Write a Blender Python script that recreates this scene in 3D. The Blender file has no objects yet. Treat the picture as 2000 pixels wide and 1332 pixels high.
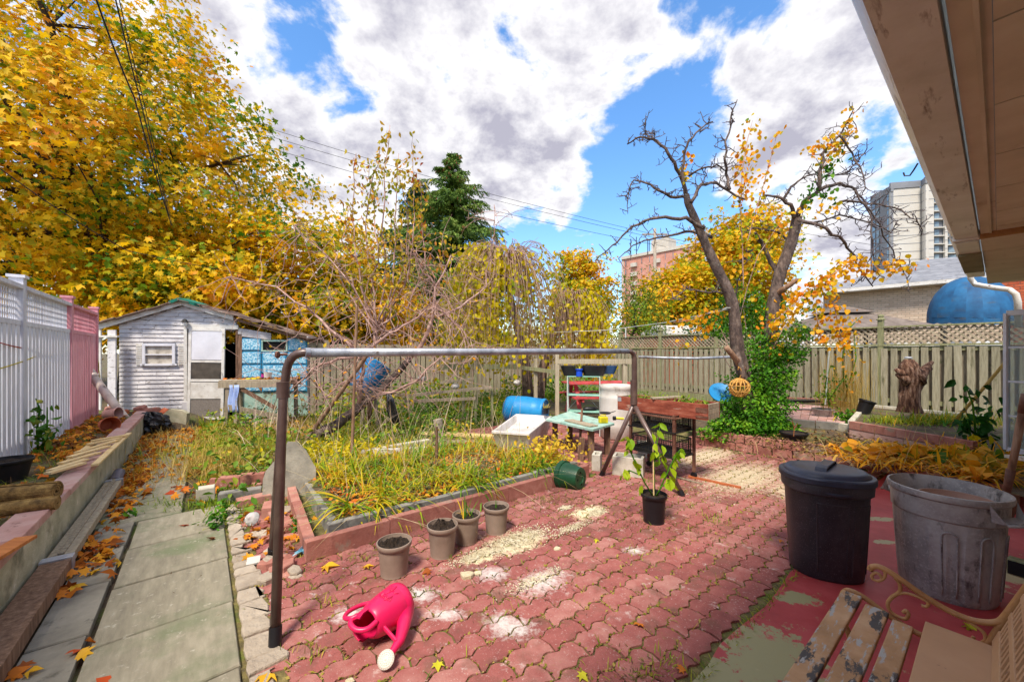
import bpy, math, random
import numpy as np
from mathutils import Vector, Matrix
R = math.radians
random.seed(7)
rng = np.random.default_rng(7)
sc = bpy.context.scene
COL = sc.collection
# ---------------------------------------------------------------- camera
F = 755.0; HZ = 690.0; HC = 1.4
cam_data = bpy.data.cameras.new('camera')
cam_data.sensor_width = 36.0
cam_data.lens = 36.0 * F / 2000.0
cam_data.shift_y = (HZ - 666.0) / 2000.0
cam_data.clip_start = 0.02
cam_data.clip_end = 1500
cam = bpy.data.objects.new('camera', cam_data)
cam.location = (0, 0, HC)
cam.rotation_euler = (R(90), 0, 0)
COL.objects.link(cam)
sc.camera = cam
# ---------------------------------------------------------------- view, sun and sky
sc.view_settings.view_transform = 'Standard'
sc.view_settings.look = 'None'
sc.view_settings.gamma = 1
sc.view_settings.use_curve_mapping = False
sc.view_settings.exposure = 2.0
SUN_EL, SUN_AZ = 57.0, 200.0            # azimuth: clockwise from +Y (the way the camera looks)
sd = Vector((math.sin(R(SUN_AZ)) * math.cos(R(SUN_EL)), math.cos(R(SUN_AZ)) * math.cos(R(SUN_EL)), math.sin(R(SUN_EL))))
sun_data = bpy.data.lights.new('sun', 'SUN')
sun_data.energy = 1.4
sun_data.angle = R(12)
sun_data.color = (1.0, 0.91, 0.78)
sun = bpy.data.objects.new('sun', sun_data)
sun.rotation_euler = sd.to_track_quat('Z', 'Y').to_euler()
sun.location = (0, 0, 30)
COL.objects.link(sun)
world = bpy.data.worlds.new('World')
sc.world = world
world.use_nodes = True
def N(nt, typ, **kw):
 n = nt.nodes.new(typ)
 ins = kw.pop('ins', {})
 for k, v in kw.items(): setattr(n, k, v)
 for k, v in ins.items(): n.inputs[k].default_value = v
 return n
def dirpix(px, py):
 return Vector(((px - 1000) / F, 1, (HZ - py) / F)).normalized()
def build_world():
 nt = world.node_tree
 nt.nodes.clear()
 L = nt.links.new
 out = N(nt, 'ShaderNodeOutputWorld')
 bg = N(nt, 'ShaderNodeBackground', ins={'Strength': 0.081})
 sky = N(nt, 'ShaderNodeTexSky', sky_type='NISHITA', sun_disc=False, sun_elevation=R(SUN_EL), sun_rotation=R(SUN_AZ),
   air_density=1.0, dust_density=0.6, ozone_density=2.2)
 hs = N(nt, 'ShaderNodeHueSaturation', ins={'Saturation': 1.22, 'Value': 1.0})
 L(sky.outputs[0], hs.inputs['Color'])
 tc = N(nt, 'ShaderNodeTexCoord')
 sep = N(nt, 'ShaderNodeSeparateXYZ'); L(tc.outputs['Generated'], sep.inputs[0])
 def math_(op, a, b=None, c=None, clamp=False):
  n = N(nt, 'ShaderNodeMath', operation=op, use_clamp=clamp)
  for i, x in enumerate((a, b, c)):
   if x is None: continue
   if isinstance(x, (int, float)): n.inputs[i].default_value = x
   else: L(x, n.inputs[i])
  return n.outputs[0]
 den = math_('ADD', math_('MAXIMUM', sep.outputs[2], 0.0), 0.35)
 cx = math_('DIVIDE', sep.outputs[0], den); cy = math_('DIVIDE', sep.outputs[1], den)
 cmb = N(nt, 'ShaderNodeCombineXYZ'); L(cx, cmb.inputs[0]); L(cy, cmb.inputs[1])
 mp = N(nt, 'ShaderNodeMapping'); mp.inputs['Location'].default_value = (3.1, 7.7, 0.4); L(cmb.outputs[0], mp.inputs[0])
 n1 = N(nt, 'ShaderNodeTexNoise', ins={'Scale': 4.2, 'Detail': 10.0, 'Roughness': 0.57, 'Distortion': 0.25}); L(mp.outputs[0], n1.inputs['Vector'])
 n2 = N(nt, 'ShaderNodeTexNoise', ins={'Scale': 7.0, 'Detail': 8.0, 'Roughness': 0.6}); L(mp.outputs[0], n2.inputs['Vector'])
 dens = n1.outputs['Fac']
 for px, py, k, w in ((585, 75, 160, -.16), (400, 30, 60, .03), (760, 200, 18, .08), (1010, 110, 30, .08), (900, 60, 30, .04), (470, 110, 120, -.10), (430, 20, 200, .06), (660, 30, 200, .04),
                         (1050, 345, 90, .17), (960, 400, 200, .06), (1385, 130, 110, -.14), (1230, 215, 170, -.14), (1290, 300, 170, -.07), (1010, 60, 300, -.07), (870, 140, 500, -.06),
                         (1450, 40, 60, .03), (1560, 200, 30, .10), (1740, 150, 16, .05), (1480, 60, 200, -.06), (1600, 110, 90, .04), (1755, 345, 220, -.08), (1100, 480, 22, -.20), (1180, 420, 60, -.10),
                         (1400, 520, 50, -.08), (620, 420, 70, .02), (1150, 60, 160, -.02), (470, 190, 150, .08), (1270, 290, 250, .08), (1110, 420, 900, .12), (1450, 110, 200, .06), (1180, 205, 500, .10),
                         (430, 60, 200, .05), (1590, 580, 90, .15), (560, 370, 80, .12)):
  d = dirpix(px, py)
  vm = N(nt, 'ShaderNodeVectorMath', operation='DOT_PRODUCT'); L(tc.outputs['Generated'], vm.inputs[0]); vm.inputs[1].default_value = d
  p = math_('POWER', math_('MAXIMUM', vm.outputs['Value'], 0.0), float(k))
  dens = math_('MULTIPLY_ADD', p, w, dens)
 dens = math_('ADD', dens, math_('MULTIPLY_ADD', n2.outputs['Fac'], .46, -.23))
 mr = N(nt, 'ShaderNodeMapRange', interpolation_type='SMOOTHSTEP', ins={'From Min': 0.43, 'From Max': 0.56}); L(dens, mr.inputs['Value'])
 mr2 = N(nt, 'ShaderNodeMapRange', ins={'From Min': 0.55, 'From Max': 0.95}); L(math_('ADD', dens, math_('MULTIPLY', n2.outputs['Fac'], 0.35)), mr2.inputs['Value'])
 mr2.inputs['From Min'].default_value = 0.72; mr2.inputs['From Max'].default_value = 0.95
 cc = N(nt, 'ShaderNodeMix', data_type='RGBA'); L(mr2.outputs[0], cc.inputs['Factor'])
 cc.inputs[6].default_value = (3.5, 3.45, 3.5, 1); cc.inputs[7].default_value = (1.65, 1.62, 1.95, 1)
 mx = N(nt, 'ShaderNodeMix', data_type='RGBA'); L(mr.outputs[0], mx.inputs['Factor']); L(hs.outputs[0], mx.inputs[6]); L(cc.outputs[2], mx.inputs[7])
 L(mx.outputs[2], bg.inputs['Color']); L(bg.outputs[0], out.inputs[0])
build_world()
# ---------------------------------------------------------------- coordinates
GA = math.atan2(.622, .783)              # the yard's own axes: v along the house, u away from it
def W(u, v, z=0.0): return Vector((-.622 * u + .783 * v, .783 * u + .622 * v, z))
def UV(p): return (-.622 * p[0] + .783 * p[1], .783 * p[0] + .622 * p[1])
def G(px, py, z=0.0):
 Y = (HC - z) * F / (py - HZ)
 return Vector(((px - 1000) / F * Y, Y, z))
def PD(px, py, Y): return Vector(((px - 1000) / F * Y, Y, HC - (py - HZ) / F * Y))
# ---------------------------------------------------------------- mesh helpers
class MB:
 def __init__(s): s.v = []; s.f = []
 def add(s, vs, fs):
  o = len(s.v); s.v += [tuple(p) for p in vs]; s.f += [tuple(i + o for i in f) for f in fs]; return s
 def box(s, c, d, rz=0, M=None):
  x, y, z = d[0] / 2, d[1] / 2, d[2] / 2
  vs = [Vector(p) for p in ((-x,-y,-z),(x,-y,-z),(x,y,-z),(-x,y,-z),(-x,-y,z),(x,-y,z),(x,y,z),(-x,y,z))]
  if M is not None: vs = [M @ p for p in vs]
  elif rz: m = Matrix.Rotation(rz, 3, 'Z'); vs = [m @ p for p in vs]
  return s.add([p + Vector(c) for p in vs], ((0,3,2,1),(4,5,6,7),(0,1,5,4),(1,2,6,5),(2,3,7,6),(3,0,4,7)))
 def beam(s, p, q, w, h, up=(0, 0, 1)):
  p = Vector(p); q = Vector(q); d = (q - p); l = d.length; d.normalize()
  up = Vector(up)
  if abs(d.dot(up)) > .98: up = Vector((0, 1, 0))
  a = d.cross(up).normalized(); b = a.cross(d).normalized()
  M = Matrix((a, d, b)).transposed()
  return s.box((p + q) / 2, (w, l, h), M=M)
 def tube(s, pts, rad, n=8, cap=True):
  pts = [Vector(p) for p in pts]
  if isinstance(rad, (int, float)): rad = [rad] * len(pts)
  o = len(s.v); m = len(pts)
  ref = None
  for i, p in enumerate(pts):
   d = (pts[min(i + 1, m - 1)] - pts[max(i - 1, 0)])
   if d.length < 1e-9: d = Vector((0, 0, 1))
   d.normalize()
   if ref is None:
    ref = d.orthogonal().normalized()
   ref = (ref - d * ref.dot(d))
   if ref.length < 1e-6: ref = d.orthogonal()
   ref.normalize(); b = d.cross(ref)
   for k in range(n):
    t = 2 * math.pi * k / n
    s.v.append(tuple(p + (ref * math.cos(t) + b * math.sin(t)) * rad[i]))
  for i in range(m - 1):
   for k in range(n):
    a = o + i * n + k; c = o + i * n + (k + 1) % n
    s.f.append((a, c, c + n, a + n))
  if cap:
   s.f.append(tuple(o + k for k in reversed(range(n)))); s.f.append(tuple(o + (m - 1) * n + k for k in range(n)))
  return s
 def lathe(s, prof, c=(0, 0, 0), n=24, sx=1, sy=1, M=None, wob=0, close=False):
  o = len(s.v); m = len(prof)
  for r, z in prof:
   for k in range(n):
    t = 2 * math.pi * k / n
    p = Vector((r * math.cos(t) * sx, r * math.sin(t) * sy, z))
    if M is not None: p = M @ p
    s.v.append(tuple(p + Vector(c)))
  for i in range(m - 1):
   for k in range(n):
    a = o + i * n + k; d = o + i * n + (k + 1) % n
    s.f.append((a, d, d + n, a + n))
  if prof[0][0] > 0 : s.f.append(tuple(o + k for k in reversed(range(n))))
  if prof[-1][0] > 0 : s.f.append(tuple(o + (m - 1) * n + k for k in range(n)))
  return s
 def prism(s, poly, z0, z1, cham=0, M=None):
  n = len(poly); o = len(s.v)
  cx = sum(p[0] for p in poly) / n; cy = sum(p[1] for p in poly) / n
  rings = [(1, z0), (1, z1)] if not cham else [(1, z0), (1, z1 - cham), (None, z1)]
  for k, z in rings:
   for x, y in poly:
    if k is None:
     d = Vector((x - cx, y - cy)); l = d.length or 1; d *= max(0, (l - cham)) / l
     p = Vector((cx + d.x, cy + d.y, z))
    else: p = Vector((x, y, z))
    if M is not None: p = M @ p
    s.v.append(tuple(p))
  r = len(rings)
  for j in range(r - 1):
   for i in range(n):
    a = o + j * n + i; b = o + j * n + (i + 1) % n
    s.f.append((a, b, b + n, a + n))
  s.f.append(tuple(o + i for i in reversed(range(n)))); s.f.append(tuple(o + (r - 1) * n + i for i in range(n)))
  return s
 def quad(s, a, b, c, d): return s.add([a, b, c, d], [(0, 1, 2, 3)])
 def mesh(s, name, mat=None, smooth=False):
  me = bpy.data.meshes.new(name); me.from_pydata(s.v, [], s.f); me.update()
  if smooth: me.shade_smooth()
  if mat: me.materials.append(mat)
  return me
 def build(s, name, mat=None, parent=None, smooth=False, world=False, bevel=0, kind=None, seg=2, auto=None):
  if world and parent is not None:
   Mi = base_matrix(parent).inverted(); s.v = [tuple(Mi @ Vector(p)) for p in s.v]
  me = s.mesh(name, mat, smooth)
  o = bpy.data.objects.new(name, me); COL.objects.link(o)
  if parent is not None: o.parent = parent
  if bevel:
   b = o.modifiers.new('b', 'BEVEL'); b.width = bevel; b.segments = seg; b.limit_method = 'ANGLE'; b.angle_limit = R(35)
  if auto: me.set_sharp_from_angle(angle=R(auto))
  if kind: o['kind'] = kind
  return o
def base_matrix(o):
 m = Matrix.Translation(o.location) @ o.rotation_euler.to_matrix().to_4x4()
 return base_matrix(o.parent) @ m if o.parent else m
def thing(name, label, cat, loc=(0, 0, 0), rz=0.0, group=None, kind=None):
 o = bpy.data.objects.new(name, None); o.empty_display_size = .1; COL.objects.link(o)
 o.location = loc; o.rotation_euler = (0, 0, rz)
 o['label'] = label; o['category'] = cat
 if group: o['group'] = group
 if kind: o['kind'] = kind
 return o
def tag(o, label, cat, group=None, kind=None):
 if label: o['label'] = label
 if cat: o['category'] = cat
 if group: o['group'] = group
 if kind: o['kind'] = kind
 return o
def inst(name, me, parent=None, loc=(0, 0, 0), rot=(0, 0, 0), scale=None):
 o = bpy.data.objects.new(name, me); COL.objects.link(o)
 if parent is not None: o.parent = parent
 o.location = loc; o.rotation_euler = rot
 if scale: o.scale = scale
 return o
def dup(root, loc, rz=0.0, label=None, group=None, scale=None):
 kids = {}
 for o in bpy.data.objects:
  if o.parent is not None: kids.setdefault(o.parent.name, []).append(o)
 def cp(o, par):
  c = o.copy(); COL.objects.link(c)
  if par is not None: c.parent = par
  for ch in kids.get(o.name, ()): cp(ch, c)
  return c
 r = cp(root, None); r.location = loc; r.rotation_euler = (0, 0, rz)
 if label: r['label'] = label
 if group: r['group'] = group
 if scale: r.scale = (scale,) * 3
 return r
def struct(o, kind='structure'): o['kind'] = kind; return o
def rand_basis(nrm, n):
 """orthonormal frames with z = nrm (n,3), random spin"""
 nrm = nrm / np.maximum(np.linalg.norm(nrm, axis=1, keepdims=True), 1e-6)
 a = rng.normal(size=(n, 3)); a -= nrm * np.sum(a * nrm, axis=1, keepdims=True)
 a /= np.maximum(np.linalg.norm(a, axis=1, keepdims=True), 1e-6)
 b = np.cross(nrm, a)
 return a, b, nrm
def np_mesh(name, verts, nper, polys, mat, smooth=False):
 """verts (n*nper,3); polys: list of index tuples inside one item"""
 n = len(verts) // nper
 me = bpy.data.meshes.new(name)
 me.vertices.add(len(verts)); me.vertices.foreach_set('co', np.ascontiguousarray(verts, dtype=np.float32).ravel())
 base = (np.arange(n) * nper)[:, None]
 flat = np.concatenate([np.array(p) for p in polys])
 loops = (base + flat[None, :]).ravel()
 sizes = np.tile(np.array([len(p) for p in polys]), n)
 starts = np.concatenate([[0], np.cumsum(sizes)[:-1]])
 me.loops.add(len(loops)); me.loops.foreach_set('vertex_index', loops.astype(np.int32))
 me.polygons.add(len(sizes)); me.polygons.foreach_set('loop_start', starts.astype(np.int32)); me.polygons.foreach_set('loop_total', sizes.astype(np.int32))
 if smooth: me.polygons.foreach_set('use_smooth', np.ones(len(sizes), dtype=bool))
 me.update(calc_edges=True)
 me.materials.append(mat)
 return me
MAPLE = [(0,-.5,0),(.12,-.18,.02),(.42,-.3,-.05),(.34,-.04,.03),(.55,.16,-.06),(.26,.16,.03),(.0,.62,-.08),(-.26,.16,.03),(-.55,.16,-.06),(-.34,-.04,.03),(-.42,-.3,-.05),(-.12,-.18,.02)]
OVATE = [(0,-.5,0),(.24,-.22,.05),(.27,.1,.06),(0,.55,-.05),(-.27,.1,.06),(-.24,-.22,.05)]
ROUND = [(0,-.42,0),(.32,-.3,.04),(.42,.05,.06),(.2,.38,0),(0,.52,-.05),(-.2,.38,0),(-.42,.05,.06),(-.32,-.3,.04)]
NEEDLE = [(0,-.5,0),(.07,0,.01),(0,.5,0),(-.07,0,.01)]
def leaf_mesh(name, pos, nrm, size, shape, mat, curl=1.0, axis=None):
 n = len(pos); S = np.array(shape, dtype=float)
 a, b, c = rand_basis(nrm, n)
 if axis is not None:                      # leaf length (shape y) along the axis
  b = axis / np.maximum(np.linalg.norm(axis, axis=1, keepdims=True), 1e-6)
  a = np.cross(b, nrm); a /= np.maximum(np.linalg.norm(a, axis=1, keepdims=True), 1e-6); c = np.cross(a, b)
 sz = np.asarray(size).reshape(-1, 1, 1) * np.ones((n, 1, 1))
 cz = rng.uniform(.2, 2.2, size=(n, 1, 1)) * curl
 v = (a[:, None, :] * S[None, :, 0:1] + b[:, None, :] * S[None, :, 1:2] + c[:, None, :] * S[None, :, 2:3] * cz) * sz + pos[:, None, :]
 if len(S) == 6: polys = [(0, 1, 2, 3), (0, 3, 4, 5)]
 elif len(S) == 12: polys = [(0,1,2,3,4,5,6), (0,6,7,8,9,10,11)]
 elif len(S) == 8: polys = [(0,1,2,3,4), (0,4,5,6,7)]
 else: polys = [tuple(range(len(S)))]
 return np_mesh(name, v.reshape(-1, 3), len(S), polys, mat)
def blade_mesh(name, base, dirs, length, width, droop, mat, seg=4):
 """arching strips: base (n,3), dirs (n,3) start direction, length/width/droop (n,)"""
 n = len(base)
 d = dirs / np.linalg.norm(dirs, axis=1, keepdims=True)
 side = np.cross(d, np.array([0, 0, 1.0])); side /= np.maximum(np.linalg.norm(side, axis=1, keepdims=True), 1e-6)
 out = d.copy(); out[:, 2] = 0
 rows = []
 p = base.copy(); dd = d.copy()
 for i in range(seg + 1):
  t = i / seg
  w = width * (0.55 + 0.9 * t - 1.42 * t * t) if i < seg else width * .03
  rows += [p - side * w[:, None], p + side * w[:, None]]
  step = (length / seg)[:, None]
  p = p + dd * step
  dd = dd.copy(); dd[:, 2] -= droop / seg
  dd /= np.linalg.norm(dd, axis=1, keepdims=True)
 v = np.stack(rows, axis=1)
 polys = [(2*i, 2*i+1, 2*i+3, 2*i+2) for i in range(seg)]
 return np_mesh(name, v.reshape(-1, 3), 2 * (seg + 1), polys, mat, smooth=False)
def link(name, me, parent=None, kind=None):
 o = bpy.data.objects.new(name, me); COL.objects.link(o)
 if parent is not None: o.parent = parent
 if kind: o['kind'] = kind
 return o
def link2(name, me):
 t = bpy.data.objects.new(name, None); COL.objects.link(t); o = link('foliage', me, t, kind='stuff'); return t
def jig(a, s): return a + rng.normal(size=a.shape) * s
# ---------------------------------------------------------------- materials
def ramp(nt, stops, interp='LINEAR'):
 r = N(nt, 'ShaderNodeValToRGB'); r.color_ramp.interpolation = interp
 e = r.color_ramp.elements
 while len(e) > 1: e.remove(e[-1])
 e[0].position = stops[0][0]; e[0].color = (*stops[0][1], 1)
 for p, c in stops[1:]:
  k = e.new(p); k.color = (*c, 1)
 return r
def hexc(h):
 h = h.lstrip('#'); c = [int(h[i:i+2], 16) / 255 for i in (0, 2, 4)]
 return tuple(x / 12.92 if x <= .04045 else ((x + .055) / 1.055) ** 2.4 for x in c)
def C(c, k=1.0):
 c = hexc(c) if isinstance(c, str) else c
 return tuple(min(1, x * k) for x in c)
def pm(name, cols, scale=8, rough=.75, bump=.3, bscale=40, stretch=(1, 1, 1), island=0.0, objrand=0.0, metal=0.0, spec=.4,
       spots=None, spots2=None, coord='Object', contrast=(.32, .68), detail=6, bdist=.01, trans=0.0, dist=0.0):
 """noise-driven colours; spots = (colour, scale, threshold, softness[, stretch])"""
 m = bpy.data.materials.new(name); m.use_nodes = True
 nt = m.node_tree; nt.nodes.clear(); L = nt.links.new
 out = N(nt, 'ShaderNodeOutputMaterial'); b = N(nt, 'ShaderNodeBsdfPrincipled')
 b.inputs['Roughness'].default_value = rough; b.inputs['Metallic'].default_value = metal; b.inputs['Specular IOR Level'].default_value = spec
 tc = N(nt, 'ShaderNodeTexCoord'); mp = N(nt, 'ShaderNodeMapping'); mp.inputs['Scale'].default_value = stretch
 oi = N(nt, 'ShaderNodeObjectInfo'); ge = N(nt, 'ShaderNodeNewGeometry')
 src = tc.outputs['Object'] if coord == 'Object' else ge.outputs['Position']
 add = N(nt, 'ShaderNodeVectorMath', operation='MULTIPLY_ADD'); 
 cmb = N(nt, 'ShaderNodeCombineXYZ')
 if coord == 'Object':
  sm = N(nt, 'ShaderNodeMath', operation='ADD'); L(oi.outputs['Random'], sm.inputs[0]); L(ge.outputs['Random Per Island'], sm.inputs[1])
  L(sm.outputs[0], cmb.inputs[0]); L(oi.outputs['Random'], cmb.inputs[1]); L(ge.outputs['Random Per Island'], cmb.inputs[2])
 L(cmb.outputs[0], add.inputs[0]); add.inputs[1].default_value = (37, 23, 31); L(src, add.inputs[2])
 L(add.outputs[0], mp.inputs[0])
 no = N(nt, 'ShaderNodeTexNoise', ins={'Scale': scale, 'Detail': detail, 'Roughness': .62, 'Distortion': dist}); L(mp.outputs[0], no.inputs['Vector'])
 mr = N(nt, 'ShaderNodeMapRange', ins={'From Min': contrast[0], 'From Max': contrast[1]}); L(no.outputs['Fac'], mr.inputs['Value'])
 fac = mr.outputs[0]
 if island or objrand:
  r = N(nt, 'ShaderNodeMath', operation='ADD'); L(oi.outputs['Random'], r.inputs[0]); L(ge.outputs['Random Per Island'], r.inputs[1])
  fr = N(nt, 'ShaderNodeMath', operation='FRACT'); L(r.outputs[0], fr.inputs[0])
  mi = N(nt, 'ShaderNodeMix'); mi.inputs['Factor'].default_value = max(island, objrand)
  L(fac, mi.inputs[2]); L(fr.outputs[0], mi.inputs[3]); fac = mi.outputs[0]
 k = len(cols)
 rp = ramp(nt, [(i / max(1, k - 1), C(c)) for i, c in enumerate(cols)]); L(fac, rp.inputs[0])
 col = rp.outputs[0]
 for sp in (spots, spots2):
  if not sp: continue
  mp2 = N(nt, 'ShaderNodeMapping'); mp2.inputs['Scale'].default_value = sp[4] if len(sp) > 4 else (1, 1, 1); L(add.outputs[0], mp2.inputs[0])
  n2 = N(nt, 'ShaderNodeTexNoise', ins={'Scale': sp[1], 'Detail': 8, 'Roughness': .65}); L(mp2.outputs[0], n2.inputs['Vector'])
  m2 = N(nt, 'ShaderNodeMapRange', ins={'From Min': sp[2], 'From Max': sp[2] + sp[3]}); L(n2.outputs['Fac'], m2.inputs['Value'])
  x = N(nt, 'ShaderNodeMix', data_type='RGBA'); L(m2.outputs[0], x.inputs['Factor']); L(col, x.inputs[6]); x.inputs[7].default_value = (*C(sp[0]), 1)
  col = x.outputs[2]
 L(col, b.inputs['Base Color'])
 if bump:
  n3 = N(nt, 'ShaderNodeTexNoise', ins={'Scale': bscale, 'Detail': 5, 'Roughness': .6}); L(mp.outputs[0], n3.inputs['Vector'])
  bp = N(nt, 'ShaderNodeBump', ins={'Strength': bump, 'Distance': bdist}); L(n3.outputs['Fac'], bp.inputs['Height']); L(bp.outputs[0], b.inputs['Normal'])
 L(b.outputs[0], out.inputs[0])
 m['_'] = 1
 return m
def leafmat(name, cols, zone=.35, zscale=.5, trans=.35, rough=.55, w=None):
 """each leaf its own colour; a slow noise shifts whole boughs along the ramp"""
 m = bpy.data.materials.new(name); m.use_nodes = True
 nt = m.node_tree; nt.nodes.clear(); L = nt.links.new
 out = N(nt, 'ShaderNodeOutputMaterial')
 ge = N(nt, 'ShaderNodeNewGeometry'); no = N(nt, 'ShaderNodeTexNoise', ins={'Scale': zscale, 'Detail': 3, 'Roughness': .55}); L(ge.outputs['Position'], no.inputs['Vector'])
 mr = N(nt, 'ShaderNodeMapRange', ins={'From Min': .33, 'From Max': .67}); L(no.outputs['Fac'], mr.inputs['Value'])
 mi = N(nt, 'ShaderNodeMix'); mi.inputs['Factor'].default_value = zone
 L(ge.outputs['Random Per Island'], mi.inputs[2]); L(mr.outputs[0], mi.inputs[3])
 k = len(cols); rp = ramp(nt, [(.12 + .76 * i / max(1, k - 1), C(c)) for i, c in enumerate(cols)]); L(mi.outputs[0], rp.inputs[0])
 b = N(nt, 'ShaderNodeBsdfPrincipled'); b.inputs['Roughness'].default_value = rough; b.inputs['Specular IOR Level'].default_value = .25
 t = N(nt, 'ShaderNodeBsdfTranslucent'); ms = N(nt, 'ShaderNodeMixShader'); ms.inputs[0].default_value = trans
 L(rp.outputs[0], b.inputs['Base Color']); L(rp.outputs[0], t.inputs['Color'])
 L(b.outputs[0], ms.inputs[1]); L(t.outputs[0], ms.inputs[2]); L(ms.outputs[0], out.inputs[0])
 return m
M = {}
M['soil'] = pm('garden_soil', ['#3a2f25', '#5a4a38', '#6f6048'], 3, .95, .8, 30, coord='W', spots=('#5d6a2c', 2.2, .5, .15), spots2=('#8a7a58', 9, .6, .1), bdist=.03)
M['soil_pot'] = pm('potting_soil', ['#1c140f', '#32251b', '#4a3a2a'], 60, .95, 1.0, 120, bdist=.02)
M['joint'] = pm('joint_fill', ['#4d4331', '#6b6038', '#8c7d4c'], 14, .95, .8, 60, coord='W', spots=('#5c6a22', 5, .5, .12), bdist=.02)
M['slab'] = pm('weathered_slab', ['#7c7564', '#928a76', '#a69d88'], 5, .95, 1.0, 110, (5, 1, 1), objrand=.3, spots=('#6f7858', 1.7, .50, .16), spots2=('#b4ad9c', 24, .60, .1), bdist=.006)
M['slab_old'] = pm('old_slab', ['#6e675c', '#868072', '#9c9486'], 5, .92, .6, 60, objrand=.3, spots=('#565247', 9, .6, .1), bdist=.006)
M['concrete'] = pm('concrete', ['#7c776b', '#9a9485', '#b3ab99'], 5, .9, .6, 60, spots=('#5d5a4c', 4, .6, .15), bdist=.006)
M['concrete_wall'] = pm('wall_concrete', ['#8d8a70', '#a8a288', '#bdb59c'], 4, .9, .7, 35, spots=('#6a6650', 3, .55, .15), spots2=('#cfc8b6', 8, .63, .06), bdist=.01)
M['pink_cap'] = pm('faded_pink_paint', ['#a47468', '#b88e84', '#c4a69c'], 4, .85, .5, 50, spots=('#a59a86', 6, .58, .08), spots2=('#7c5a4e', 14, .62, .08), objrand=.2, bdist=.005)
M['pink_block'] = pm('pink_concrete_block', ['#8a5448', '#a66e60', '#bc8c7c'], 8, .92, .7, 70, island=.4, spots=('#8b8574', 3, .58, .1), spots2=('#d9c3b4', 30, .66, .05), bdist=.006)
M['grey_kerb'] = pm('grey_kerb', ['#6c6a62', '#85817a', '#9c988c'], 7, .92, .7, 60, island=.3, spots=('#7a6a5a', 4, .6, .1), bdist=.006)
M['cream_block'] = pm('grey_block', ['#a39c8c', '#bdb6a5', '#cfc8b8'], 8, .9, .6, 80, bdist=.006)
M['path_cobble'] = pm('broken_mortar', ['#8e8070', '#a89a88', '#bcae9c'], 6, .92, .9, 30, island=.4, bdist=.02)
M['leaf_maple'] = leafmat('maple_leaf', ['#3c6a10', '#749212', '#d4b416', '#f0c41a', '#eeb414', '#dc8c14'], .5, .38, .42)
M['leaf_maple2'] = leafmat('far_maple_leaf', ['#6c9414', '#a8ac14', '#dcb818', '#eab214', '#e29412'], .4, .3, .38)
M['leaf_yellow'] = leafmat('yellow_leaf', ['#8a9a10', '#c2b40e', '#d8c010', '#e6cf18'], .4, .8, .42)
M['leaf_pear'] = leafmat('pear_leaf', ['#6c8c18', '#c8b018', '#ecbc1c', '#eca81a', '#dc8014'], .35, 1.2, .38)
M['leaf_pearbright'] = leafmat('pear_bright_leaf', ['#c0a818', '#ecb81a', '#f0a81a', '#e07c14'], .3, 2, .38)
M['leaf_shoot'] = leafmat('young_tree_leaf', ['#6f8420', '#b0a428', '#c8b030', '#d09a28', '#b8502a'], .45, 1.1, .38)
M['leaf_green'] = leafmat('green_leaf', ['#1e4a0c', '#35680e', '#4d8214', '#6c9a1c'], .3, 2.5, .3)
M['leaf_bush'] = leafmat('hedge_leaf', ['#35500f', '#54701a', '#6d8a1e', '#8a9a20'], .4, .8, .3)
M['leaf_dark'] = leafmat('dark_leaf', ['#153c10', '#235414', '#2f6a1a'], .3, 2, .25)
M['needle'] = leafmat('spruce_needle', ['#335420', '#54762e', '#74923e', '#94a048'], .5, .8, .12)
M['needle_dark'] = leafmat('dark_needle', ['#1c3a1c', '#2c4e28', '#3e6232'], .5, .5, .1)
M['cone'] = pm('spruce_cone', ['#7a4a2a', '#96603a'], 30, .8, .3)
M['grass'] = leafmat('weed_grass', ['#3f6412', '#6a8418', '#9aa024', '#c2b438'], .5, 1.2, .3)
M['drygrass'] = leafmat('dry_grass', ['#8a7a3a', '#b59a48', '#cdb568', '#b8842e'], .4, 1.5, .3)
M['daylily'] = leafmat('daylily_leaf', ['#3c7a14', '#6c9418', '#a0a81c', '#d0b420', '#d09024'], .5, 2.2, .3)
M['hosta'] = leafmat('hosta_leaf', ['#7a8a1c', '#dcae24', '#f0b41c', '#e8981c', '#e8c460'], .3, 1.4, .45)
M['litter'] = leafmat('leaf_litter', ['#6a3a14', '#a85a14', '#d0801a', '#dca028', '#c8501a'], .3, 1.2, .15, .7)
M['litter_y'] = leafmat('yellow_litter', ['#b0a020', '#d8a81c', '#d08018', '#a05a1c'], .3, 1.2, .15, .7)
M['debris'] = leafmat('brown_debris', ['#3c2c1c', '#5c452c', '#7a5c38', '#8a7a3a'], .3, 3, .05, .9)
M['straw'] = leafmat('straw', ['#a08a5a', '#c0a878', '#d8c8a0'], .3, 2, .15, .8)
M['bark_dark'] = pm('maple_bark', ['#1e1712', '#3a2c20', '#52402e'], 7, .9, .8, 30, (3, 3, .6), bdist=.03)
M['bark_grey'] = pm('pear_bark', ['#3a302c', '#5c4c44', '#7e6c60'], 16, .9, 1.0, 45, (1, 1, .45), spots=('#8a8474', 12, .6, .1), bdist=.02)
M['twig_blue'] = pm('grey_twig', ['#3c3638', '#5a5052', '#72686a'], 12, .85, .2)
M['twig_pink'] = pm('tan_twig', ['#7e5e54', '#a88478', '#c4a698'], 9, .85, .2)
M['twig_weep'] = pm('weeping_twig', ['#7a5a44', '#a08068', '#b89c88'], 6, .85, .2)
M['wood_grey'] = pm('weathered_wood', ['#6e6353', '#988a74', '#b4a68c'], 5, .88, .5, 14, (9, 9, .8), objrand=.3, spots=('#5c6440', 2.5, .6, .12), bdist=.006)
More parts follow.
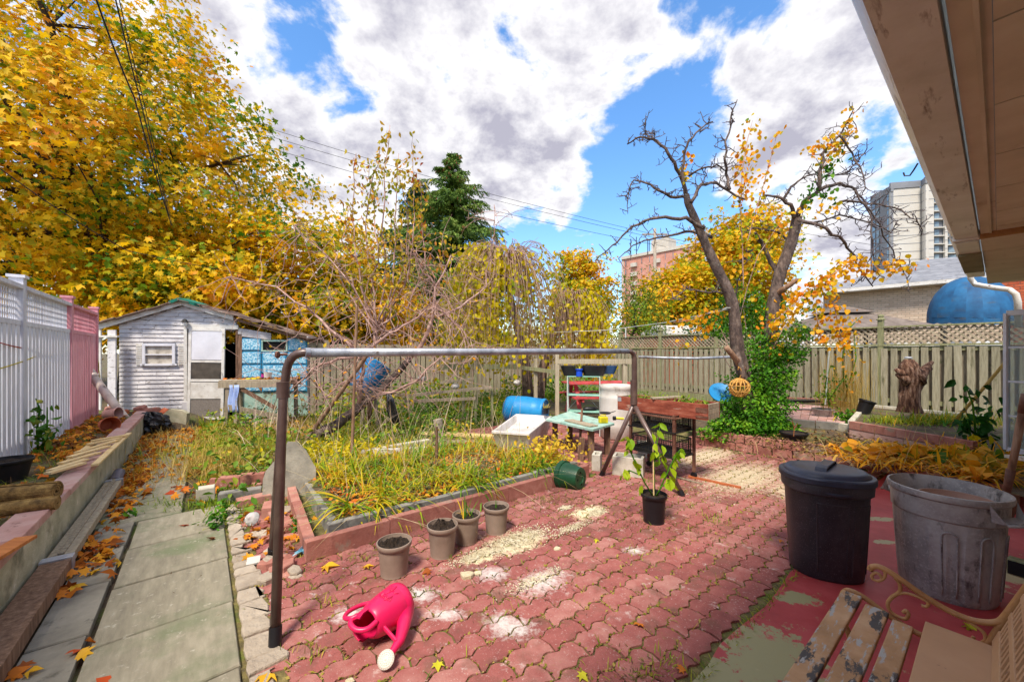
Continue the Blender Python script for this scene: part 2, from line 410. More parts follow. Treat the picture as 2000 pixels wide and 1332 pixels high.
M['wood_green'] = pm('algae_wood', ['#5a5a3e', '#80805c', '#9a9874'], 4, .88, .5, 14, (9, 9, .8), objrand=.3, bdist=.006)
M['wood_back'] = pm('pale_weathered_boards', ['#857a62', '#ada086', '#c2b69c'], 5, .88, .5, 14, (9, 9, .8), objrand=.35, bdist=.006)
M['wood_fence'] = pm('grey_fence_boards', ['#6c6652', '#8e8770', '#a69f88'], 5, .88, .6, 14, (9, 9, .8), objrand=.35, spots=('#5c5a40', 4, .58, .12, (3, 3, .6)), bdist=.006)
M['wood_brown'] = pm('old_brown_timber', ['#4e382a', '#755844', '#947660'], 6, .88, .6, 14, (6, 6, 1), objrand=.2, bdist=.006)
M['wood_pole'] = pm('peeling_pole', ['#6a4a38', '#8e6c54', '#a88a72'], 6, .88, .6, 20, (4, 4, .7), bdist=.01)
M['wood_red'] = pm('faded_red_planter', ['#6a2e20', '#8c4430', '#a4604a'], 4, .85, .5, 20, (1.5, 6, 6), spots=('#b09480', 6, .6, .06, (1, 6, 6)), bdist=.005)
M['wood_new'] = pm('fresh_pine', ['#c8a468', '#dcbc84', '#e6cc9c'], 6, .7, .3, 14, (1, 8, 8), objrand=.3, bdist=.003)
M['white_fence'] = pm('white_fence_paint', ['#b4b2b8', '#cdccd2', '#dedde2'], 3, .65, .3, 16, (6, 6, .8), objrand=.25, spots=('#8e8c86', 6, .66, .06, (3, 3, .7)), bdist=.003)
M['pink_fence'] = pm('pink_fence_paint', ['#b87078', '#cc8890', '#d8a0a6'], 3, .65, .3, 16, (6, 6, .8), objrand=.25, bdist=.003)
M['siding'] = pm('flaking_white_siding', ['#aaa6a6', '#c6c2c2', '#d6d3d2'], 6, .75, .4, 30, objrand=.3, spots=('#6e665c', 9, .60, .03, (1, 3, 4)), bdist=.004)
M['white_trim'] = pm('white_trim', ['#b8b2a8', '#d0ccc4', '#dcdad4'], 7, .6, .3, 30, spots=('#857c6c', 10, .64, .05), bdist=.003)
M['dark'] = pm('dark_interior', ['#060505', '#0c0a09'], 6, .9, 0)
M['shed_roof'] = pm('torn_roofing', ['#5c4a44', '#7a6458', '#98867c'], 5, .9, .7, 30, objrand=.4, spots=('#3a302c', 8, .6, .1), bdist=.01)
M['green_tarp'] = pm('green_tarp', ['#0c5c4c', '#17806a'], 9, .6, .4, 20)
M['blue_panel'] = pm('blue_patterned_panel', ['#2f8ab4', '#7cc0d8', '#c2dce6'], 34, .6, .4, 34, objrand=.0, spots=('#d4dde2', 30, .55, .05), spots2=('#1e74a4', 26, .6, .04), bdist=.004, contrast=(.4, .6))
M['blue_frame'] = pm('blue_trim', ['#1f7aa8', '#3c96bc'], 10, .6, .2)
M['teal'] = pm('pale_teal_board', ['#7ca498', '#98b8aa', '#b0c8ba'], 6, .7, .4, 20, spots=('#6e6a56', 9, .55, .1), spots2=('#b8b4a0', 14, .6, .1))
M['black_metal'] = pm('black_metal', ['#141414', '#24221f'], 12, .5, .2, spots=('#5a3a28', 9, .62, .08))
M['brown_metal'] = pm('brown_enamel_tube', ['#46342e', '#5a4640', '#6e5a50'], 6, .35, .15, 30, spots=('#8a6f60', 14, .68, .05), metal=.1, spec=.6)
M['steel'] = pm('galvanised_steel', ['#7c8088', '#a2a5ac', '#bcbfc6'], 8, .38, .2, 40, (1, 1, 1), metal=.35, spots=('#6e6058', 10, .62, .08))
M['rust_metal'] = pm('rusty_metal', ['#4a2e24', '#6a4434', '#80604e'], 12, .7, .4)
M['gutter'] = pm('dirty_gutter', ['#c4beb4', '#d4cec6', '#dedad4'], 4, .35, .3, 30, (1, 1, 1), spots=('#6c5040', 6, .58, .12, (.6, 3, 3)), metal=.1, bdist=.004)
M['soffit'] = pm('beige_soffit', ['#beb09a', '#ccbea8', '#d6cab6'], 2.2, .7, .25, 120, spots=('#8e6a48', 2.5, .6, .15), bdist=.002)
M['house_wall'] = pm('beige_render', ['#a08c78', '#b8a490', '#c8b8a6'], 5, .85, .4, 60)
M['window_white'] = pm('white_window_frame', ['#c8c8ce', '#dcdce2'], 4, .4, .1)
M['bench_paint'] = pm('tan_bench_paint', ['#a07850', '#b48a60', '#c49c74'], 6, .65, 1.0, 30, spots=('#4a4440', 4.5, .53, .03, (1, 2.5, 1)), spots2=('#a8a49e', 11, .55, .05, (1, 4, 1)), bdist=.006)
M['bench_iron'] = pm('tan_bench_iron', ['#96683e', '#ac7c4c', '#bc8c5a'], 9, .45, .3, 40, spots=('#6a4430', 12, .64, .06))
M['bench_board'] = pm('tan_bench_board', ['#b08660', '#bc9068', '#c49a72'], 2, .55, .2, 40, spots=('#6e4a38', 14, .68, .04), bdist=.002)
M['bin_black'] = pm('dusty_black_plastic', ['#221f24', '#302c32', '#443f44'], 4, .42, .25, 60, spots=('#6e646a', 150, .57, .16), spots2=('#40383c', 5, .56, .15, (1, 1, .3)), bdist=.002)
M['bin_lid'] = pm('black_bin_lid', ['#252834', '#323544', '#42465a'], 4, .38, .25, 60, spots=('#5e6074', 30, .66, .1), bdist=.002)
M['bin_grey'] = pm('scuffed_grey_plastic', ['#787270', '#98918c', '#b2aca6'], 5, .5, .4, 50, spots=('#aaa49e', 70, .52, .14), spots2=('#4c4644', 9, .56, .1, (1, 1, .5)), bdist=.004)
M['taupe'] = pm('taupe_pot', ['#7c6a5c', '#8e7c6e', '#9c8a7c'], 4, .5, .15, 60, spots=('#a8a49c', 20, .66, .08))
M['black_pot'] = pm('black_pot', ['#121014', '#1e1c20'], 5, .45, .2, spots=('#4a4440', 20, .64, .1))
M['green_pot'] = pm('green_pot', ['#0e3a22', '#18502e'], 5, .45, .2, spots=('#3e5a46', 16, .66, .1))
M['terracotta'] = pm('terracotta', ['#9a4a2c', '#b25c38', '#c0704c'], 6, .7, .2)
M['pink_can'] = pm('pink_plastic', ['#d01450', '#dc1c5a'], 3, .36, .3, 60, bdist=.001, spec=.5, spots=('#e05a84', 26, .68, .1))
M['rose_white'] = pm('cream_plastic', ['#c8beb0', '#dcd4c8'], 6, .45, .15)
M['barrel_blue'] = pm('blue_barrel', ['#0e6ca4', '#187eb8', '#248cc4'], 3, .45, .15, spots=('#5aa8cc', 8, .64, .1))
M['barrel_white'] = pm('white_barrel', ['#b8b0a4', '#cfc8be', '#dcd6cc'], 3, .5, .15, spots=('#968c7c', 5, .6, .12))
M['tub'] = pm('white_tub', ['#b4aca4', '#cfc8c2', '#dcd8d4'], 4, .45, .2, spots=('#8e8478', 9, .6, .08))
M['white_metal'] = pm('white_enamel', ['#b8bcb4', '#d2d6d0'], 8, .5, .2, spots=('#8c7c6a', 14, .62, .08))
M['mint'] = pm('mint_shelf', ['#7cb09c', '#96c4b2'], 6, .6, .3, spots=('#5a7a6a', 9, .62, .08))
M['blue_pot'] = pm('blue_pot', ['#0c3ab0', '#184cc4'], 5, .4, .1)
M['blue_tray'] = pm('navy_tray', ['#123256', '#1c4470'], 5, .5, .1)
M['red_paint'] = pm('red_picnic_paint', ['#b03a3c', '#c85254'], 6, .7, .3)
M['yellow'] = pm('yellow_plastic', ['#c8b410', '#dccc1c'], 8, .5, .1)
M['rattan'] = pm('rattan', ['#a8742c', '#c89444', '#d8ac60'], 30, .6, .3)
M['brick_tan'] = pm('tan_brick', ['#b8a08a', '#ccb6a0', '#dac6b0'], 6, .9, .4, 60, island=.6)
M['brick_red'] = pm('red_brick', ['#a0442a', '#b85a38', '#c86c48'], 6, .9, .4, 60, island=.6)
M['mortar'] = pm('mortar', ['#9a9082', '#aea494'], 8, .95, .4)
M['shingle'] = pm('grey_shingle', ['#7c7e84', '#95979e', '#a9abb2'], 5, .9, .4, 30, island=.6)
M['gazebo'] = pm('gazebo_roof', ['#5c5048', '#6e625a', '#80746a'], 4, .85, .3, 30, bdist=.01)
M['awning'] = pm('blue_awning', ['#0e3f66', '#16537e', '#1e6492'], 2.5, .7, .3, 60, spots=('#4a4a44', 3, .56, .15, (.3, .3, 1.5)))
M['tower_white'] = pm('tower_panel', ['#bcb6ac', '#c8c4bc'], .2, .8, 0)
M['tower_grey'] = pm('tower_grey', ['#77797e', '#8a8c92'], .2, .8, 0)
M['glass_far'] = pm('far_glass', ['#5a6c7a', '#8ea0a8'], .5, .15, 0, objrand=.6, spec=.7)
M['apt_brick'] = pm('apartment_brick', ['#b87e6c', '#c89484'], .8, .9, 0)
M['apt_pale'] = pm('apartment_pale', ['#b8b0a4', '#c8c0b4'], .8, .9, 0)
M['wire'] = pm('cable', ['#0c0c10', '#16161a'], 5, .6, 0)
M['tarp_black'] = pm('black_plastic_bag', ['#0a0a0d', '#14141a'], 5, .3, .5, 18, spec=.6, bdist=.02)
M['pole'] = pm('utility_pole_wood', ['#8a7e70', '#a89c8c'], 5, .9, .4, 30, (3, 3, .5))
M['rope_yellow'] = pm('yellow_cord', ['#a8982c', '#beac40'], 30, .8, .2)
M['rope_red'] = pm('red_cord', ['#a03a24', '#b84c34'], 30, .8, .2)
M['pvc'] = pm('pvc_pipe', ['#b8a496', '#cfbeb0', '#dccec4'], 4, .5, .2, spots=('#8a7464', 7, .6, .1))
M['driftwood'] = pm('driftwood', ['#2e1c16', '#5a3a2c', '#8a6854', '#b09484'], 7, .9, 1.0, 20, (4, 4, .8), bdist=.03)
M['brass'] = pm('light_cloth', ['#c0c4d0', '#d4d8e2'], 4, .8, .2)
g = bpy.data.materials.new('window_glass'); g.use_nodes = True
gb = g.node_tree.nodes['Principled BSDF']; gb.inputs['Base Color'].default_value = (.55, .62, .62, 1); gb.inputs['Roughness'].default_value = .04
gb.inputs['Transmission Weight'].default_value = .75; gb.inputs['IOR'].default_value = 1.2; gb.inputs['Specular IOR Level'].default_value = .8
M['glass'] = g
g = bpy.data.materials.new('clear_plastic'); g.use_nodes = True
gb = g.node_tree.nodes['Principled BSDF']; gb.inputs['Base Color'].default_value = (.85, .86, .84, 1); gb.inputs['Roughness'].default_value = .25
gb.inputs['Transmission Weight'].default_value = .55; gb.inputs['IOR'].default_value = 1.15
M['clear'] = g
def masked(m, layers):
 """world-space stains with a shape of their own: layers of (colour, [(x,y,rx,ry,rot)], noise scale, lo, hi)"""
 nt = m.node_tree; L = nt.links.new
 b = next(n for n in nt.nodes if n.type == 'BSDF_PRINCIPLED')
 ge = N(nt, 'ShaderNodeNewGeometry')
 for col, blobs, ns, lo, hi in layers:
  acc = None
  for (x, y, rx, ry, rot) in blobs:
   mp = N(nt, 'ShaderNodeMapping', vector_type='TEXTURE'); mp.inputs['Location'].default_value = (x, y, 0); mp.inputs['Rotation'].default_value = (0, 0, rot); mp.inputs['Scale'].default_value = (rx, ry, 1000)
   L(ge.outputs['Position'], mp.inputs[0])
   ln = N(nt, 'ShaderNodeVectorMath', operation='LENGTH'); L(mp.outputs[0], ln.inputs[0])
   q = N(nt, 'ShaderNodeMath', operation='SUBTRACT', use_clamp=True); q.inputs[0].default_value = 1; L(ln.outputs['Value'], q.inputs[1])
   if acc is None: acc = q.outputs[0]
   else:
    mx = N(nt, 'ShaderNodeMath', operation='MAXIMUM'); L(acc, mx.inputs[0]); L(q.outputs[0], mx.inputs[1]); acc = mx.outputs[0]
  no = N(nt, 'ShaderNodeTexNoise', ins={'Scale': ns, 'Detail': 10, 'Roughness': .76}); L(ge.outputs['Position'], no.inputs['Vector'])
  if acc is None: val = no.outputs['Fac']
  else:
   ad = N(nt, 'ShaderNodeMath', operation='MULTIPLY_ADD'); L(acc, ad.inputs[0]); ad.inputs[1].default_value = .5; L(no.outputs['Fac'], ad.inputs[2]); val = ad.outputs[0]
  mr = N(nt, 'ShaderNodeMapRange', ins={'From Min': lo, 'From Max': hi}); L(val, mr.inputs['Value'])
  x = N(nt, 'ShaderNodeMix', data_type='RGBA'); L(mr.outputs[0], x.inputs['Factor']); L(b.inputs['Base Color'].links[0].from_socket, x.inputs[6]); x.inputs[7].default_value = (*C(col), 1)
  L(x.outputs[2], b.inputs['Base Color'])
def gp(px, py): p = G(px, py); return p.x, p.y
s1 = [(*gp(1010, 1060), .34, .2, GA), (*gp(1150, 1000), .28, .16, GA), (*gp(940, 1085), .2, .12, GA)]
s2 = [(*gp(1060, 1135), .34, .2, GA), (*gp(960, 1120), .2, .16, 0), (*gp(980, 1215), .16, .16, 0), (*gp(870, 1200), .2, .1, 0), (*gp(680, 1200), .16, .12, 0), (*gp(1000, 1225), .22, .15, 0), (*gp(820, 1160), .2, .14, 0), (*gp(1240, 1075), .16, .1, 0)]
s3 = [(*gp(1450, 930), 1.4, .7, GA), (*gp(1380, 890), 1.5, .5, GA), (*gp(1560, 960), .7, .5, GA)]
M['paver'] = pm('red_paver', ['#78403c', '#965650', '#ae7c72'], 9, .94, 1.0, 130, objrand=.55, spots=('#c2a49c', 75, .60, .1), spots2=('#6a4c3e', 4, .52, .2), bdist=.004)
masked(M['paver'], [('#c0ae90', s3, 22, .69, .90), ('#dccfa8', s1, 18, .62, .80), ('#c8beb8', s2, 30, .68, .96), ('#cdbdb6', [], 9, .58, .74), ('#7c7240', [], 3.3, .60, .70)])
M['pad'] = pm('red_floor_paint', ['#943232', '#aa3c3c', '#ba4e4e'], 2.5, .55, .35, 40, coord='W', bdist=.004)
masked(M['pad'], [('#9c9468', [(*gp(1500, 1290), .5, .34, GA), (*gp(1400, 1320), .3, .2, GA), (*gp(1560, 1170), .22, .1, 0)], 13, .72, .76),
                  ('#a89c74', [(*gp(1720, 1015), .16, .07, 0), (*gp(1730, 1060), .13, .05, 0), (*gp(1880, 1150), .4, .1, 0), (*gp(1950, 1120), .3, .2, 0)], 16, .66, .70),
                  ('#a2986e', [], 9, .625, .65)])
M['sand'] = pm('cream_sand', ['#b4a584', '#cbbfa0', '#dbd2ba'], 12, .95, .8, 90, coord='W', bdist=.01)
# ---------------------------------------------------------------- ground
def build_ground():
 mb = MB(); n = 60
 xs = sorted(set([-900, -300, -120, -60] + [(-30 + i) for i in range(0, 61)] + [60, 120, 300, 900]))
 ys = sorted(set([-300, -60, -20] + [(-6 + i) for i in range(0, 46)] + [60, 120, 300, 900]))
 for y in ys:
  for x in xs: mb.v.append((x, y, -.035))
 w = len(xs)
 for j in range(len(ys) - 1):
  for i in range(w - 1):
   a = j * w + i; mb.f.append((a, a + 1, a + w + 1, a + w))
 struct(mb.build('ground', M['soil']))
build_ground()
def yard_empty(name, u0=0, v0=0, z=0, **kw):
 o = bpy.data.objects.new(name, None); COL.objects.link(o); o.location = W(u0, v0, z); o.rotation_euler = (0, 0, GA)
 for k, v in kw.items(): o[k] = v
 return o
# ---------------------------------------------------------------- red paver patio
PL, PW, PA = .226, .113, .011
def joint_y(x):                       # zigzag of the long joints, period PL/2
 t = (x / (PL / 2)) % 1.0
 pts = [(0, -1), (.18, -1), (.5, 1), (.68, 1), (1, -1)]
 for (a, b), (c, d) in zip(pts, pts[1:]):
  if a <= t <= c: return PA * (b + (d - b) * (t - a) / (c - a))
 return 0
def paver_poly(x0, g=.0042):
 xs = [x0 + PL * f for f in (0, .09, .25, .34, .5, .59, .75, .84, 1)]
 lo = [(x, joint_y(x) - PW / 2) for x in xs]; hi = [(x, joint_y(x) + PW / 2) for x in xs]
 e = .011
 poly = [(lo[0][0] + g, lo[0][1] + g)] + [(x, y + g) for x, y in lo[2:-1:2]] + [(lo[-1][0] - g, lo[-1][1] + g), (lo[-1][0] - g + e, (lo[-1][1] + hi[-1][1]) / 2)]
 poly += [(hi[-1][0] - g, hi[-1][1] - g)] + [(x, y - g) for x, y in hi[-3:0:-2]] + [(hi[0][0] + g, hi[0][1] - g), (hi[0][0] + g + e, (lo[0][1] + hi[0][1]) / 2)]
 zx = [x0 + g] + [x0 + PL / 2 * (k + f) for k in (0, 1) for f in (.18, .5, .68)] + [x0 + PL - g]
 zx = sorted(zx)
 poly = [(x, joint_y(x if x < x0 + PL - .004 else x0 + PL - .0001) - PW / 2 + g) for x in zx] + [(x0 + PL - g + e, joint_y(x0))] + \
           [(x, joint_y(x if x < x0 + PL - .004 else x0 + PL - .0001) + PW / 2 - g) for x in reversed(zx)] + [(x0 + g + e, joint_y(x0))]
 return poly
U0P, V0P = .83, .16
def bed2_front(v):                     # the curved retaining kerb of the right bed: u as a function of v
 return 2.35 - .0 * v
CURB = [UV(G(*p)) for p in ((1345, 866), (1400, 872), (1450, 881), (1560, 897), (1650, 908), (1730, 922), (1790, 940), (1850, 962))]
def curb_u(v):
 c = sorted(CURB, key=lambda q: q[1])
 if v <= c[0][1]: return 99
 for (u0, v0), (u1, v1) in zip(c, c[1:]):
  if v0 <= v <= v1: return u0 + (u1 - u0) * (v - v0) / (v1 - v0)
 return c[-1][0]
def in_patio(u, v):
 if u < U0P or v < .15: return False
 if u < 2.9: return v < 7.4 and u < curb_u(v) - .02
 if v < .50: return u < 4.1
 if v < 3.40: return False
 if u > curb_u(v) - .02: return False
 return u < 6.0 and v < 6.2
def build_patio():
 base = yard_empty('patio', 0, 0, 0, kind='structure')
 MB().prism([(.15, .75), (7.6, .75), (7.6, 3.0), (6.5, 6.2), (.15, 6.2)], -.03, -.009).build('joint_fill', M['joint'], base, kind=None)
 cells = []
 r = 0
 while True:
  u = U0P + PW / 2 + .02 + r * PW
  if u > 6.1: break
  off = (r % 2) * PL / 2
  k = 0
  while True:
   x = V0P + off + k * PL
   if x > 7.3: break
   if in_patio(u, x + PL / 2) and in_patio(u, x + .02): cells.append((u, x, r % 2))
   k += 1
  r += 1
 meshes = {}
 poly = paver_poly(0)
 me = MB().prism(poly, -.03, .0, .002).mesh('paver', M['paver'])
 def vis(c):
  p = W(c[0], c[1] + PL / 2)
  if p.y < .3: return -1
  px = 1000 + F * p.x / p.y; py = HZ + F * HC / p.y
  if px < -60 or px > 2060 or py > 1400: return -1
  return 1 / p.y
 cells.sort(key=lambda c: -vis(c))
 rest = MB()
 for i, (u, x, par) in enumerate(cells):
  if vis(c := (u, x, par)) < 0 and i > 0: pass
  dz = random.gauss(0, .0018); rx = random.gauss(0, .008); ry = random.gauss(0, .006); rz = random.gauss(0, .006)
  if i < 300 and vis(c) > 0:
   inst('paver', me, base, (x, u, dz), (rx, ry, rz))
  else:
   T = Matrix.Translation((x, u, dz)) @ Matrix.Rotation(rz, 4, 'Z')
   rest.prism(poly, -.03, .0, .003, M=T)
 o = rest.build('paver_field', M['paver'], base, kind='stuff')
 return cells
PAVERS = build_patio()
def build_pad():
 mb = MB(); x0, x1 = -1.5, 8.3
 n = 60; poly = [(x0, -.4)]
 poly += [(x1, -.4)]
 for i in range(n + 1):
  x = x1 + (x0 - x1) * i / n
  poly.append((x, .815 + .012 * math.sin(x * 7) + random.gauss(0, .004)))
 mb.prism(poly, -.03, .006, .004)
 e = yard_empty('painted_strip', kind='structure')
 mb.build('slab', M['pad'], e)
build_pad()
def sand():
 v = []
 for (px, py, rx, ry, n) in ((1010, 1055, .30, .13, 1500), (1165, 1001, .09, .05, 500), (1105, 992, .07, .04, 200), (1120, 1030, .22, .05, 300), (930, 1085, .2, .06, 400), (1050, 1130, .2, .05, 300), (1450, 935, .9, .4, 900)):
  p = G(px, py)
  n *= 3; a = rng.normal(size=(n, 2)) * .5
  for x, y in a:
   v.append((p.x + (x * rx * .783 - y * ry * .622), p.y + (x * rx * .622 + y * ry * .783), .004))
 v = np.array(v)
 me = leaf_mesh('cream_sand', v, jig(np.tile([0, 0, 1.0], (len(v), 1)), .4), rng.uniform(.0025, .009, len(v)), [(-.5,-.5,0),(.5,-.4,0),(.4,.5,.3),(-.5,.4,0)], M['sand'])
 tag(link('spilt_sand', me), 'crumbs of pale cream sand spilt over the red pavers', 'sand', kind='stuff')
 for k, (px, py, s) in enumerate(((913, 1127, .05), (935, 1121, .03), (1141, 1001, .03), (683, 1330, .02), (1088, 1073, .03))):
  mb = MB(); pr = []
  n = 9; p = G(px, py)
  pl = [(p.x + s * random.uniform(.6, 1.1) * math.cos(t * 6.283 / n), p.y + s * .8 * random.uniform(.6, 1.1) * math.sin(t * 6.283 / n)) for t in range(n)]
  mb.prism(pl, .001, .022 * s / .04, .006)
  o = mb.build('plaster_chip', M['sand'])
  tag(o, ('largest pale chip lying left of the cream sand patch', 'small pale chip just right of the largest chip', 'round pale chip beside the far white splash on the pavers', 'tiny pale chip near the bottom of the patio', 'pale chip at the right end of the cream sand')[k], 'stone chip')
sand()
def joints():
 pts = []; nr = []
 for (u, x, par) in PAVERS:
  w = W(u, x)
  if w.y > 5.5 or w.y < .8: continue
  dens = .5 + .5 * math.sin(u * 3.1 + 1.3) * math.cos(x * 2.3)
  m = int(12 + 34 * max(0, dens) * random.random() ** 1.5)
  for k in range(m):
   if random.random() < .68: xx = x + random.random() * PL; uu = u + PW / 2 + joint_y(xx - x) + random.gauss(0, .0045)
   else: xx = x + random.gauss(0, .004) + .011; uu = u + (random.random() - .5) * PW
   pts.append(W(uu, xx, random.uniform(-.004, .004)))
 pts = np.array(pts)
 n = len(pts)
 me = leaf_mesh('joint_moss', pts, jig(np.tile([0, 0, 1.0], (n, 1)), .7), rng.uniform(.008, .026, n), NEEDLE[:1] + [(.3, 0, .1), (0, .5, 0), (-.3, 0, .1)], leafmat('joint_moss', ['#4a4220', '#6a6420', '#8a7e2c', '#a08a4c', '#6e4e2c'], .5, 2.0, .05, .9))
 tag(link('joint_moss', me), 'moss and crumbs growing in the joints of the red pavers', 'moss', kind='stuff')
 spots = [(1390, 1010, 18), (1100, 1010, 10), (1350, 990, 10), (1330, 960, 10), (985, 1010, 8), (640, 1180, 8), (600, 1280, 8), (700, 1090, 6), (1290, 1070, 6), (1240, 1080, 5), (1420, 1080, 6), (1400, 1020, 12), (1300, 1300, 14), (1260, 1310, 8),
             (1590, 940, 6), (1395, 878, 16), (1440, 886, 18), (1500, 893, 18), (1000, 945, 20), (960, 955, 14), (1040, 950, 14), (1060, 975, 10), (1180, 905, 16), (1270, 940, 16), (560, 1060, 10), (530, 1090, 8), (575, 1010, 12), (585, 1020, 12), (1540, 905, 12), (1620, 918, 10)]
 b = []; 
 for px, py, m in spots:
  p = G(px, py)
  for k in range(m * 3): b.append((p.x + random.gauss(0, .05), p.y + random.gauss(0, .035), 0))
 for k in range(900):
  q = W(.80 + random.gauss(0, .012), random.uniform(.8, 4.5)); b.append((q.x, q.y, -.005))
 for k in range(900):
  u, x, _ = random.choice(PAVERS); w = W(u + PW / 2, x + random.random() * PL)
  b.append((w.x, w.y, 0))
 b = np.array(b); n = len(b)
 d = jig(np.tile([0, 0, .6], (n, 1)), .6); d[:, 2] = np.abs(d[:, 2]) + .15
 me = blade_mesh('joint_grass', b, d, rng.uniform(.015, .06, n), rng.uniform(.0015, .004, n), rng.uniform(.4, 1.6, n), M['grass'], 3)
 tag(link('joint_grass', me), 'little grass tufts sprouting between the red pavers', 'grass', kind='stuff')
 pts = []
 for px, py, sx, sy, m in ((1100, 980, .4, .2, 800), (1300, 960, .5, .2, 500), (1200, 1010, .7, .3, 600), (1320, 900, .7, .3, 400), (950, 1150, 1.0, .3, 300), (640, 1110, .5, .3, 500), (1250, 1330, .2, .15, 200), (1380, 1040, .5, .25, 400), (900, 1060, .8, .15, 500), (1500, 1000, .6, .4, 400), (545, 1020, .3, .6, 900)):
  p = G(px, py); a = rng.normal(size=(m, 2))
  pts.append(np.stack([p.x + a[:, 0] * sx * .5, p.y + a[:, 1] * sy * .5, rng.uniform(.003, .01, m)], 1))
 pts = np.concatenate(pts); n = len(pts)
 me = leaf_mesh('plant_debris', pts, jig(np.tile([0, 0, 1.0], (n, 1)), .5), rng.uniform(.008, .04, n), NEEDLE, M['debris'])
 tag(link('plant_debris', me), 'brown crumbled plant debris scattered on the red patio', 'debris', kind='stuff')
joints()
# ---------------------------------------------------------------- concrete path
def build_path():
 e = yard_empty('path', kind='structure')
 uu = [-.2, .93, 1.5, 2.09, 2.67, 3.27, 3.85, 4.44]
 for i, (a, b) in enumerate(zip(uu, uu[1:])):
  mb = MB()
  sk = .015
  mb.prism([(-.425, a + .008 - sk), (.125, a + .006 + sk), (.12, b - .006 + sk), (-.43, b - .006 - sk)], -.05, .006, .006)
  o = mb.build('slab', M['slab'], e); o.location.z = random.gauss(.004, .002)
  if i == 5: o['label'] = 'greenish slab of the path'
 a = 1.2
 while a < 4.5:
  b = a + random.uniform(.5, .62)
  mb = MB(); mb.prism([(-.665, a + .008), (-.455, a + .006), (-.46, b - .006), (-.665, b - .006)], -.05, 0, .006)
  mb.build('flag', M['slab_old'], e)
  a = b
 a = 4.47
 while a < 9.3:
  b = a + random.uniform(.44, .60)
  mb = MB(); mb.prism([(-.70, a + .008), (-.16, a + .007), (-.165, b - .006), (-.70, b - .006)], -.05, 0, .006)
  o = mb.build('slab', M['slab'], e); o.location.z = random.gauss(.004, .003)
  a = b
 MB().prism([(.13, .2), (.26, .2), (.26, 2.6), (.26, 4.5), (.12, 4.5)], -.05, -.010).build('mortar_bed', M['joint'], e)
 a = .3
 while a < 4.3:
  b = a + random.uniform(.08, .19)
  w = .262 + random.gauss(0, .014) - .03 * max(0, a - 3)
  n = 4
  poly = [(.15, a + .006), (.15 + w * .5, a + random.gauss(.004, .01)), (w, a + .008), (w + random.gauss(0, .015), (a + b) / 2), (w - .01, b - .008), (.15 + w * .4, b - random.uniform(0, .015)), (.15, b - .006), (.142, (a + b) / 2)]
  mb = MB(); mb.prism(poly, -.04, random.uniform(.0, .009), .006)
  o = mb.build('cobble', M['path_cobble'], e); o.location.z = .005 + random.random() * .006
  a = b
build_path()
def gap_bricks():
 e = yard_empty('brick_edging', kind='structure')
 e2 = e
 for k in range(34):
  u = random.uniform(2.7, 4.9); v = .36 + random.uniform(-.06, .16) + (u - 2.9) * .06
  s = random.uniform(.04, .1)
  mb = MB(); poly = [(s * random.uniform(.7, 1.1) * math.cos(t), s * .7 * random.uniform(.7, 1.1) * math.sin(t)) for t in [i * 6.283 / 6 for i in range(6)]]
  mb.prism(poly, -.02, random.uniform(.012, .04), .006)
  o = mb.build('brick', M['pink_block'] if random.random() < .7 else M['path_cobble'], e); o.location = (v, u, 0); o.rotation_euler = (random.gauss(0, .1), random.gauss(0, .1), random.random() * 3)
gap_bricks()
# ---------------------------------------------------------------- left retaining wall and its bed
def left_wall():
 t = thing('retaining_wall', 'low concrete wall with faded pink painted top running along the left side of the path', 'wall', W(0, 0), GA)
 mb = MB(); xs = []
 n = 40; u0, u1 = -.5, 9.7
 body = MB(); body.box((-.895, (u0 + u1) / 2, .135), (.15, u1 - u0, .33))
 body.build('wall_body', M['concrete_wall'], t)
 a = u0
 while a < u1 - .05:
  b = min(u1, a + random.uniform(.35, .62))
  c = MB(); w = .158 + random.gauss(0, .003)
  c.prism([(-.895 - w / 2, a + .002), (-.895 + w / 2, a + .002), (-.895 + w / 2, b - .002), (-.895 - w / 2, b - .002)], .302, .352 + random.gauss(0, .003), .008)
  c.build('cap_stone', M['pink_cap'], t)
  a = b
left_wall()
def left_bed():
 e = yard_empty('left_bed', kind='structure')
 mb = MB(); nx, ny = 6, 60
 for j in range(ny + 1):
  for i in range(nx + 1):
   u = -.5 + 11.5 * j / ny; v = -1.75 + .78 * i / nx
   z = .27 + .03 * math.sin(u * 3 + v * 7) + .02 * math.sin(u * 7.7) + (.03 if i == 0 else 0)
   mb.v.append((v, u, z))
 for j in range(ny):
  for i in range(nx):
   a = j * (nx + 1) + i; mb.f.append((a, a + 1, a + nx + 2, a + nx + 1))
 mb.build('bed_soil', M['soil'], e, smooth=True)
left_bed()
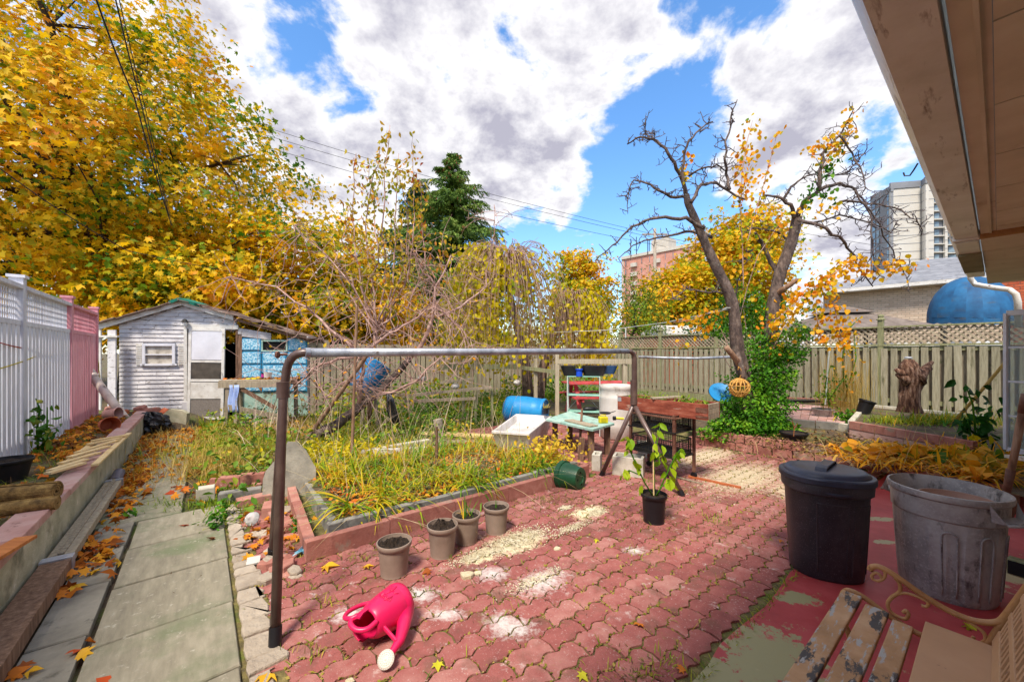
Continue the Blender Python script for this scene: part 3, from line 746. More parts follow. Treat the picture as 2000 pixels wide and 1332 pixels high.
# ---------------------------------------------------------------- daylily bed A
BAU0, BAU1, BAV0, BAV1 = 2.88, 4.75, .53, 3.40
def bed_a():
 t = thing('raised_bed', 'raised bed of yellowing daylilies edged with pink blocks beside the red patio', 'garden bed', W(0, 0), GA)
 def run(x0, y0, x1, y1, w, h, z0, mat, name, L0, taper=0):
  d = Vector((x1 - x0, y1 - y0)); n = max(1, round(d.length / L0)); rz = math.atan2(d.y, d.x)
  for i in range(n):
   c = Vector((x0, y0)) + d * ((i + .5) / n)
   mb = MB(); L_ = d.length / n - .004
   mb.prism([(-L_ / 2, -w / 2), (L_ / 2, -w / 2), (L_ / 2, w / 2), (-L_ / 2, w / 2)], z0, z0 + h + random.gauss(0, .003), .006)
   o = mb.build(name, mat, t); o.location = (c.x, c.y, 0); o.rotation_euler = (random.gauss(0, .008), 0, rz + random.gauss(0, .006))
 run(BAV0, BAU0 + .035, BAV1, BAU0 + .035, .065, .155, -.02, M['pink_block'], 'kerb_block', .62)
 run(BAV0 + .04, BAU0 + .07, BAV0 + .16, BAU1, .07, .12, -.02, M['pink_block'], 'kerb_block', .5)
 run(BAV0 + .17, BAU0 + .16, BAV1 - .05, BAU0 + .16, .06, .17, -.02, M['grey_kerb'], 'kerb_stone', .6)
 run(BAV0 + .24, BAU0 + .24, BAV0 + .28, BAU1 - .1, .055, .14, -.02, M['grey_kerb'], 'kerb_stone', .6)
 run(BAV1 + .02, BAU0 + .04, BAV1 + .02, BAU1, .065, .15, -.02, M['pink_block'], 'kerb_block', .5)
 run(BAV0 + .15, BAU1 + .1, BAV1 - .9, BAU1 + .1, .09, .13, -.02, M['pink_block'], 'kerb_block', .22)
 run(1.55, BAU1 + .23, 2.5, BAU1 + .28, .10, .20, -.02, M['cream_block'], 'kerb_stone', .4)
 mb = MB(); nx, ny = 20, 14
 for j in range(ny + 1):
  for i in range(nx + 1):
   v = BAV0 + .27 + (BAV1 - .3 - BAV0) * i / nx; u = BAU0 + .19 + (BAU1 - BAU0 - .16) * j / ny
   mb.v.append((v, u, .10 + .015 * math.sin(v * 9) + random.gauss(0, .008)))
 for j in range(ny):
  for i in range(nx):
   a = j * (nx + 1) + i; mb.f.append((a, a + 1, a + nx + 2, a + nx + 1))
 mb.build('bed_soil', M['soil'], t, smooth=True)
 for k, (v, u, z, w, l, h) in enumerate(((.50, 3.55, .03, .10, .2, .07), (.47, 3.75, .03, .10, .2, .07), (.45, 3.95, .05, .12, .18, .10), (.36, 4.35, .03, .26, .12, .07))):
  m2 = MB(); m2.prism([(-w/2,-l/2),(w/2,-l/2),(w/2,l/2),(-w/2,l/2)], 0, h, .006)
  o = m2.build('kerb_block', M['pink_block'], t); o.location = (v, u, -.01); o.rotation_euler = (0, 0, random.gauss(0, .2))
bed_a()
def kerb_pieces():
 t = thing('bed_edging', 'short rows of pink and grey kerb bricks edging the weeds beside the path', 'edging', G(450, 960))
 for k, (px, py, w, l, h, rz, m) in enumerate(((402, 975, .14, .12, .12, .6, 'cream_block'), (428, 950, .14, .09, .1, .3, 'pink_block'), (455, 948, .14, .09, .1, .35, 'pink_block'), (482, 945, .16, .09, .11, .35, 'pink_block'), (505, 943, .12, .09, .11, .35, 'pink_block'), (470, 975, .34, .1, .09, .5, 'grey_kerb'))):
  m2 = MB(); m2.prism([(-w/2,-l/2),(w/2,-l/2),(w/2,l/2),(-w/2,l/2)], 0, h, .006)
  o = m2.build('kerb_block', M[m], t); o.location = G(px, py) - t.location; o.rotation_euler = (0, 0, rz)
kerb_pieces()
# ---------------------------------------------------------------- right-hand beds and upper terrace
BZ = .2
def right_beds():
 t = thing('retaining_kerb', 'curved two-course kerb of wavy reddish pavers holding the right-hand bed', 'wall', (0, 0, 0))
 pts = [G(*p) for p in ((1345, 866), (1400, 872), (1450, 881), (1560, 897), (1650, 908), (1730, 922), (1790, 940), (1850, 962))]
 pl = []
 for a, b in zip(pts, pts[1:]):
  n = max(1, round((b - a).length / .02))
  pl += [a.lerp(b, i / n) for i in range(n)]
 pl.append(pts[-1])
 step = .215; acc = 0; marks = [pl[0]]
 for a, b in zip(pl, pl[1:]):
  acc += (b - a).length
  if acc >= step: marks.append(b); acc = 0
 for c in range(2):
  for i, (a, b) in enumerate(zip(marks, marks[1:])):
   if c: a = a.lerp(b, .5); b = b.lerp(marks[min(i + 2, len(marks) - 1)], .5)
   d = b - a; rz = math.atan2(d.y, d.x); l = d.length - .012
   if l < .05: continue
   h = .108
   z0 = c * .12 - .005
   poly = [(0, 0), (l * .3, .012), (l * .55, -.008), (l * .8, .012), (l, 0), (l + .006, h * .5), (l, h), (l * .8, h + .012), (l * .55, h - .008), (l * .3, h + .012), (0, h), (.006, h * .5)]
   mb = MB(); Mx = Matrix(((1, 0, 0, 0), (0, 0, 1, 0), (0, 1, 0, z0), (0, 0, 0, 1)))
   mb.prism(poly, -.035, .035, .008, M=Mx)
   o = mb.build('paver', M['pink_block'], t); o.location = a + Vector((0, 0, 0)); o.rotation_euler = (random.gauss(0, .05), 0, rz + random.gauss(0, .05))
 e = bpy.data.objects.new('right_bed', None); COL.objects.link(e); e['kind'] = 'structure'
 mb = MB()
 back = [PD(1345, 800, 8.6), PD(1420, 800, 8.8), PD(1500, 800, 9), PD(1600, 800, 9), PD(1700, 800, 8.9), PD(1800, 800, 8.3), PD(1900, 800, 7.6), PD(2050, 800, 6.8)]
 front = [p + Vector((0, .03, 0)) for p in pts]
 front[-1] = G(2000, 1010)
 rows = 9
 for j in range(rows):
  s = j / (rows - 1)
  for a, b in zip(front, back):
   q = a.lerp(b, s); z = BZ - .03 + .08 * s + random.gauss(0, .008)
   mb.v.append((q.x, q.y, z))
 k = len(front)
 for j in range(rows - 1):
  for i in range(k - 1):
   a = j * k + i; mb.f.append((a, a + 1, a + k + 1, a + k))
 mb.build('bed_soil', M['soil'], e, smooth=True)
right_beds()
def terrace():
 t = thing('garden_terrace', 'raised terrace of pale pink pavers edged by grey kerb stones before the lattice fence', 'terrace', (0, 0, 0))
 z = .30
 def kerb(p, q, w, h, n, mat, name='kerb_stone'):
  for i in range(n):
   a = p.lerp(q, (i + .02) / n); b = p.lerp(q, (i + .98) / n)
   mb = MB(); mb.beam(a + Vector((0, 0, -h / 2)), b + Vector((0, 0, -h / 2)), w, h); mb.build(name, M[mat], t)
 a = G(1505, 803 + 12, .31); b = G(1640, 826, .31); c = G(1815, 856, .31)
 kerb(a, b, .09, .16, 3, 'grey_kerb'); kerb(b, c, .09, .16, 4, 'cream_block')
 f0 = G(1500, 812, z); f1 = G(1650, 826, z); b0 = G(1500, 785, z); b1 = G(1665, 797, z)
 n = 9; m = 7
 for i in range(n):
  for j in range(m):
   def q(s, r): return f0.lerp(f1, s).lerp(b0.lerp(b1, s), r)
   s0, s1, r0, r1 = i / n, (i + .96) / n, j / m, (j + .93) / m
   mb = MB(); P = [q(s0, r0), q(s1, r0), q(s1, r1), q(s0, r1)]
   mb.prism([(p.x, p.y) for p in P], z - .05, z + random.gauss(0, .003), .004)
   mb.build('paver', M['pink_cap'], t)
 MB().prism([(p.x, p.y) for p in (f0, f1, b1, b0)], 0, z - .012).build('terrace_fill', M['joint'], t)
 kerb(G(1530, 757 + 18, .38), G(1610, 779, .38), .06, .1, 3, 'pink_block', 'kerb_block')
 kerb(G(1610, 778, .38), G(1668, 787, .38), .06, .1, 2, 'pink_block', 'kerb_block')
terrace()
def box_bed():
 t = thing('raised_bed', 'raised pink block bed with wavy top edge around the driftwood stump', 'garden bed', (0, 0, 0))
 z = .42
 fl = G(1662, 822, z); fr = G(1905, 862, z); bl = G(1690, 790, z); br = G(1920, 812, z)
 def row(p, q, n, z0, h, w, mat, name):
  for i in range(n):
   a = p.lerp(q, (i + .01) / n); b = p.lerp(q, (i + .99) / n); a.z = b.z = z0 + h / 2
   mb = MB(); mb.beam(a, b, w, h - .004); mb.build(name, M[mat], t)
 row(fl, fr, 9, .31, .11, .07, 'pink_block', 'paver'); row(fl, fr, 4, .17, .135, .06, 'pink_cap', 'kerb_block')
 row(fl, bl, 3, .31, .11, .07, 'cream_block', 'kerb_stone'); row(fl, bl, 3, .17, .135, .06, 'pink_block', 'kerb_block')
 row(bl, br, 5, .28, .15, .07, 'cream_block', 'kerb_stone')
 MB().prism([(p.x, p.y) for p in (fl, fr, br, bl)], .1, .385).build('bed_soil', M['soil'], t)
box_bed()
def far_kerbs():
 t = thing('bed_edging', 'two low pink kerb blocks ending the right bed behind the grey bin', 'edging', G(1850, 945, .1))
 for px, py, l, rz in ((1806, 938, .22, -.3), (1865, 948, .42, -.18), (1925, 960, .3, -.2)):
  mb = MB(); mb.prism([(-l/2,-.05),(l/2,-.05),(l/2,.05),(-l/2,.05)], -.1, .07, .006)
  o = mb.build('kerb_block', M['pink_block'], t); o.location = G(px, py, .12) - t.location; o.rotation_euler = (0, 0, rz)
far_kerbs()
# ---------------------------------------------------------------- fences
def right_fence():
 t = thing('lattice_fence', 'weathered board fence with diagonal lattice top along the right side of the yard', 'fence', W(0, 11.2), GA + math.pi / 2)
 Y0 = -.0
 z0, z1, z2 = .22, 1.56, 1.93
 bm = MB().prism([(-.05, -.009), (.05, -.009), (.05, .009), (-.05, .009)], 0, 1.27).mesh('board', M['wood_fence'])
 back = MB().prism([(-.05, -.009), (.05, -.009), (.05, .009), (-.05, .009)], 0, 1.27).mesh('board', M['wood_grey'])
 u0, u1 = -1.3, 9.6
 n = int((u1 - u0) / .147)
 for i in range(n):
  x = u0 + i * .147
  inst('board', bm, t, (x, .045, z0 + random.gauss(.03, .01)), (0, random.gauss(0, .006), 0))
  inst('board', back, t, (x + .0735, -.045, z0 + .03))
 mb = MB()
 for z in (.42, 1.50): 
  MB().box(((u0 + u1) / 2, 0, z), (u1 - u0, .038, .085)).build('rail', M['wood_green'], t)
 MB().box(((u0 + u1) / 2, .03, z1 + .01), (u1 - u0, .05, .04)).build('rail', M['wood_green'], t)
 MB().box(((u0 + u1) / 2, 0, z2 + .02), (u1 - u0, .1, .03)).build('top_rail', M['wood_green'], t)
 H = z2 - z1 - .03; L_ = H * math.sqrt(2) + .01
 sl = MB().box((0, 0, 0), (.032, .006, L_)).mesh('lattice_slat', M['wood_grey'])
 x = u0 + .1; pit = .105
 while x < u1 - .35:
  inst('lattice_slat', sl, t, (x + H / 2, .008, (z1 + z2) / 2 + .015), (0, R(45), 0))
  inst('lattice_slat', sl, t, (x + H / 2, -.008, (z1 + z2) / 2 + .015), (0, R(-45), 0))
  x += pit
 for i, u in enumerate((-.55, 1.55, 3.05, 4.9, 6.6, 8.1, 9.6)):
  mb = MB().box((0, 0, 1.05), (.095, .095, 2.1)); o = mb.build('post', M['wood_green'], t); o.location = (u, 0, 0)
  c = MB().lathe([(.075, 0), (.075, .02), (.05, .035), (.045, .06), (.055, .085), (.045, .11), (.0, .125)], n=10); k = c.build('post_cap', M['wood_green'], o, smooth=False); k.location = (0, 0, 2.1)
 MB().box(((u0 + u1) / 2, .06, .10), (u1 - u0, .03, .26)).build('gravel_board', M['wood_green'], t)
right_fence()
def back_fence():
 t = thing('board_fence', 'pale weathered board fence without lattice closing the back of the yard', 'fence', W(9.6, 0), GA)
 bm = MB().prism([(-.055, -.009), (.055, -.009), (.055, .009), (-.055, .009)], 0, 1.55).mesh('board', M['wood_back'])
 v0, v1 = 1.9, 11.1
 n = int((v1 - v0) / .14)
 for i in range(n):
  x = v0 + i * .14
  inst('board', bm, t, (x, -.04, .05 + random.gauss(0, .015)), (0, random.gauss(0, .006), 0))
  inst('board', bm, t, (x + .07, .03, .05))
 for z in (.4, 1.45): MB().box(((v0 + v1) / 2, 0, z), (v1 - v0, .035, .085)).build('rail', M['wood_grey'], t)
 for v in (2.2, 4.4, 6.6, 8.8): MB().box((v, 0, .85), (.09, .09, 1.7)).build('post', M['wood_grey'], t)
back_fence()
def white_fence():
 t = thing('white_fence', 'white painted picket fence with square trellis top, its far section pink', 'fence', W(0, -1.56), GA + math.pi / 2)
 g = -.0
 zb, zt = .24, 1.72
 wm = MB().prism([(-.044, -.011), (.044, -.011), (.044, .011), (-.044, .011)], 0, 1.47).mesh('picket', M['white_fence'])
 pk = MB().prism([(-.044, -.011), (.044, -.011), (.044, .011), (-.044, .011)], 0, 1.47).mesh('picket', M['pink_fence'])
 P1 = 8.35
 u = 1.5
 while u < 10.0:
  inst('picket', wm if u < P1 else pk, t, (u, -.03, zb + random.gauss(0, .008)), (0, random.gauss(0, .004), 0))
  u += .118
 posts = [(2.3, 'white_fence'), (5.0, 'white_fence'), (7.0, 'white_fence'), (8.4, 'pink_fence'), (10.05, 'pink_fence')]
 posts = [(1.2, 'white_fence'), (3.35 + 1.2, 'white_fence'), (6.45, 'white_fence'), (8.35, 'pink_fence'), (10.05, 'pink_fence')]
 for (a, ma), (b, mb_) in zip(posts, posts[1:]):
  mt = M[mb_ if b > 8.5 else 'white_fence']
  L_ = b - a - .1; c = (a + b) / 2
  for z, h, d in ((zt, .05, .07), (2.10, .04, .11)):
   MB().box((c, -.01, z), (L_, d, h)).build('rail', mt, t)
  MB().box((c, .0, .45), (L_, .035, .09)).build('rail', mt, t)
  k = int(L_ / .058); H = 2.08 - zt - .03
  me = MB().box((0, 0, 0), (.014, .008, H)).mesh('trellis_slat', mt)
  for i in range(k): inst('trellis_slat', me, t, (a + .05 + (i + .5) * L_ / k, -.012, zt + .025 + H / 2))
  for j in range(1, 5):
   MB().box((c, -.004, zt + .025 + H * j / 5), (L_, .007, .014)).build('trellis_slat', mt, t)
 for p, m in posts:
  o = MB().box((0, 0, 1.1), (.10, .10, 2.2)).build('post', M[m], t); o.location = (p, -.01, 0)
  o2 = MB().box((0, 0, 0), (.13, .13, .03)).build('post_cap', M[m], o); o2.location = (0, 0, 2.21)
white_fence()
def corner_boards():
 t = thing('old_gate', 'narrow old gate of two flaking boards between the pink fence and the shed', 'gate', (PD(205, 800, 7.45).x, PD(205, 800, 7.45).y, 0))
 for px0, px1, m in ((181, 200, 'white_trim'), (209, 229, 'siding')):
  a = PD(px0, 657, 7.45); b = PD(px1, 657, 7.5); 
  w = (b - a).length; c = (a + b) / 2 - t.location
  mb = MB().box((c.x, c.y, .95 + .05), (w, .025, 1.7)); mb.build('board', M[m], t)
 mb = MB().beam(PD(180, 657, 7.42) - t.location + Vector((0, 0, 0)), PD(231, 657, 7.45) - t.location, .05, .035); 
 o = mb.build('rail', M['white_trim'], t)
corner_boards()
# ---------------------------------------------------------------- garden shed
def build_shed():
 A = Vector((-7.80, 7.68, 0)); B = Vector((-4.50, 8.62, 0))
 rz = math.atan2(B.y - A.y, B.x - A.x)
 t = thing('garden_shed', 'old white clapboard shed with blue lean-to wall and sagging roof at the path end', 'shed', A, rz)
 dx, dy = B.x - A.x, B.y - A.y; LN = math.hypot(dx, dy)
 def S(px, py):
  k = (px - 1000) / F
  q = (A.y * k - A.x) / (dx - k * dy)
  Y = A.y + dy * q
  return q * LN, HC - (py - HZ) / F * Y
 peak = S(360, 594); el = S(203, 641); mid = S(470, 634); er = S(606, 668)
 kink = S(455, 622)
 line = [el, peak, kink, S(530, 645), er]
 def roof_z(x):
  for (a, b), (c, d) in zip(line, line[1:]):
   if a <= x <= c: return b + (d - b) * (x - a) / (c - a)
  return line[0][1] if x < line[0][0] else line[-1][1]
 x0 = S(234, 700)[0]; xd0 = S(367, 700)[0]; xd1 = S(462, 700)[0]; xe = S(600, 700)[0]
 wx0, wz1 = S(281, 671); wx1, wz0 = S(345, 714)
 door_top = S(400, 641)[1]
 bh = .085; z = .02; row = 0
 while z < peak[1]:
  zt = z + bh
  xa, xb = x0, xd1
  if zt > roof_z(xa):
   xs = [x0 + (xd1 - x0) * i / 80 for i in range(81)]
   ok = [x for x in xs if roof_z(x) - .03 > z + bh * .4]
   if not ok: break
   xa, xb = ok[0], ok[-1]
  spans = []
  if zt < door_top: xb = min(xb, xd0)
  if z + bh * .5 > wz0 and z + bh * .5 < wz1: spans = [(xa, wx0), (wx1, xb)]
  else:
   cut = xa + (xb - xa) * random.uniform(.25, .75) if (xb - xa) > .8 else None
   spans = [(xa, cut), (cut, xb)] if cut else [(xa, xb)]
  for a, b in spans:
   if b - a < .03: continue
   mb = MB(); g = .002
   s = random.gauss(0, .003)
   vs = []
   for x in (a + g, b - g):
    zz = z + s
    vs += [(x, -.028, zz), (x, -.01, zz + bh), (x, .0, zz + bh), (x, .0, zz)]
   mb.add(vs, [(0, 1, 2, 3), (7, 6, 5, 4), (0, 4, 5, 1), (1, 5, 6, 2), (2, 6, 7, 3), (3, 7, 4, 0)])
   mb.build('siding_board', M['siding'], t)
  z += bh; row += 1
 D = 2.6
 core = MB()
 core.prism([(x0, .02), (xd0, .02), (xd0, D), (x0, D)], 0, 1.8)
 pts = [(x0, 0), (x0, roof_z(x0) - .02), (peak[0], peak[1] - .03), (xd1, roof_z(xd1) - .03), (xd1, door_top + .0), (xd0, door_top), (xd0, 0)]
 c2 = MB(); Mx = Matrix(((1, 0, 0, 0), (0, 0, 1, 0), (0, 1, 0, 0), (0, 0, 0, 1)))
 c2.prism(pts, .002, .02, M=Mx); c2.build('wall', M['siding'], t)
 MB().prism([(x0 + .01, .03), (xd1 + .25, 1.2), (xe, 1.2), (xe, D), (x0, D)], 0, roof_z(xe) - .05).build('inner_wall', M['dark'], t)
 for xx in (x0, xe):
  MB().box((xx, D / 2, .9), (.03, D - .04, 1.75)).build('side_wall', M['siding'], t)
 xo1 = S(463, 700)[0]
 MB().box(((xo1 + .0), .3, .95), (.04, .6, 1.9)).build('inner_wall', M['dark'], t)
 MB().box((xd1 + .015, -.01, .97), (.035, .06, 1.93)).build('door_post', M['wood_brown'], t)
 dl, dr = S(368, 640)[0], S(437, 640)[0]; w = dr - dl + .05; h = door_top - .03
 door = MB(); e = bpy.data.objects.new('door', None)
 fr = MB()
 for bx, bz, bw, bhh in ((.03, h / 2, .055, h), (w - .03, h / 2, .055, h), (w / 2, h - .03, w - .11, .055), (w / 2, .03, w - .11, .055), (w / 2, h * .43, w - .11, .05), (w / 2, h * .70 - .12, w - .11, .045)):
  fr.box((bx, 0, bz), (bw, .035, bhh))
 d = fr.build('door', M['white_trim'], t, bevel=.003); d.location = (dl, -.05, .03); d.rotation_euler = (0, R(1.0), R(-6))
 def pan(z0, z1, mat, nm, y=.0):
  MB().box((w / 2, y, (z0 + z1) / 2), (w - .115, .012, z1 - z0)).build(nm, mat, d)
 pan(.06, h * .22, pm('mesh_panel', ['#6e665e', '#8a827a'], 60, .8, .8, 120), 'mesh_panel')
 pan(h * .23, h * .41, M['white_trim'], 'lower_panel', -.008)
 pan(h * .44, h * .64, pm('dusty_screen', ['#3a342e', '#5a5248'], 6, .7, .3), 'screen_panel')
 pan(h * .655, h - .06, M['window_white'], 'upper_panel', -.004)
 MB().tube([(w - .05, -.03, h * .45), (w - .05, -.07, h * .45), (w - .05, -.07, h * .52), (w - .05, -.03, h * .52)], .008, 6).build('handle', M['black_metal'], d)
 for xx in (dl - .03,):
  MB().box((xx, -.035, .98), (.055, .04, 1.92)).build('door_post', M['white_trim'], t)
 MB().box(((dl + xd1) / 2, -.035, door_top + .03), (xd1 - dl + .1, .045, .09)).build('lintel', M['white_trim'], t)
 MB().box((S(366, 800)[0] - .02, -.05, .2), (.10, .03, .4)).build('door_post', M['siding'], t)
 win = MB(); cx = (wx0 + wx1) / 2; cz = (wz0 + wz1) / 2; ww = wx1 - wx0; wh = wz1 - wz0
 for bx, bz, bw, b2 in ((wx0 + .025, cz, .05, wh), (wx1 - .025, cz, .05, wh), (cx, wz1 - .025, ww - .1, .05), (cx, wz0 + .02, ww + .06, .04), (cx, cz, ww - .1, .025)):
  win.box((bx, -.045, bz), (bw, .04, b2))
 wo = win.build('window', M['window_white'], t, bevel=.003)
 MB().box((cx, -.02, cz), (ww - .09, .008, wh - .08)).build('pane', pm('curtained_pane', ['#8e8678', '#b8b0a2', '#c8c2b6'], 8, .4, .1), wo)
 for sx in (wx0 - .06, wx1 + .11):
  sm = MB()
  for k in range(11): sm.box((sx, -.035, wz0 + .03 + k * (wh - .04) / 11), (.09 if sx < cx else .12, .02, .022))
  sm.box((sx, -.026, cz), (.1 if sx < cx else .13, .012, wh))
  sm.build('shutter', M['white_trim'], t)
 def roof_piece(x0_, x1_, y0, y1, up, mat, nm, th=.03, dzn=0.0):
  a = roof_z(x0_) + up; b = roof_z(x1_) + up - dzn
  mb = MB(); mb.add([(x0_, y0, a), (x1_, y0, b), (x1_, y1, b), (x0_, y1, a), (x0_, y0, a + th), (x1_, y0, b + th), (x1_, y1, b + th), (x0_, y1, a + th)],
                          ((0,3,2,1),(4,5,6,7),(0,1,5,4),(1,2,6,5),(2,3,7,6),(3,0,4,7)))
  return mb.build(nm, mat, t)
 roof_piece(el[0] - .02, peak[0], -.12, -.09, -.035, M['white_trim'], 'barge_board', .11)
 roof_piece(peak[0], kink[0] + .05, -.12, -.09, -.035, M['white_trim'], 'barge_board', .11)
 roof_piece(kink[0] + .05, er[0] + .1, -.13, -.1, -.03, M['wood_brown'], 'barge_board', .06)
 for (xa, xb) in ((el[0] - .08, peak[0]), (peak[0], kink[0]), (kink[0], S(530, 645)[0]), (S(530, 645)[0], er[0] + .15)):
  k = max(3, int((xb - xa) / .16)); 
  for i in range(k):
   a = xa + (xb - xa) * i / k; b = xa + (xb - xa) * (i + 1) / k
   y = -.22
   while y < D:
    l = random.uniform(.4, .9)
    mb = MB(); za = (roof_z(max(a, el[0])) + .06 + random.gauss(0, .012)); zb = roof_z(max(b, el[0])) + .06 + random.gauss(0, .012)
    yy = y + random.gauss(0, .03) if y < 0 else y; ye = min(y + l, D + .1)
    mb.add([(a, yy, za), (b + .02, yy, zb), (b + .02, ye, zb), (a, ye, za), (a, yy, za + .018), (b + .02, yy, zb + .018), (b + .02, ye, zb + .018), (a, ye, za + .018)],
                       ((0,3,2,1),(4,5,6,7),(0,1,5,4),(1,2,6,5),(2,3,7,6),(3,0,4,7)))
    mb.build('roof_sheet', M['shed_roof'], t)
    y += l
 mb = MB()
 ctl = [(S(340, 586)[0], -.2), (peak[0], -.25), (S(392, 606)[0], -.27), (S(398, 612)[0], -.2)]
 vs = []
 for i, (x, y) in enumerate(ctl): vs += [(x, y, roof_z(x) + .10), (x + .05, y + .35, roof_z(x) + .115)]
 mb.add(vs, [(0, 2, 3, 1), (2, 4, 5, 3), (4, 6, 7, 5)])
 mb.add([(v[0], v[1] + .01, v[2] - .06) for v in vs[::2]] + [vs[0], vs[2], vs[4], vs[6]], [(0, 1, 5, 4), (1, 2, 6, 5), (2, 3, 7, 6)])
 mb.build('green_sheet', M['green_tarp'], t)
 bx0 = S(466, 700)[0]
 MB().box(((bx0 + xe) / 2, .03, .85), (xe - bx0, .03, 1.7)).build('back_board', M['teal'], t)
 MB().box((bx0 + .03, -.01, .95), (.08, .04, 1.72)).build('door_post', M['wood_brown'], t)
 p = [S(462, 640), S(530, 651), S(530, 664), S(462, 656)]
 mb = MB(); mb.add([(p[0][0], -.03, p[0][1]), (p[1][0], -.03, p[1][1]), (p[2][0], -.03, p[2][1]), (p[3][0], -.03, p[3][1])] + [(q[0], 0, q[1]) for q in p], ((3,2,1,0),(4,5,6,7),(0,1,5,4),(1,2,6,5),(2,3,7,6),(3,0,4,7)))
 mb.build('fascia', M['siding'], t)
 a = S(514, 667); b = S(559, 684)
 MB().box(((a[0] + b[0]) / 2, .004, (a[1] + b[1]) / 2), (b[0] - a[0], .01, a[1] - b[1])).build('pane', M['dark'], t)
 mb = MB()
 for c, d_ in ((( (a[0]+b[0])/2, -.012, a[1] + .015), (b[0]-a[0]+.06, .03, .03)), (((a[0]+b[0])/2, -.012, b[1] - .015), (b[0]-a[0]+.06, .03, .03)), ((a[0] - .015, -.012, (a[1]+b[1])/2), (.03, .03, a[1]-b[1])), ((b[0] + .015, -.012, (a[1]+b[1])/2), (.03, .03, a[1]-b[1]))): mb.box(c, d_)
 mb.build('window', M['teal'], t)
 cols = [(468, 511), (512, 560), (562, 600)]
 for ci, (pa, pb) in enumerate(cols):
  for r_, (ya, yb) in enumerate(((660, 685), (686.5, 711), (712.5, 738), (740, 764))):
   if ci == 1 and r_ == 0: continue
   if ci == 2 and r_ in (1,): pass
   a = S(pa, ya); b = S(pb, yb); cx = (a[0] + b[0]) / 2; cz = (a[1] + b[1]) / 2
   o = MB().box((cx, -.004, cz), (b[0] - a[0] - .004, .022, a[1] - b[1] - .004)).build('panel', M['blue_frame'], t, bevel=.004)
   MB().box((cx, -.018, cz), (b[0] - a[0] - .05, .012, a[1] - b[1] - .045)).build('panel_face', M['blue_panel'], o, bevel=.004)
 lx, lz = S(367, 632)
 o = MB().lathe([(.0, .09), (.03, .075), (.062, .03), (.065, .02)], (lx, -.12, lz), 8).build('lantern', M['black_metal'], t)
 MB().lathe([(.03, -.06), (.035, -.055), (.05, .02), (0, .02)], (lx, -.12, lz), 8).build('lantern_glass', M['clear'], o)
 MB().beam((lx, -.02, lz + .03), (lx, -.1, lz + .04), .02, .02).build('bracket', M['black_metal'], o)
 return S, t
SHED_S, SHED = build_shed()
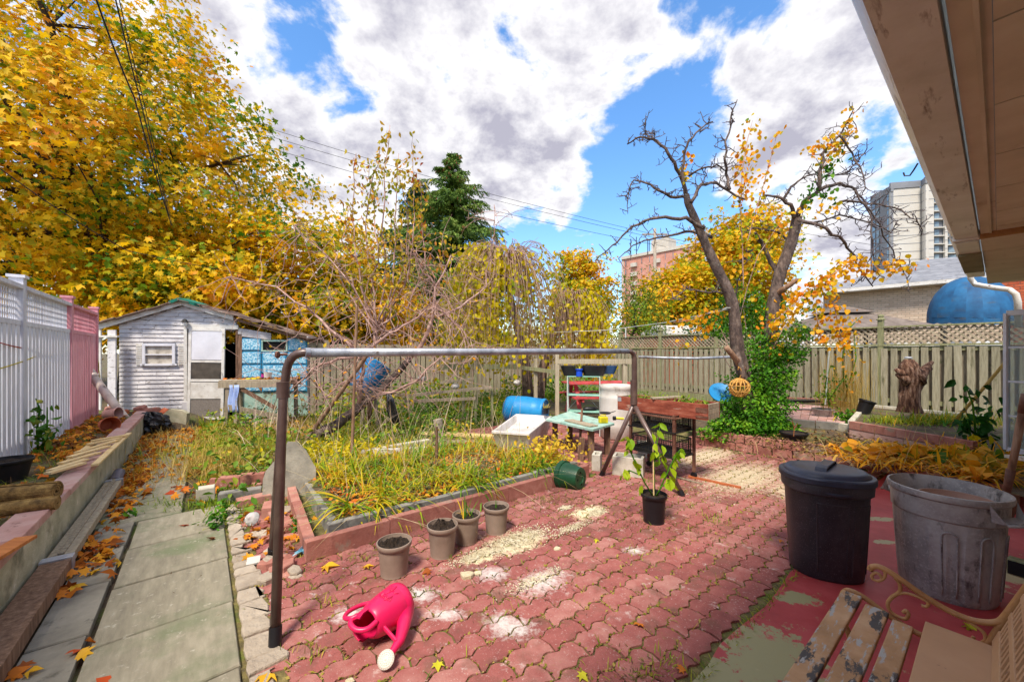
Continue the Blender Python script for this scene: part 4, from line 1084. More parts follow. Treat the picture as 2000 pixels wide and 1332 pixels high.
# ---------------------------------------------------------------- the house whose eave hangs over the camera
def build_house():
 t = thing('house', 'beige house wall with long dirty gutter and brown soffit overhead along the right edge', 'house', W(0, 0), GA)
 z = 2.44
 prof = [(.262, z + .02), (.27, z - .0), (.262, z - .02), (.243, z - .052), (.236, z - .062), (.232, z - .075), (.105, z - .078), (.10, z + .02), (.11, z + .02), (.112, z - .068), (.228, z - .066), (.24, z - .035), (.256, z - .012), (.256, z + .015)]
 def extr(prof, v0, v1, name, mat, z_off=0, n=1, **k):
  mb = MB(); m = len(prof)
  for i in range(n + 1):
   v = v0 + (v1 - v0) * i / n
   for u, zz in prof: mb.v.append((v, u, zz + z_off))
  for i in range(n):
   for j in range(m):
    a = i * m + j; b = i * m + (j + 1) % m
    mb.f.append((a, b, b + m, a + m))
  mb.f.append(tuple(range(m))); mb.f.append(tuple(reversed([n * m + j for j in range(m)])))
  return mb.build(name, mat, t, **k)
 extr(prof, -2.5, 5.02, 'gutter', M['gutter'], 0, 30)
 extr(prof, 5.04, 7.4, 'gutter', M['gutter'], -.03, 10)
 MB().box((5.03, .17, z - .045), (.07, .15, .10)).build('gutter_joint', M['gutter'], t, bevel=.006)
 MB().box((6.2, .17, z - .115), (1.2, .145, .03)).build('gutter_joint', pm('mossy_gutter', ['#6e6a50', '#8a846a'], 6, .8, .5), t, bevel=.006)
 extr([(.092, z - .06), (.092, z - .02), (.04, z - .02), (.04, z - .06)], -2.5, 5.0, 'fascia_strip', M['soffit'], 0, 8)
 extr([(.036, z - .05), (.036, z - .02), (.012, z - .02), (.012, z - .05)], -2.5, 5.0, 'fascia_strip', M['soffit'], 0, 8)
 extr([(.046, z - .066), (.046, z - .05), (.034, z - .05), (.034, z - .066)], -2.5, 5.0, 'seam_strip', M['soffit'], 0, 8)
 v = -2.5
 while v < 5.0:
  w = .62; b = min(v + w, 5.0)
  mb = MB(); mb.prism([(v + .005, -.5), (b - .005, -.5), (b - .005, .01), (v + .005, .01)], z - .052, z - .03, 0)
  mb.build('soffit_panel', M['soffit'], t)
  v += w
 v = 5.02
 while v < 8.3:
  b = min(v + .62, 8.3)
  MB().prism([(v + .003, -.5), (b - .003, -.5), (b - .003, .093), (v + .003, .093)], z - .10, z - .07, 0).build('soffit_panel', M['soffit'], t)
  v += .62
 MB().box((5.01, -.2, z - .05), (.02, .6, .10)).build('fascia_strip', M['bench_iron'], t)
 MB().tube([(3.0, .27, z - .02), (3.0, .285, z - .05), (3.0, .30, z - .075), (3.0, .32, z - .07), (3.0, .325, z - .05)], .004, 6).build('hook', M['black_metal'], t)
 MB().prism([(-2.6, -.6), (8.1, -.6), (8.1, -.35), (-2.6, -.35)], -.02, z - .05).build('wall', M['house_wall'], t)
 mb = MB(); mb.add([(-2.6, .24, z + .03), (8.4, .24, z + .03), (8.4, -3.6, z + 1.25), (-2.6, -3.6, z + 1.25), (-2.6, .24, z + .06), (8.4, .24, z + .06), (8.4, -3.6, z + 1.29), (-2.6, -3.6, z + 1.29)],
                      ((0,3,2,1),(4,5,6,7),(0,1,5,4),(1,2,6,5),(2,3,7,6),(3,0,4,7)))
 mb.build('roof', M['shingle'], t)
 p0 = PD(1897, 545, 6.0); 
 e = W(0, 0)
 pts = [PD(1893, 520, 5.9), PD(1896, 545, 5.9), PD(1905, 556, 5.9), PD(1940, 562, 5.6), PD(1972, 566, 5.4), PD(1984, 575, 5.35), PD(1988, 590, 5.35), PD(1989, 640, 5.35)]
 MB().tube(pts, .035, 10).build('downspout', M['gutter'], t, smooth=True, world=True)
 MB().beam(PD(1993, 893, 3.6), PD(2060, 905, 3.2), .2, .03).build('sill', M['gutter'], t, world=True)
 c = thing('casement_window', 'open white casement window with glazing bars at the right edge of the yard', 'window', (0, 0, 0))
 a = PD(1966, 612, 4.3); b = PD(2075, 590, 3.95)
 zt, zb = a.z, PD(1966, 878, 4.3).z
 zm = b.z
 def fr(p, q, w, h): return MB().beam(p, q, w, h)
 al, bl = Vector((a.x, a.y, zb)), Vector((b.x, b.y, zb)); bt = Vector((b.x, b.y, zt))
 mb = MB(); mb.beam(al, a, .03, .05, (1, 0, 0)); mb.beam(bl, bt, .03, .05, (1, 0, 0)); mb.beam(a, bt, .03, .06); mb.beam(al, bl, .03, .06)
 f = mb.build('frame', M['window_white'], c, bevel=.004)
 g = MB(); d = (b - a)
 MB().beam(Vector((a.x, a.y, (zt + zb) / 2)), Vector((b.x, b.y, (zt + zb) / 2)), .006, zt - zb - .04).build('pane', M['glass'], c)
 bars = MB()
 for k in range(1, 4):
  zz = zb + (zt - zb) * k / 4; bars.beam(Vector((a.x, a.y, zz)), Vector((b.x, b.y, zz)), .014, .02)
 m_ = a.lerp(bt, .5); bars.beam(Vector((m_.x, m_.y, zb)), Vector((m_.x, m_.y, zt)), .014, .02, (1, 0, 0))
 bars.build('glazing_bar', M['window_white'], c)
 q = thing('flood_light', 'small dark grey-green floodlight at the right edge near the ground', 'lamp', G(1990, 1135, .25))
 q.location.z = .26
 mb = MB().box((0, 0, .06), (.05, .07, .085), rz=.5); mb.build('housing', M['wood_green'], q, bevel=.006)
 MB().box((-.028, -.012, .06), (.006, .055, .065), rz=.5).build('lens', M['dark'], q)
 MB().beam((0, 0, .05), (.12, -.02, .02), .012, .012).build('bracket', M['black_metal'], q)
build_house()
# ---------------------------------------------------------------- neighbour's house
def brick_wall(t, A, B, z0, z1, mat, name='brick', bl=.21, bh=.075, flip=1):
 """A,B ground points; returns one stuff mesh of bricks on a mortar wall"""
 A = Vector(A); B = Vector(B); d = B - A; L_ = d.length; d.normalize(); n = Vector((d.y, -d.x, 0)) * flip
 MB().beam(Vector((A.x, A.y, (z0 + z1) / 2)) - n * .06, Vector((B.x, B.y, (z0 + z1) / 2)) - n * .06, .1, z1 - z0).build('wall', M['mortar'], t, world=True)
 mb = MB(); r = 0; z = z0
 while z < z1 - .01:
  x = -(r % 2) * bl / 2
  while x < L_:
   a = max(0, x + .006); b = min(L_, x + bl - .006)
   if b - a > .03:
    p = A + d * a; q = A + d * b; h = min(bh - .012, z1 - z)
    o = random.gauss(0, .002)
    vs = []
    for w_ in (p, q):
     for zz in (z, z + h): vs.append((w_.x, w_.y, zz)); vs.append((w_.x + n.x * (.008 + o), w_.y + n.y * (.008 + o), zz))
    mb.add(vs, [(1, 5, 7, 3), (3, 7, 6, 2), (1, 0, 4, 5), (0, 1, 3, 2), (4, 6, 7, 5)])
   x += bl
  z += bh; r += 1
 return mb.build('brick', mat, t, world=True, kind='stuff')
def neighbour():
 t = thing('neighbour_house', 'tan brick house with grey shingled hip roof behind the right-hand lattice fence', 'house', PD(1750, 690, 14))
 t.location.z = 0
 D = 14.0
 a = PD(1608, 600, 15.5); b = PD(1965, 600, 12.2)
 za = 3.72; 
 brick_wall(t, (a.x, a.y, 0), (b.x, b.y, 0), 1.8, za, M['brick_tan'])
 d = (b - a).normalized(); n = Vector((d.y, -d.x, 0))
 z = za
 mb = MB(); p = a - d * .6 + n * .55; q = b + d * 1.0 + n * .3
 MB().beam(Vector((p.x, p.y, z + .07)), Vector((q.x, q.y, z + .07)), .12, .12).build('gutter', M['gutter'], t, world=True)
 MB().add([(p.x, p.y, z - .0), (q.x, q.y, z - .0), (q.x - n.x * .6, q.y - n.y * .6, z), (p.x - n.x * .6, p.y - n.y * .6, z)], [(0, 1, 2, 3)]).build('soffit', M['gutter'], t, world=True)
 ridge_a = PD(1800, 508, 17.5); ridge_b = PD(2010, 478, 16.0)
 rz = max(ridge_a.z, 5.2)
 ra = Vector((ridge_a.x, ridge_a.y, rz)); rb = Vector((ridge_b.x, ridge_b.y, rz))
 pe = Vector((p.x, p.y, z + .14)); qe = Vector((q.x, q.y, z + .14))
 mb = MB(); rows = 24
 for j in range(rows):
  s0, s1 = j / rows, (j + 1.15) / rows
  l0 = pe.lerp(ra, s0); r0 = qe.lerp(rb, s0); l1 = pe.lerp(ra, s1); r1 = qe.lerp(rb, s1)
  m = int((r0 - l0).length / .33)
  for i in range(m):
   o = (j % 2) * .5
   f0, f1 = (i + o) / m, (i + o + .96) / m
   if f0 >= 1: continue
   f1 = min(1, f1)
   up = Vector((0, 0, .012))
   v4 = [l0.lerp(r0, f0) + up, l0.lerp(r0, f1) + up, l1.lerp(r1, f1), l1.lerp(r1, f0)]
   mb.add(v4, [(0, 1, 2, 3)])
 mb.build('shingle', M['shingle'], t, world=True, kind='stuff')
 MB().add([pe, qe, rb, ra], [(0, 1, 2, 3)]).build('roof', M['tower_grey'], t, world=True)
 back = Vector((pe.x + 1.5, pe.y + 6, pe.z))
 MB().add([pe, ra, back], [(0, 1, 2)]).build('roof', M['shingle'], t, world=True)
 MB().tube([PD(1654, 566, 15.0), PD(1657, 580, 15.2), PD(1658, 596, 15.2), PD(1664, 606, 15.1)], .05, 8).build('downspout', M['window_white'], t, world=True, smooth=True)
 brick_wall(t, PD(1957, 600, 11.0) * Vector((1, 1, 0)), PD(2010, 600, 10.6) * Vector((1, 1, 0)), 1.6, 3.75, M['brick_red'])
 w = thing('dome_awning', 'blue quarter-dome awning with grime streaks on the neighbouring house', 'awning', (0, 0, 0))
 c = PD(1898, 624, 11.2)
 Rr = (PD(1990, 624, 11.2) - c).length * 0.66; H = PD(1905, 540, 11.2).z - c.z
 mb = MB(); nseg = 9; m = 14
 ax = (b - a).normalized(); nn = Vector((ax.y, -ax.x, 0))
 for i in range(nseg):
  seg = MB(); t0, t1 = math.pi * i / nseg, math.pi * (i + 1) / nseg
  for k, tt in enumerate((t0, (t0 + t1) / 2, t1)):
   pinch = 1.0 if k != 1 else 1.012
   for j in range(m + 1):
    ph = math.pi / 2 * j / m
    r = Rr * math.cos(ph) * pinch
    pos = c + ax * (-r * math.cos(tt)) + nn * (r * math.sin(tt)) + Vector((0, 0, H * math.sin(ph)))
    seg.v.append(tuple(pos))
  for k in range(2):
   for j in range(m):
    x = k * (m + 1) + j; seg.f.append((x, x + m + 1, x + m + 2, x + 1))
  o = len(seg.v)
  for tt in (t0, (t0 + t1) / 2, t1):
   pos = c + ax * (-Rr * math.cos(tt)) + nn * (Rr * math.sin(tt)); seg.v += [tuple(pos), tuple(pos - Vector((0, 0, .16 if tt != (t0 + t1) / 2 else .2)))]
  seg.f += [(o, o + 1, o + 3, o + 2), (o + 2, o + 3, o + 5, o + 4)]
  seg.build('gore', M['awning'], w, smooth=True)
 gz = thing('gazebo', 'grey-brown two-tier fabric gazebo roof just beyond the lattice fence', 'gazebo', (0, 0, 0))
 cc = PD(1640, 640, 11.8); top = 1.4 + (690 - 597) / F * 11.8
 def pyr(c, z0, z1, r0, r1, name, rz=.55):
  mb = MB(); P0 = [Vector((c.x + r0 * math.cos(rz + k * math.pi / 2), c.y + r0 * math.sin(rz + k * math.pi / 2), z0)) for k in range(4)]
  P1 = [Vector((c.x + r1 * math.cos(rz + k * math.pi / 2), c.y + r1 * math.sin(rz + k * math.pi / 2), z1)) for k in range(4)]
  for k in range(4):
   n = 6; o = len(mb.v)
   for i in range(n + 1):
    for j in range(n + 1):
     s, r = i / n, j / n
     p = P0[k].lerp(P0[(k + 1) % 4], s).lerp(P1[k].lerp(P1[(k + 1) % 4], s), r)
     p.z -= .12 * math.sin(math.pi * s) * math.sin(math.pi * r) * (z1 - z0)
     mb.v.append(tuple(p))
   for i in range(n):
    for j in range(n):
     x = o + i * (n + 1) + j; mb.f.append((x, x + n + 1, x + n + 2, x + 1))
  mb.build(name, M['gazebo'], gz)
 pyr(cc, 2.06, top - .24, 2.3, .55, 'lower_canopy')
 pyr(cc, top - .26, top, .85, .05, 'upper_canopy')
 for k in range(4):
  x = cc.x + 2.15 * math.cos(.55 + k * math.pi / 2); y = cc.y + 2.15 * math.sin(.55 + k * math.pi / 2)
  MB().box((x, y, 1.0), (.08, .08, 2.1)).build('post', M['black_metal'], gz)
 s = thing('garden_shed', 'low shed with shallow pale shingled roof just over the middle fence', 'shed', PD(1305, 655, 17.5) * Vector((1, 1, 0)))
 p = [PD(1252, 655, 16.5), PD(1370, 655, 16.5), PD(1400, 640, 18.5), PD(1275, 639, 18.5)]
 mb = MB(); up = Vector((0, 0, .09)); mb.add(p + [q + up for q in p], ((0,3,2,1),(4,5,6,7),(0,1,5,4),(1,2,6,5),(2,3,7,6),(3,0,4,7))); mb.build('roof', M['gutter'], s, world=True)
 mb = MB(); cz = 0
 A0 = Vector((p[0].x + .15, p[0].y + .1, 0)); B0 = Vector((p[1].x - .1, p[1].y + .1, 0))
 MB().prism([(A0.x, A0.y), (B0.x, B0.y), (p[2].x - .2, p[2].y), (p[3].x, p[3].y)], 0, p[0].z).build('wall', M['brick_red'], s, world=True)
neighbour()
# ---------------------------------------------------------------- far buildings
def tower():
 Y = 150.0
 t = thing('apartment_tower', 'tall pale apartment tower with dark balcony stripes rising right of the bare tree', 'building', PD(1780, 690, Y) * Vector((1, 1, 0)))
 zt = PD(1780, 362, Y).z; zg = 0
 def face(pxa, Ya, pxb, Yb, ztop, z0, mat, name, th=.4):
  a = PD(pxa, 690, Ya); b = PD(pxb, 690, Yb); d = (b - a).normalized(); n = Vector((-d.y, d.x, 0))
  mb = MB(); poly = [(a.x, a.y), (b.x, b.y), (b.x + n.x * th, b.y + n.y * th), (a.x + n.x * th, a.y + n.y * th)]
  mb.prism(poly, z0, ztop); mb.build(name, mat, t, world=True)
  return a, b, n
 faces = [(1700, 160, 1740, 148, 'tower_grey', 1), (1740, 148, 1798, 146, 'tower_white', 0), (1798, 146.5, 1808, 143, 'tower_white', 0), (1808, 143, 1824, 142.5, 'tower_white', 0), (1824, 144, 1846, 143.6, 'tower_grey', 2), (1846, 142.5, 1851, 142.4, 'tower_white', 0), (1851, 145, 1905, 144, 'tower_grey', 2)]  # leftmost wall is grey: the tower's shaded side is put into its colour
 fl = 3.05
 for a, ya, b, yb, m, kind in faces:
  top = zt if m == 'tower_white' else zt - 1.0
  A, B, n = face(a, ya, b, yb, top - 2.5, 0, M[m], 'wall', .8)
  face(a - .4, ya - .25, b + .4, yb - .25, top, top - 2.4, M['tower_grey'], 'parapet', .8)
  z = top - 5.3; k = 0
  while z > 18:
   if kind == 0:
    face(a, ya - .06, b, yb - .06, z + .16, z, M['tower_grey'], 'floor_line', .1)
   elif kind == 2:
    w = (b - a); nn = 2 if w < 30 else 3
    for i in range(nn):
     pa = a + w * (i + .1) / nn; pb = a + w * (i + .9) / nn
     face(pa, ya - .1, pb, yb - .1, z + 2.2, z + .3, M['glass_far'], 'window', .1)
    face(a, ya - 1.0, b, yb - 1.0, z - .0, z - .35, M['tower_white'], 'balcony', 1.0)
   else:
    for pa, pb, f0, f1 in ((1704, 1709, .1, .25), (1712, 1716, .35, .45), (1729, 1735, .7, .88)):
     ga = ya + (yb - ya) * f0; gb = ya + (yb - ya) * f1
     face(pa, ga - .2, pb, gb - .2, z + 2.3, z, M['glass_far'], 'window', .1)
   z -= fl; k += 1
 MB().prism([(q.x, q.y) for q in (PD(1701, 690, 161), PD(1740, 690, 149), PD(1900, 690, 146), PD(1900, 690, 170), PD(1720, 690, 175))], 0, zt - 3.2).build('core', M['tower_grey'], t, world=True)
tower()
def apartment():
 Y = 115.0
 t = thing('apartment_building', 'low red brick apartment block with pale balconies seen over the yellow maples', 'building', PD(1280, 690, Y) * Vector((1, 1, 0)))
 def blk(pa, ya, pb, yb, z0, z1, mat, nm, th=.5):
  a = PD(pa, 690, ya); b = PD(pb, 690, yb); d = (b - a).normalized(); n = Vector((-d.y, d.x, 0))
  MB().prism([(a.x, a.y), (b.x, b.y), (b.x + n.x * th, b.y + n.y * th), (a.x + n.x * th, a.y + n.y * th)], z0, z1).build(nm, mat, t, world=True)
 zt = PD(1216, 508, 125).z; 
 blk(1214, 125, 1352, 109, 0, zt, M['apt_brick'], 'wall', 9)
 blk(1213, 124.6, 1353, 108.6, zt, zt + .9, M['apt_pale'], 'parapet', 9.4)
 blk(1272, 118, 1306, 114, zt + .9, zt + 4.2, M['apt_pale'], 'roof_house', 5)
 for f in range(6):
  z = zt - 2.9 * (f + 1)
  for i in range(9):
   s0, s1 = (i + .12) / 9, (i + .88) / 9
   pa, pb = 1214 + 138 * s0, 1214 + 138 * s1; ya, yb = 125 - 16 * s0, 125 - 16 * s1
   if i % 3 == 1:
    blk(pa, ya - 1.2, pb, yb - 1.2, z - .1, z + 1.1, M['apt_pale'], 'balcony', 1.2)
    blk(pa, ya - .15, pb, yb - .15, z + 1.15, z + 2.5, M['dark'], 'window', .1)
   else:
    blk(pa + 4, ya - .15, pb - 5, yb - .15, z + .7, z + 2.3, M['glass_far'], 'window', .1)
    blk(pa - .5, ya - .2, pa + 2, ya - .5, z - .3, z + 2.6, M['apt_pale'], 'pilaster', .15)
 for px in (1232, 1243, 1265, 1268):
  a = PD(px, 470, 118); MB().tube([(a.x, a.y, zt), (a.x, a.y, zt + random.uniform(3, 6))], .12, 5).build('aerial', M['black_metal'], t, world=True)
apartment()
def poles():
 p = PD(1279, 690, 34)
 t = thing('utility_pole', 'wooden utility pole standing in front of the brick apartment block', 'pole', (p.x, p.y, 0))
 MB().tube([(0, 0, 0), (0, 0, PD(1279, 447, 34).z)], [.17, .12], 10).build('pole', M['pole'], t, smooth=True)
 MB().beam((-1.1, 0, PD(1279, 458, 34).z), (1.1, 0, PD(1279, 458, 34).z), .1, .12).build('crossarm', M['pole'], t)
 p = PD(1549, 690, 22)
 t = thing('utility_pole', 'short white post behind the fence between the two bare trunks and the gazebo', 'pole', (p.x, p.y, 0))
 MB().tube([(0, 0, 0), (0, 0, PD(1549, 598, 22).z)], [.09, .08], 10).build('pole', M['tower_white'], t, smooth=True)
 MB().lathe([(.1, 0), (.1, .06), (0, .1)], (0, 0, PD(1549, 598, 22).z), 10).build('cap', M['tower_white'], t)
poles()
def wire(name, label, pts, r, n=24, sag=0, mat='wire'):
 P = []
 for (a, b) in zip(pts, pts[1:]):
  for i in range(n):
   s = i / n; q = a.lerp(b, s); q.z -= sag * 4 * s * (1 - s); P.append(q)
 P.append(pts[-1])
 o = MB().tube(P, r, 5).build(name, M[mat])
 tag(o, label, 'cable')
wire('power_line', 'uppermost of the three power lines crossing the sky behind the spruce', [PD(380, 205, 26), PD(930, 372, 30), PD(1340, 472, 36)], .016, sag=.1)
wire('power_line', 'middle of the three power lines crossing the sky behind the spruce', [PD(380, 222, 26), PD(930, 382, 30), PD(1340, 478, 36)], .016, sag=.1)
wire('power_line', 'lowest of the three power lines crossing the sky behind the spruce', [PD(380, 245, 26), PD(930, 404, 30), PD(1300, 482, 36)], .016, sag=.1)
wire('power_line', 'single low cable between the maple and the tall shoots of the young tree', [PD(500, 412, 26), PD(700, 450, 26)], .016)
wire('service_cable', 'thick dark cable dropping from the top left in front of the maple', [PD(178, -30, 3.2), PD(262, 190, 4.2), PD(335, 440, 7)], .008, sag=.04)
wire('service_cable', 'twisted pair of cables just right of the thick one before the maple', [PD(219, -30, 3.2), PD(275, 200, 4.2), PD(335, 440, 7)], .006, sag=.02)
wire('service_cable', 'right-hand strand of the cables dropping before the maple', [PD(226, -30, 3.2), PD(281, 200, 4.2), PD(337, 440, 7)], .004, sag=.02)
wire('service_cable', 'lone cable running from the far left down past the young tree', [PD(-20, 315, 4), PD(250, 490, 6), PD(640, 560, 9)], .006, sag=.05)
wire('service_cable', 'thin cable from the pear tree towards the tower at the right', [PD(1400, 420, 14), PD(1700, 478, 12), PD(1880, 440, 11)], .006, sag=.05)
# ---------------------------------------------------------------- clothes frame
def clothes_frame():
 t = thing('clothes_stand', 'brown metal A-frame clothes stand with long galvanised top bar across the patio', 'frame', (0, 0, 0))
 L0 = PD(601, 689, 2.2); R0 = PD(1226, 686, 4.1)
 MB().tube([L0, L0.lerp(R0, .5), R0], .0265, 16).build('top_bar', M['steel'], t, smooth=True)
 MB().tube([L0.lerp(R0, -.004), L0.lerp(R0, .004)], .0285, 16).build('bar_collar', M['steel'], t)
 apex = PD(584, 770, 2.22)
 f1 = G(537, 1262); f2 = G(531, 1088)
 d = (L0 - R0).normalized()
 top = L0 + d * .03
 neck = [L0 + d * -.05, top, PD(590, 690, 2.2), PD(577, 694, 2.2), PD(567, 703, 2.2), PD(562, 716, 2.2), PD(560, 735, 2.2), PD(562, 760, 2.21), PD(556, 800, 2.19)]
 neck = [L0 + d * -.05, PD(593, 689, 2.2), PD(582, 691, 2.2), PD(573, 696, 2.2), PD(565, 706, 2.2), PD(560, 720, 2.2), PD(557, 745, 2.2), PD(554, 775, 2.2)]
 MB().tube(neck, .0235, 12).build('neck', M['brown_metal'], t, smooth=True)
 a1 = PD(553, 770, 2.18); a2 = PD(554, 770, 2.23)
 MB().tube([a1 + Vector((0, 0, .04)), a1, f1 + Vector((0, 0, .01))], .0235, 12).build('leg', M['brown_metal'], t, smooth=True)
 MB().tube([a2, f2 + Vector((0, 0, .01))], .0235, 12).build('leg', M['brown_metal'], t, smooth=True)
 MB().tube([f1, f1 + (a1 - f1).normalized() * .085], .029, 12).build('foot_cap', M['black_pot'], t, smooth=True, auto=40)
 MB().tube([f2, f2 + (a2 - f2).normalized() * .085], .029, 12).build('foot_cap', M['black_pot'], t, smooth=True, auto=40)
 MB().tube([a1 + Vector((0, 0, -.02)), a1 + Vector((0, 0, .07))], .034, 12).build('leg_joint', M['brown_metal'], t, smooth=True, auto=40)
 MB().tube([PD(560, 692, 2.2), PD(541, 693, 2.17)], .007, 8).build('bolt', M['rust_metal'], t)
 MB().lathe([(.02, 0), (.02, .012), (0, .012)], PD(540, 693, 2.165), 6, M=Matrix.Rotation(R(90), 3, 'Y')).build('wing_nut', M['rust_metal'], t)
 ap = PD(1238, 790, 4.15)
 neck = [R0, PD(1232, 687, 4.12), PD(1237, 691, 4.14), PD(1239, 700, 4.15), PD(1239, 740, 4.15), ap + Vector((0, 0, .02))]
 MB().tube(neck, [.022, .024, .026, .029, .029, .029], 12).build('neck', M['brown_metal'], t, smooth=True)
 MB().tube([PD(1238, 742, 4.15), ap], .036, 12).build('leg_joint', M['brown_metal'], t, smooth=True, auto=40)
 g1 = G(1175, 928); g2 = G(1333, 968)
 for g in (g1, g2):
  MB().tube([ap, g + Vector((0, 0, .005))], .024, 12).build('leg', M['brown_metal'], t, smooth=True)
  MB().tube([g, g + (ap - g).normalized() * .05], .029, 12).build('foot_cap', M['black_pot'], t, smooth=True, auto=40)
clothes_frame()
# ---------------------------------------------------------------- pots
def soil_disc(mb, r, z, n=20, amp=.008, seedv=0):
 rings = 6; o = len(mb.v); rr = random.Random(seedv)
 mb.v.append((0, 0, z + amp * 2))
 for i in range(1, rings + 1):
  for k in range(n):
   t = 6.2832 * k / n; q = r * i / rings
   mb.v.append((q * math.cos(t), q * math.sin(t), z + (rr.random() - .2) * amp * 2 * (1 - .6 * (i == rings))))
 for k in range(n): mb.f.append((o, o + 1 + k, o + 1 + (k + 1) % n))
 for i in range(rings - 1):
  for k in range(n):
   a = o + 1 + i * n + k; b = o + 1 + i * n + (k + 1) % n; mb.f.append((a, a + n, b + n, b))
def pot(name, label, loc, r_top, r_bot, h, mat, soil=True, ribs=0, rim=.012, rot=(0, 0, 0), group=None, soil_z=None, heap=0.0):
 t = thing(name, label, 'pot', loc, 0, group); t.rotation_euler = rot
 pr = [(r_bot * .9, .004), (r_bot, 0), (r_bot + .002, .006)]
 n = ribs or 10
 for i in range(n * 2 + 1):
  f = i / (n * 2); z = .01 + (h - .045) * f; r = r_bot + (r_top - rim - r_bot) * f
  pr.append((r + (.0016 if (ribs and i % 2) else 0), z))
 pr += [(r_top - rim * .4, h - .03), (r_top, h - .026), (r_top + .002, h - .004), (r_top, h), (r_top - .006, h), (r_top - .008, h - .02), (r_top - rim - .006, h - .05)]
 pr += [(r_bot + (r_top - r_bot) * .3 - .008, h * .3), (r_bot - .008, .012), (.0, .012)]
 MB().lathe(pr, n=36).build('pot_body', mat, t, smooth=True, auto=50)
 if soil:
  mb = MB(); sz = soil_z if soil_z is not None else h - .03
  rs = r_bot + (r_top - r_bot) * (sz / h) - .008
  soil_disc(mb, rs, sz, 24, .01 + heap, int(loc[0] * 100)); mb.build('soil', M['soil_pot'], t, smooth=True)
 return t
def at(px, py, r):              # (px,py) marks the nearest bottom point of a round base of radius r
 p = G(px, py); d = Vector((p.x, p.y, 0)); l = d.length
 return p + d / l * r
P1 = pot('flower_pot', 'nearest and leftmost taupe pot, heaped with bare dark soil', at(770, 1133, .085), .108, .082, .205, M['taupe'], ribs=14, heap=.012)
P2 = pot('flower_pot', 'second taupe pot from the left, soil heaped to one side', at(864, 1094, .08), .106, .08, .21, M['taupe'], ribs=14, heap=.018)
P3 = pot('flower_pot', 'third taupe pot from the left, with green shoots growing in it', at(911, 1067, .08), .104, .08, .205, M['taupe'], ribs=14)
P4 = pot('flower_pot', 'rightmost taupe pot of the row, with one short green stub', at(969, 1047, .08), .102, .078, .205, M['taupe'], ribs=14)
def shoots(t, z, n, h, sp, mat, name='shoot', w=.006, spread=.35, droop=.5):
 b = rng.normal(size=(n, 3)) * sp; b[:, 2] = z
 d = rng.normal(size=(n, 3)) * spread; d[:, 2] = 1
 me = blade_mesh(name, b, d, rng.uniform(.5, 1, n) * h, np.full(n, w), np.full(n, droop), mat, 4)
 return link(name, me, t)
shoots(P3, .17, 9, .26, .02, M['leaf_green'], droop=.5, spread=.25); shoots(P3, .17, 4, .2, .02, M['daylily'], droop=1.2, spread=.5)
shoots(P4, .17, 3, .13, .006, M['leaf_green'], droop=.1, spread=.1, w=.006)
BP = pot('nursery_pot', 'black nursery pot with a young leafy pepper plant staked upright', at(1277, 1026, .08), .105, .082, .235, M['black_pot'], ribs=0)
def pepper(t):
 def st(pts, r, nm='stem', m='rust_metal'): return MB().tube(pts, r, 6).build(nm, M[m], t, smooth=True)
 MB().tube([(0, 0, .18), (-.005, 0, .62)], .006, 6).build('stake', M['wood_new'], t)
 stems = [[(0.0, 0, .2), (-.08, .0, .33), (-.15, .0, .48), (-.21, .0, .62), (-.22, 0, .68)], [(.01, 0, .2), (.0, .0, .45), (.02, .0, .62), (.05, .0, .78)],
             [(.02, 0, .2), (.10, .0, .38), (.17, .02, .50), (.22, .0, .60)], [(.01, 0, .2), (.06, -.02, .3), (.13, -.02, .34)], [(-.1, 0, .38), (-.2, .02, .42), (-.24, .02, .40)], [(.0, 0, .5), (.07, .02, .56), (.1, .03, .5)]]
 tips = []
 for s in stems:
  MB().tube(s, [.006] * (len(s) - 1) + [.003], 6).build('stem', M['leaf_green'], t, smooth=True)
  for a, b in zip(s[1:], s[2:] + [s[-1]]):
   for k in range(3): 
    f = random.random(); tips.append(tuple(Vector(a).lerp(Vector(b), f)))
  tips += [s[-1]] * 2
 tips = np.array(tips) + rng.normal(size=(len(tips), 3)) * .02
 n = len(tips)
 ax = np.stack([rng.normal(size=n) * .6, rng.normal(size=n) * .6, np.full(n, -.8)], 1)
 nr = rng.normal(size=(n, 3)); nr[:, 1] -= 1
 me = leaf_mesh('leaf', tips + ax * .03, nr, rng.uniform(.06, .10, n), OVATE, leafmat('pepper_leaf', ['#6a9a10', '#9ab81a', '#b8c826'], .3, 3, .45), axis=ax)
 link('foliage', me, t, kind='stuff')
pepper(BP)
def tipped_pot():
 p = G(1128, 958)
 d = Vector((.62, -.55, 0)).normalized()              # base points to the near right
 t = thing('flower_pot', 'dark green plastic pot lying on its side by the bed corner', 'pot', p + Vector((-.02, .1, .0)))
 rt, rb, h = .15, .105, .235
 z = Vector((-d.x, -d.y, -.05)).normalized()
 x = z.orthogonal().normalized(); y = z.cross(x); Mx = Matrix((x, y, z)).transposed()
 pr = [(0, .006), (rb * .5, .006), (rb * .55, 0), (rb, 0), (rb + .004, .01), (rt - .012, h - .05), (rt, h - .048), (rt + .003, h), (rt - .008, h), (rt - .015, h - .05), (rb - .01, .02), (0, .02)]
 c = Vector((.06, -.06, rb + .008))
 MB().lathe(pr, c, 36, M=Mx).build('pot_body', M['green_pot'], t, smooth=True, auto=45)
 for k in range(4):
  mb = MB(); a = k * 1.57 + .6; mb.lathe([(.012, -.001), (.0, -.001)], c + Mx @ Vector((.06 * math.cos(a), .06 * math.sin(a), -.0015)), 8, M=Mx)
  mb.build('drain_hole', M['dark'], t)
tipped_pot()
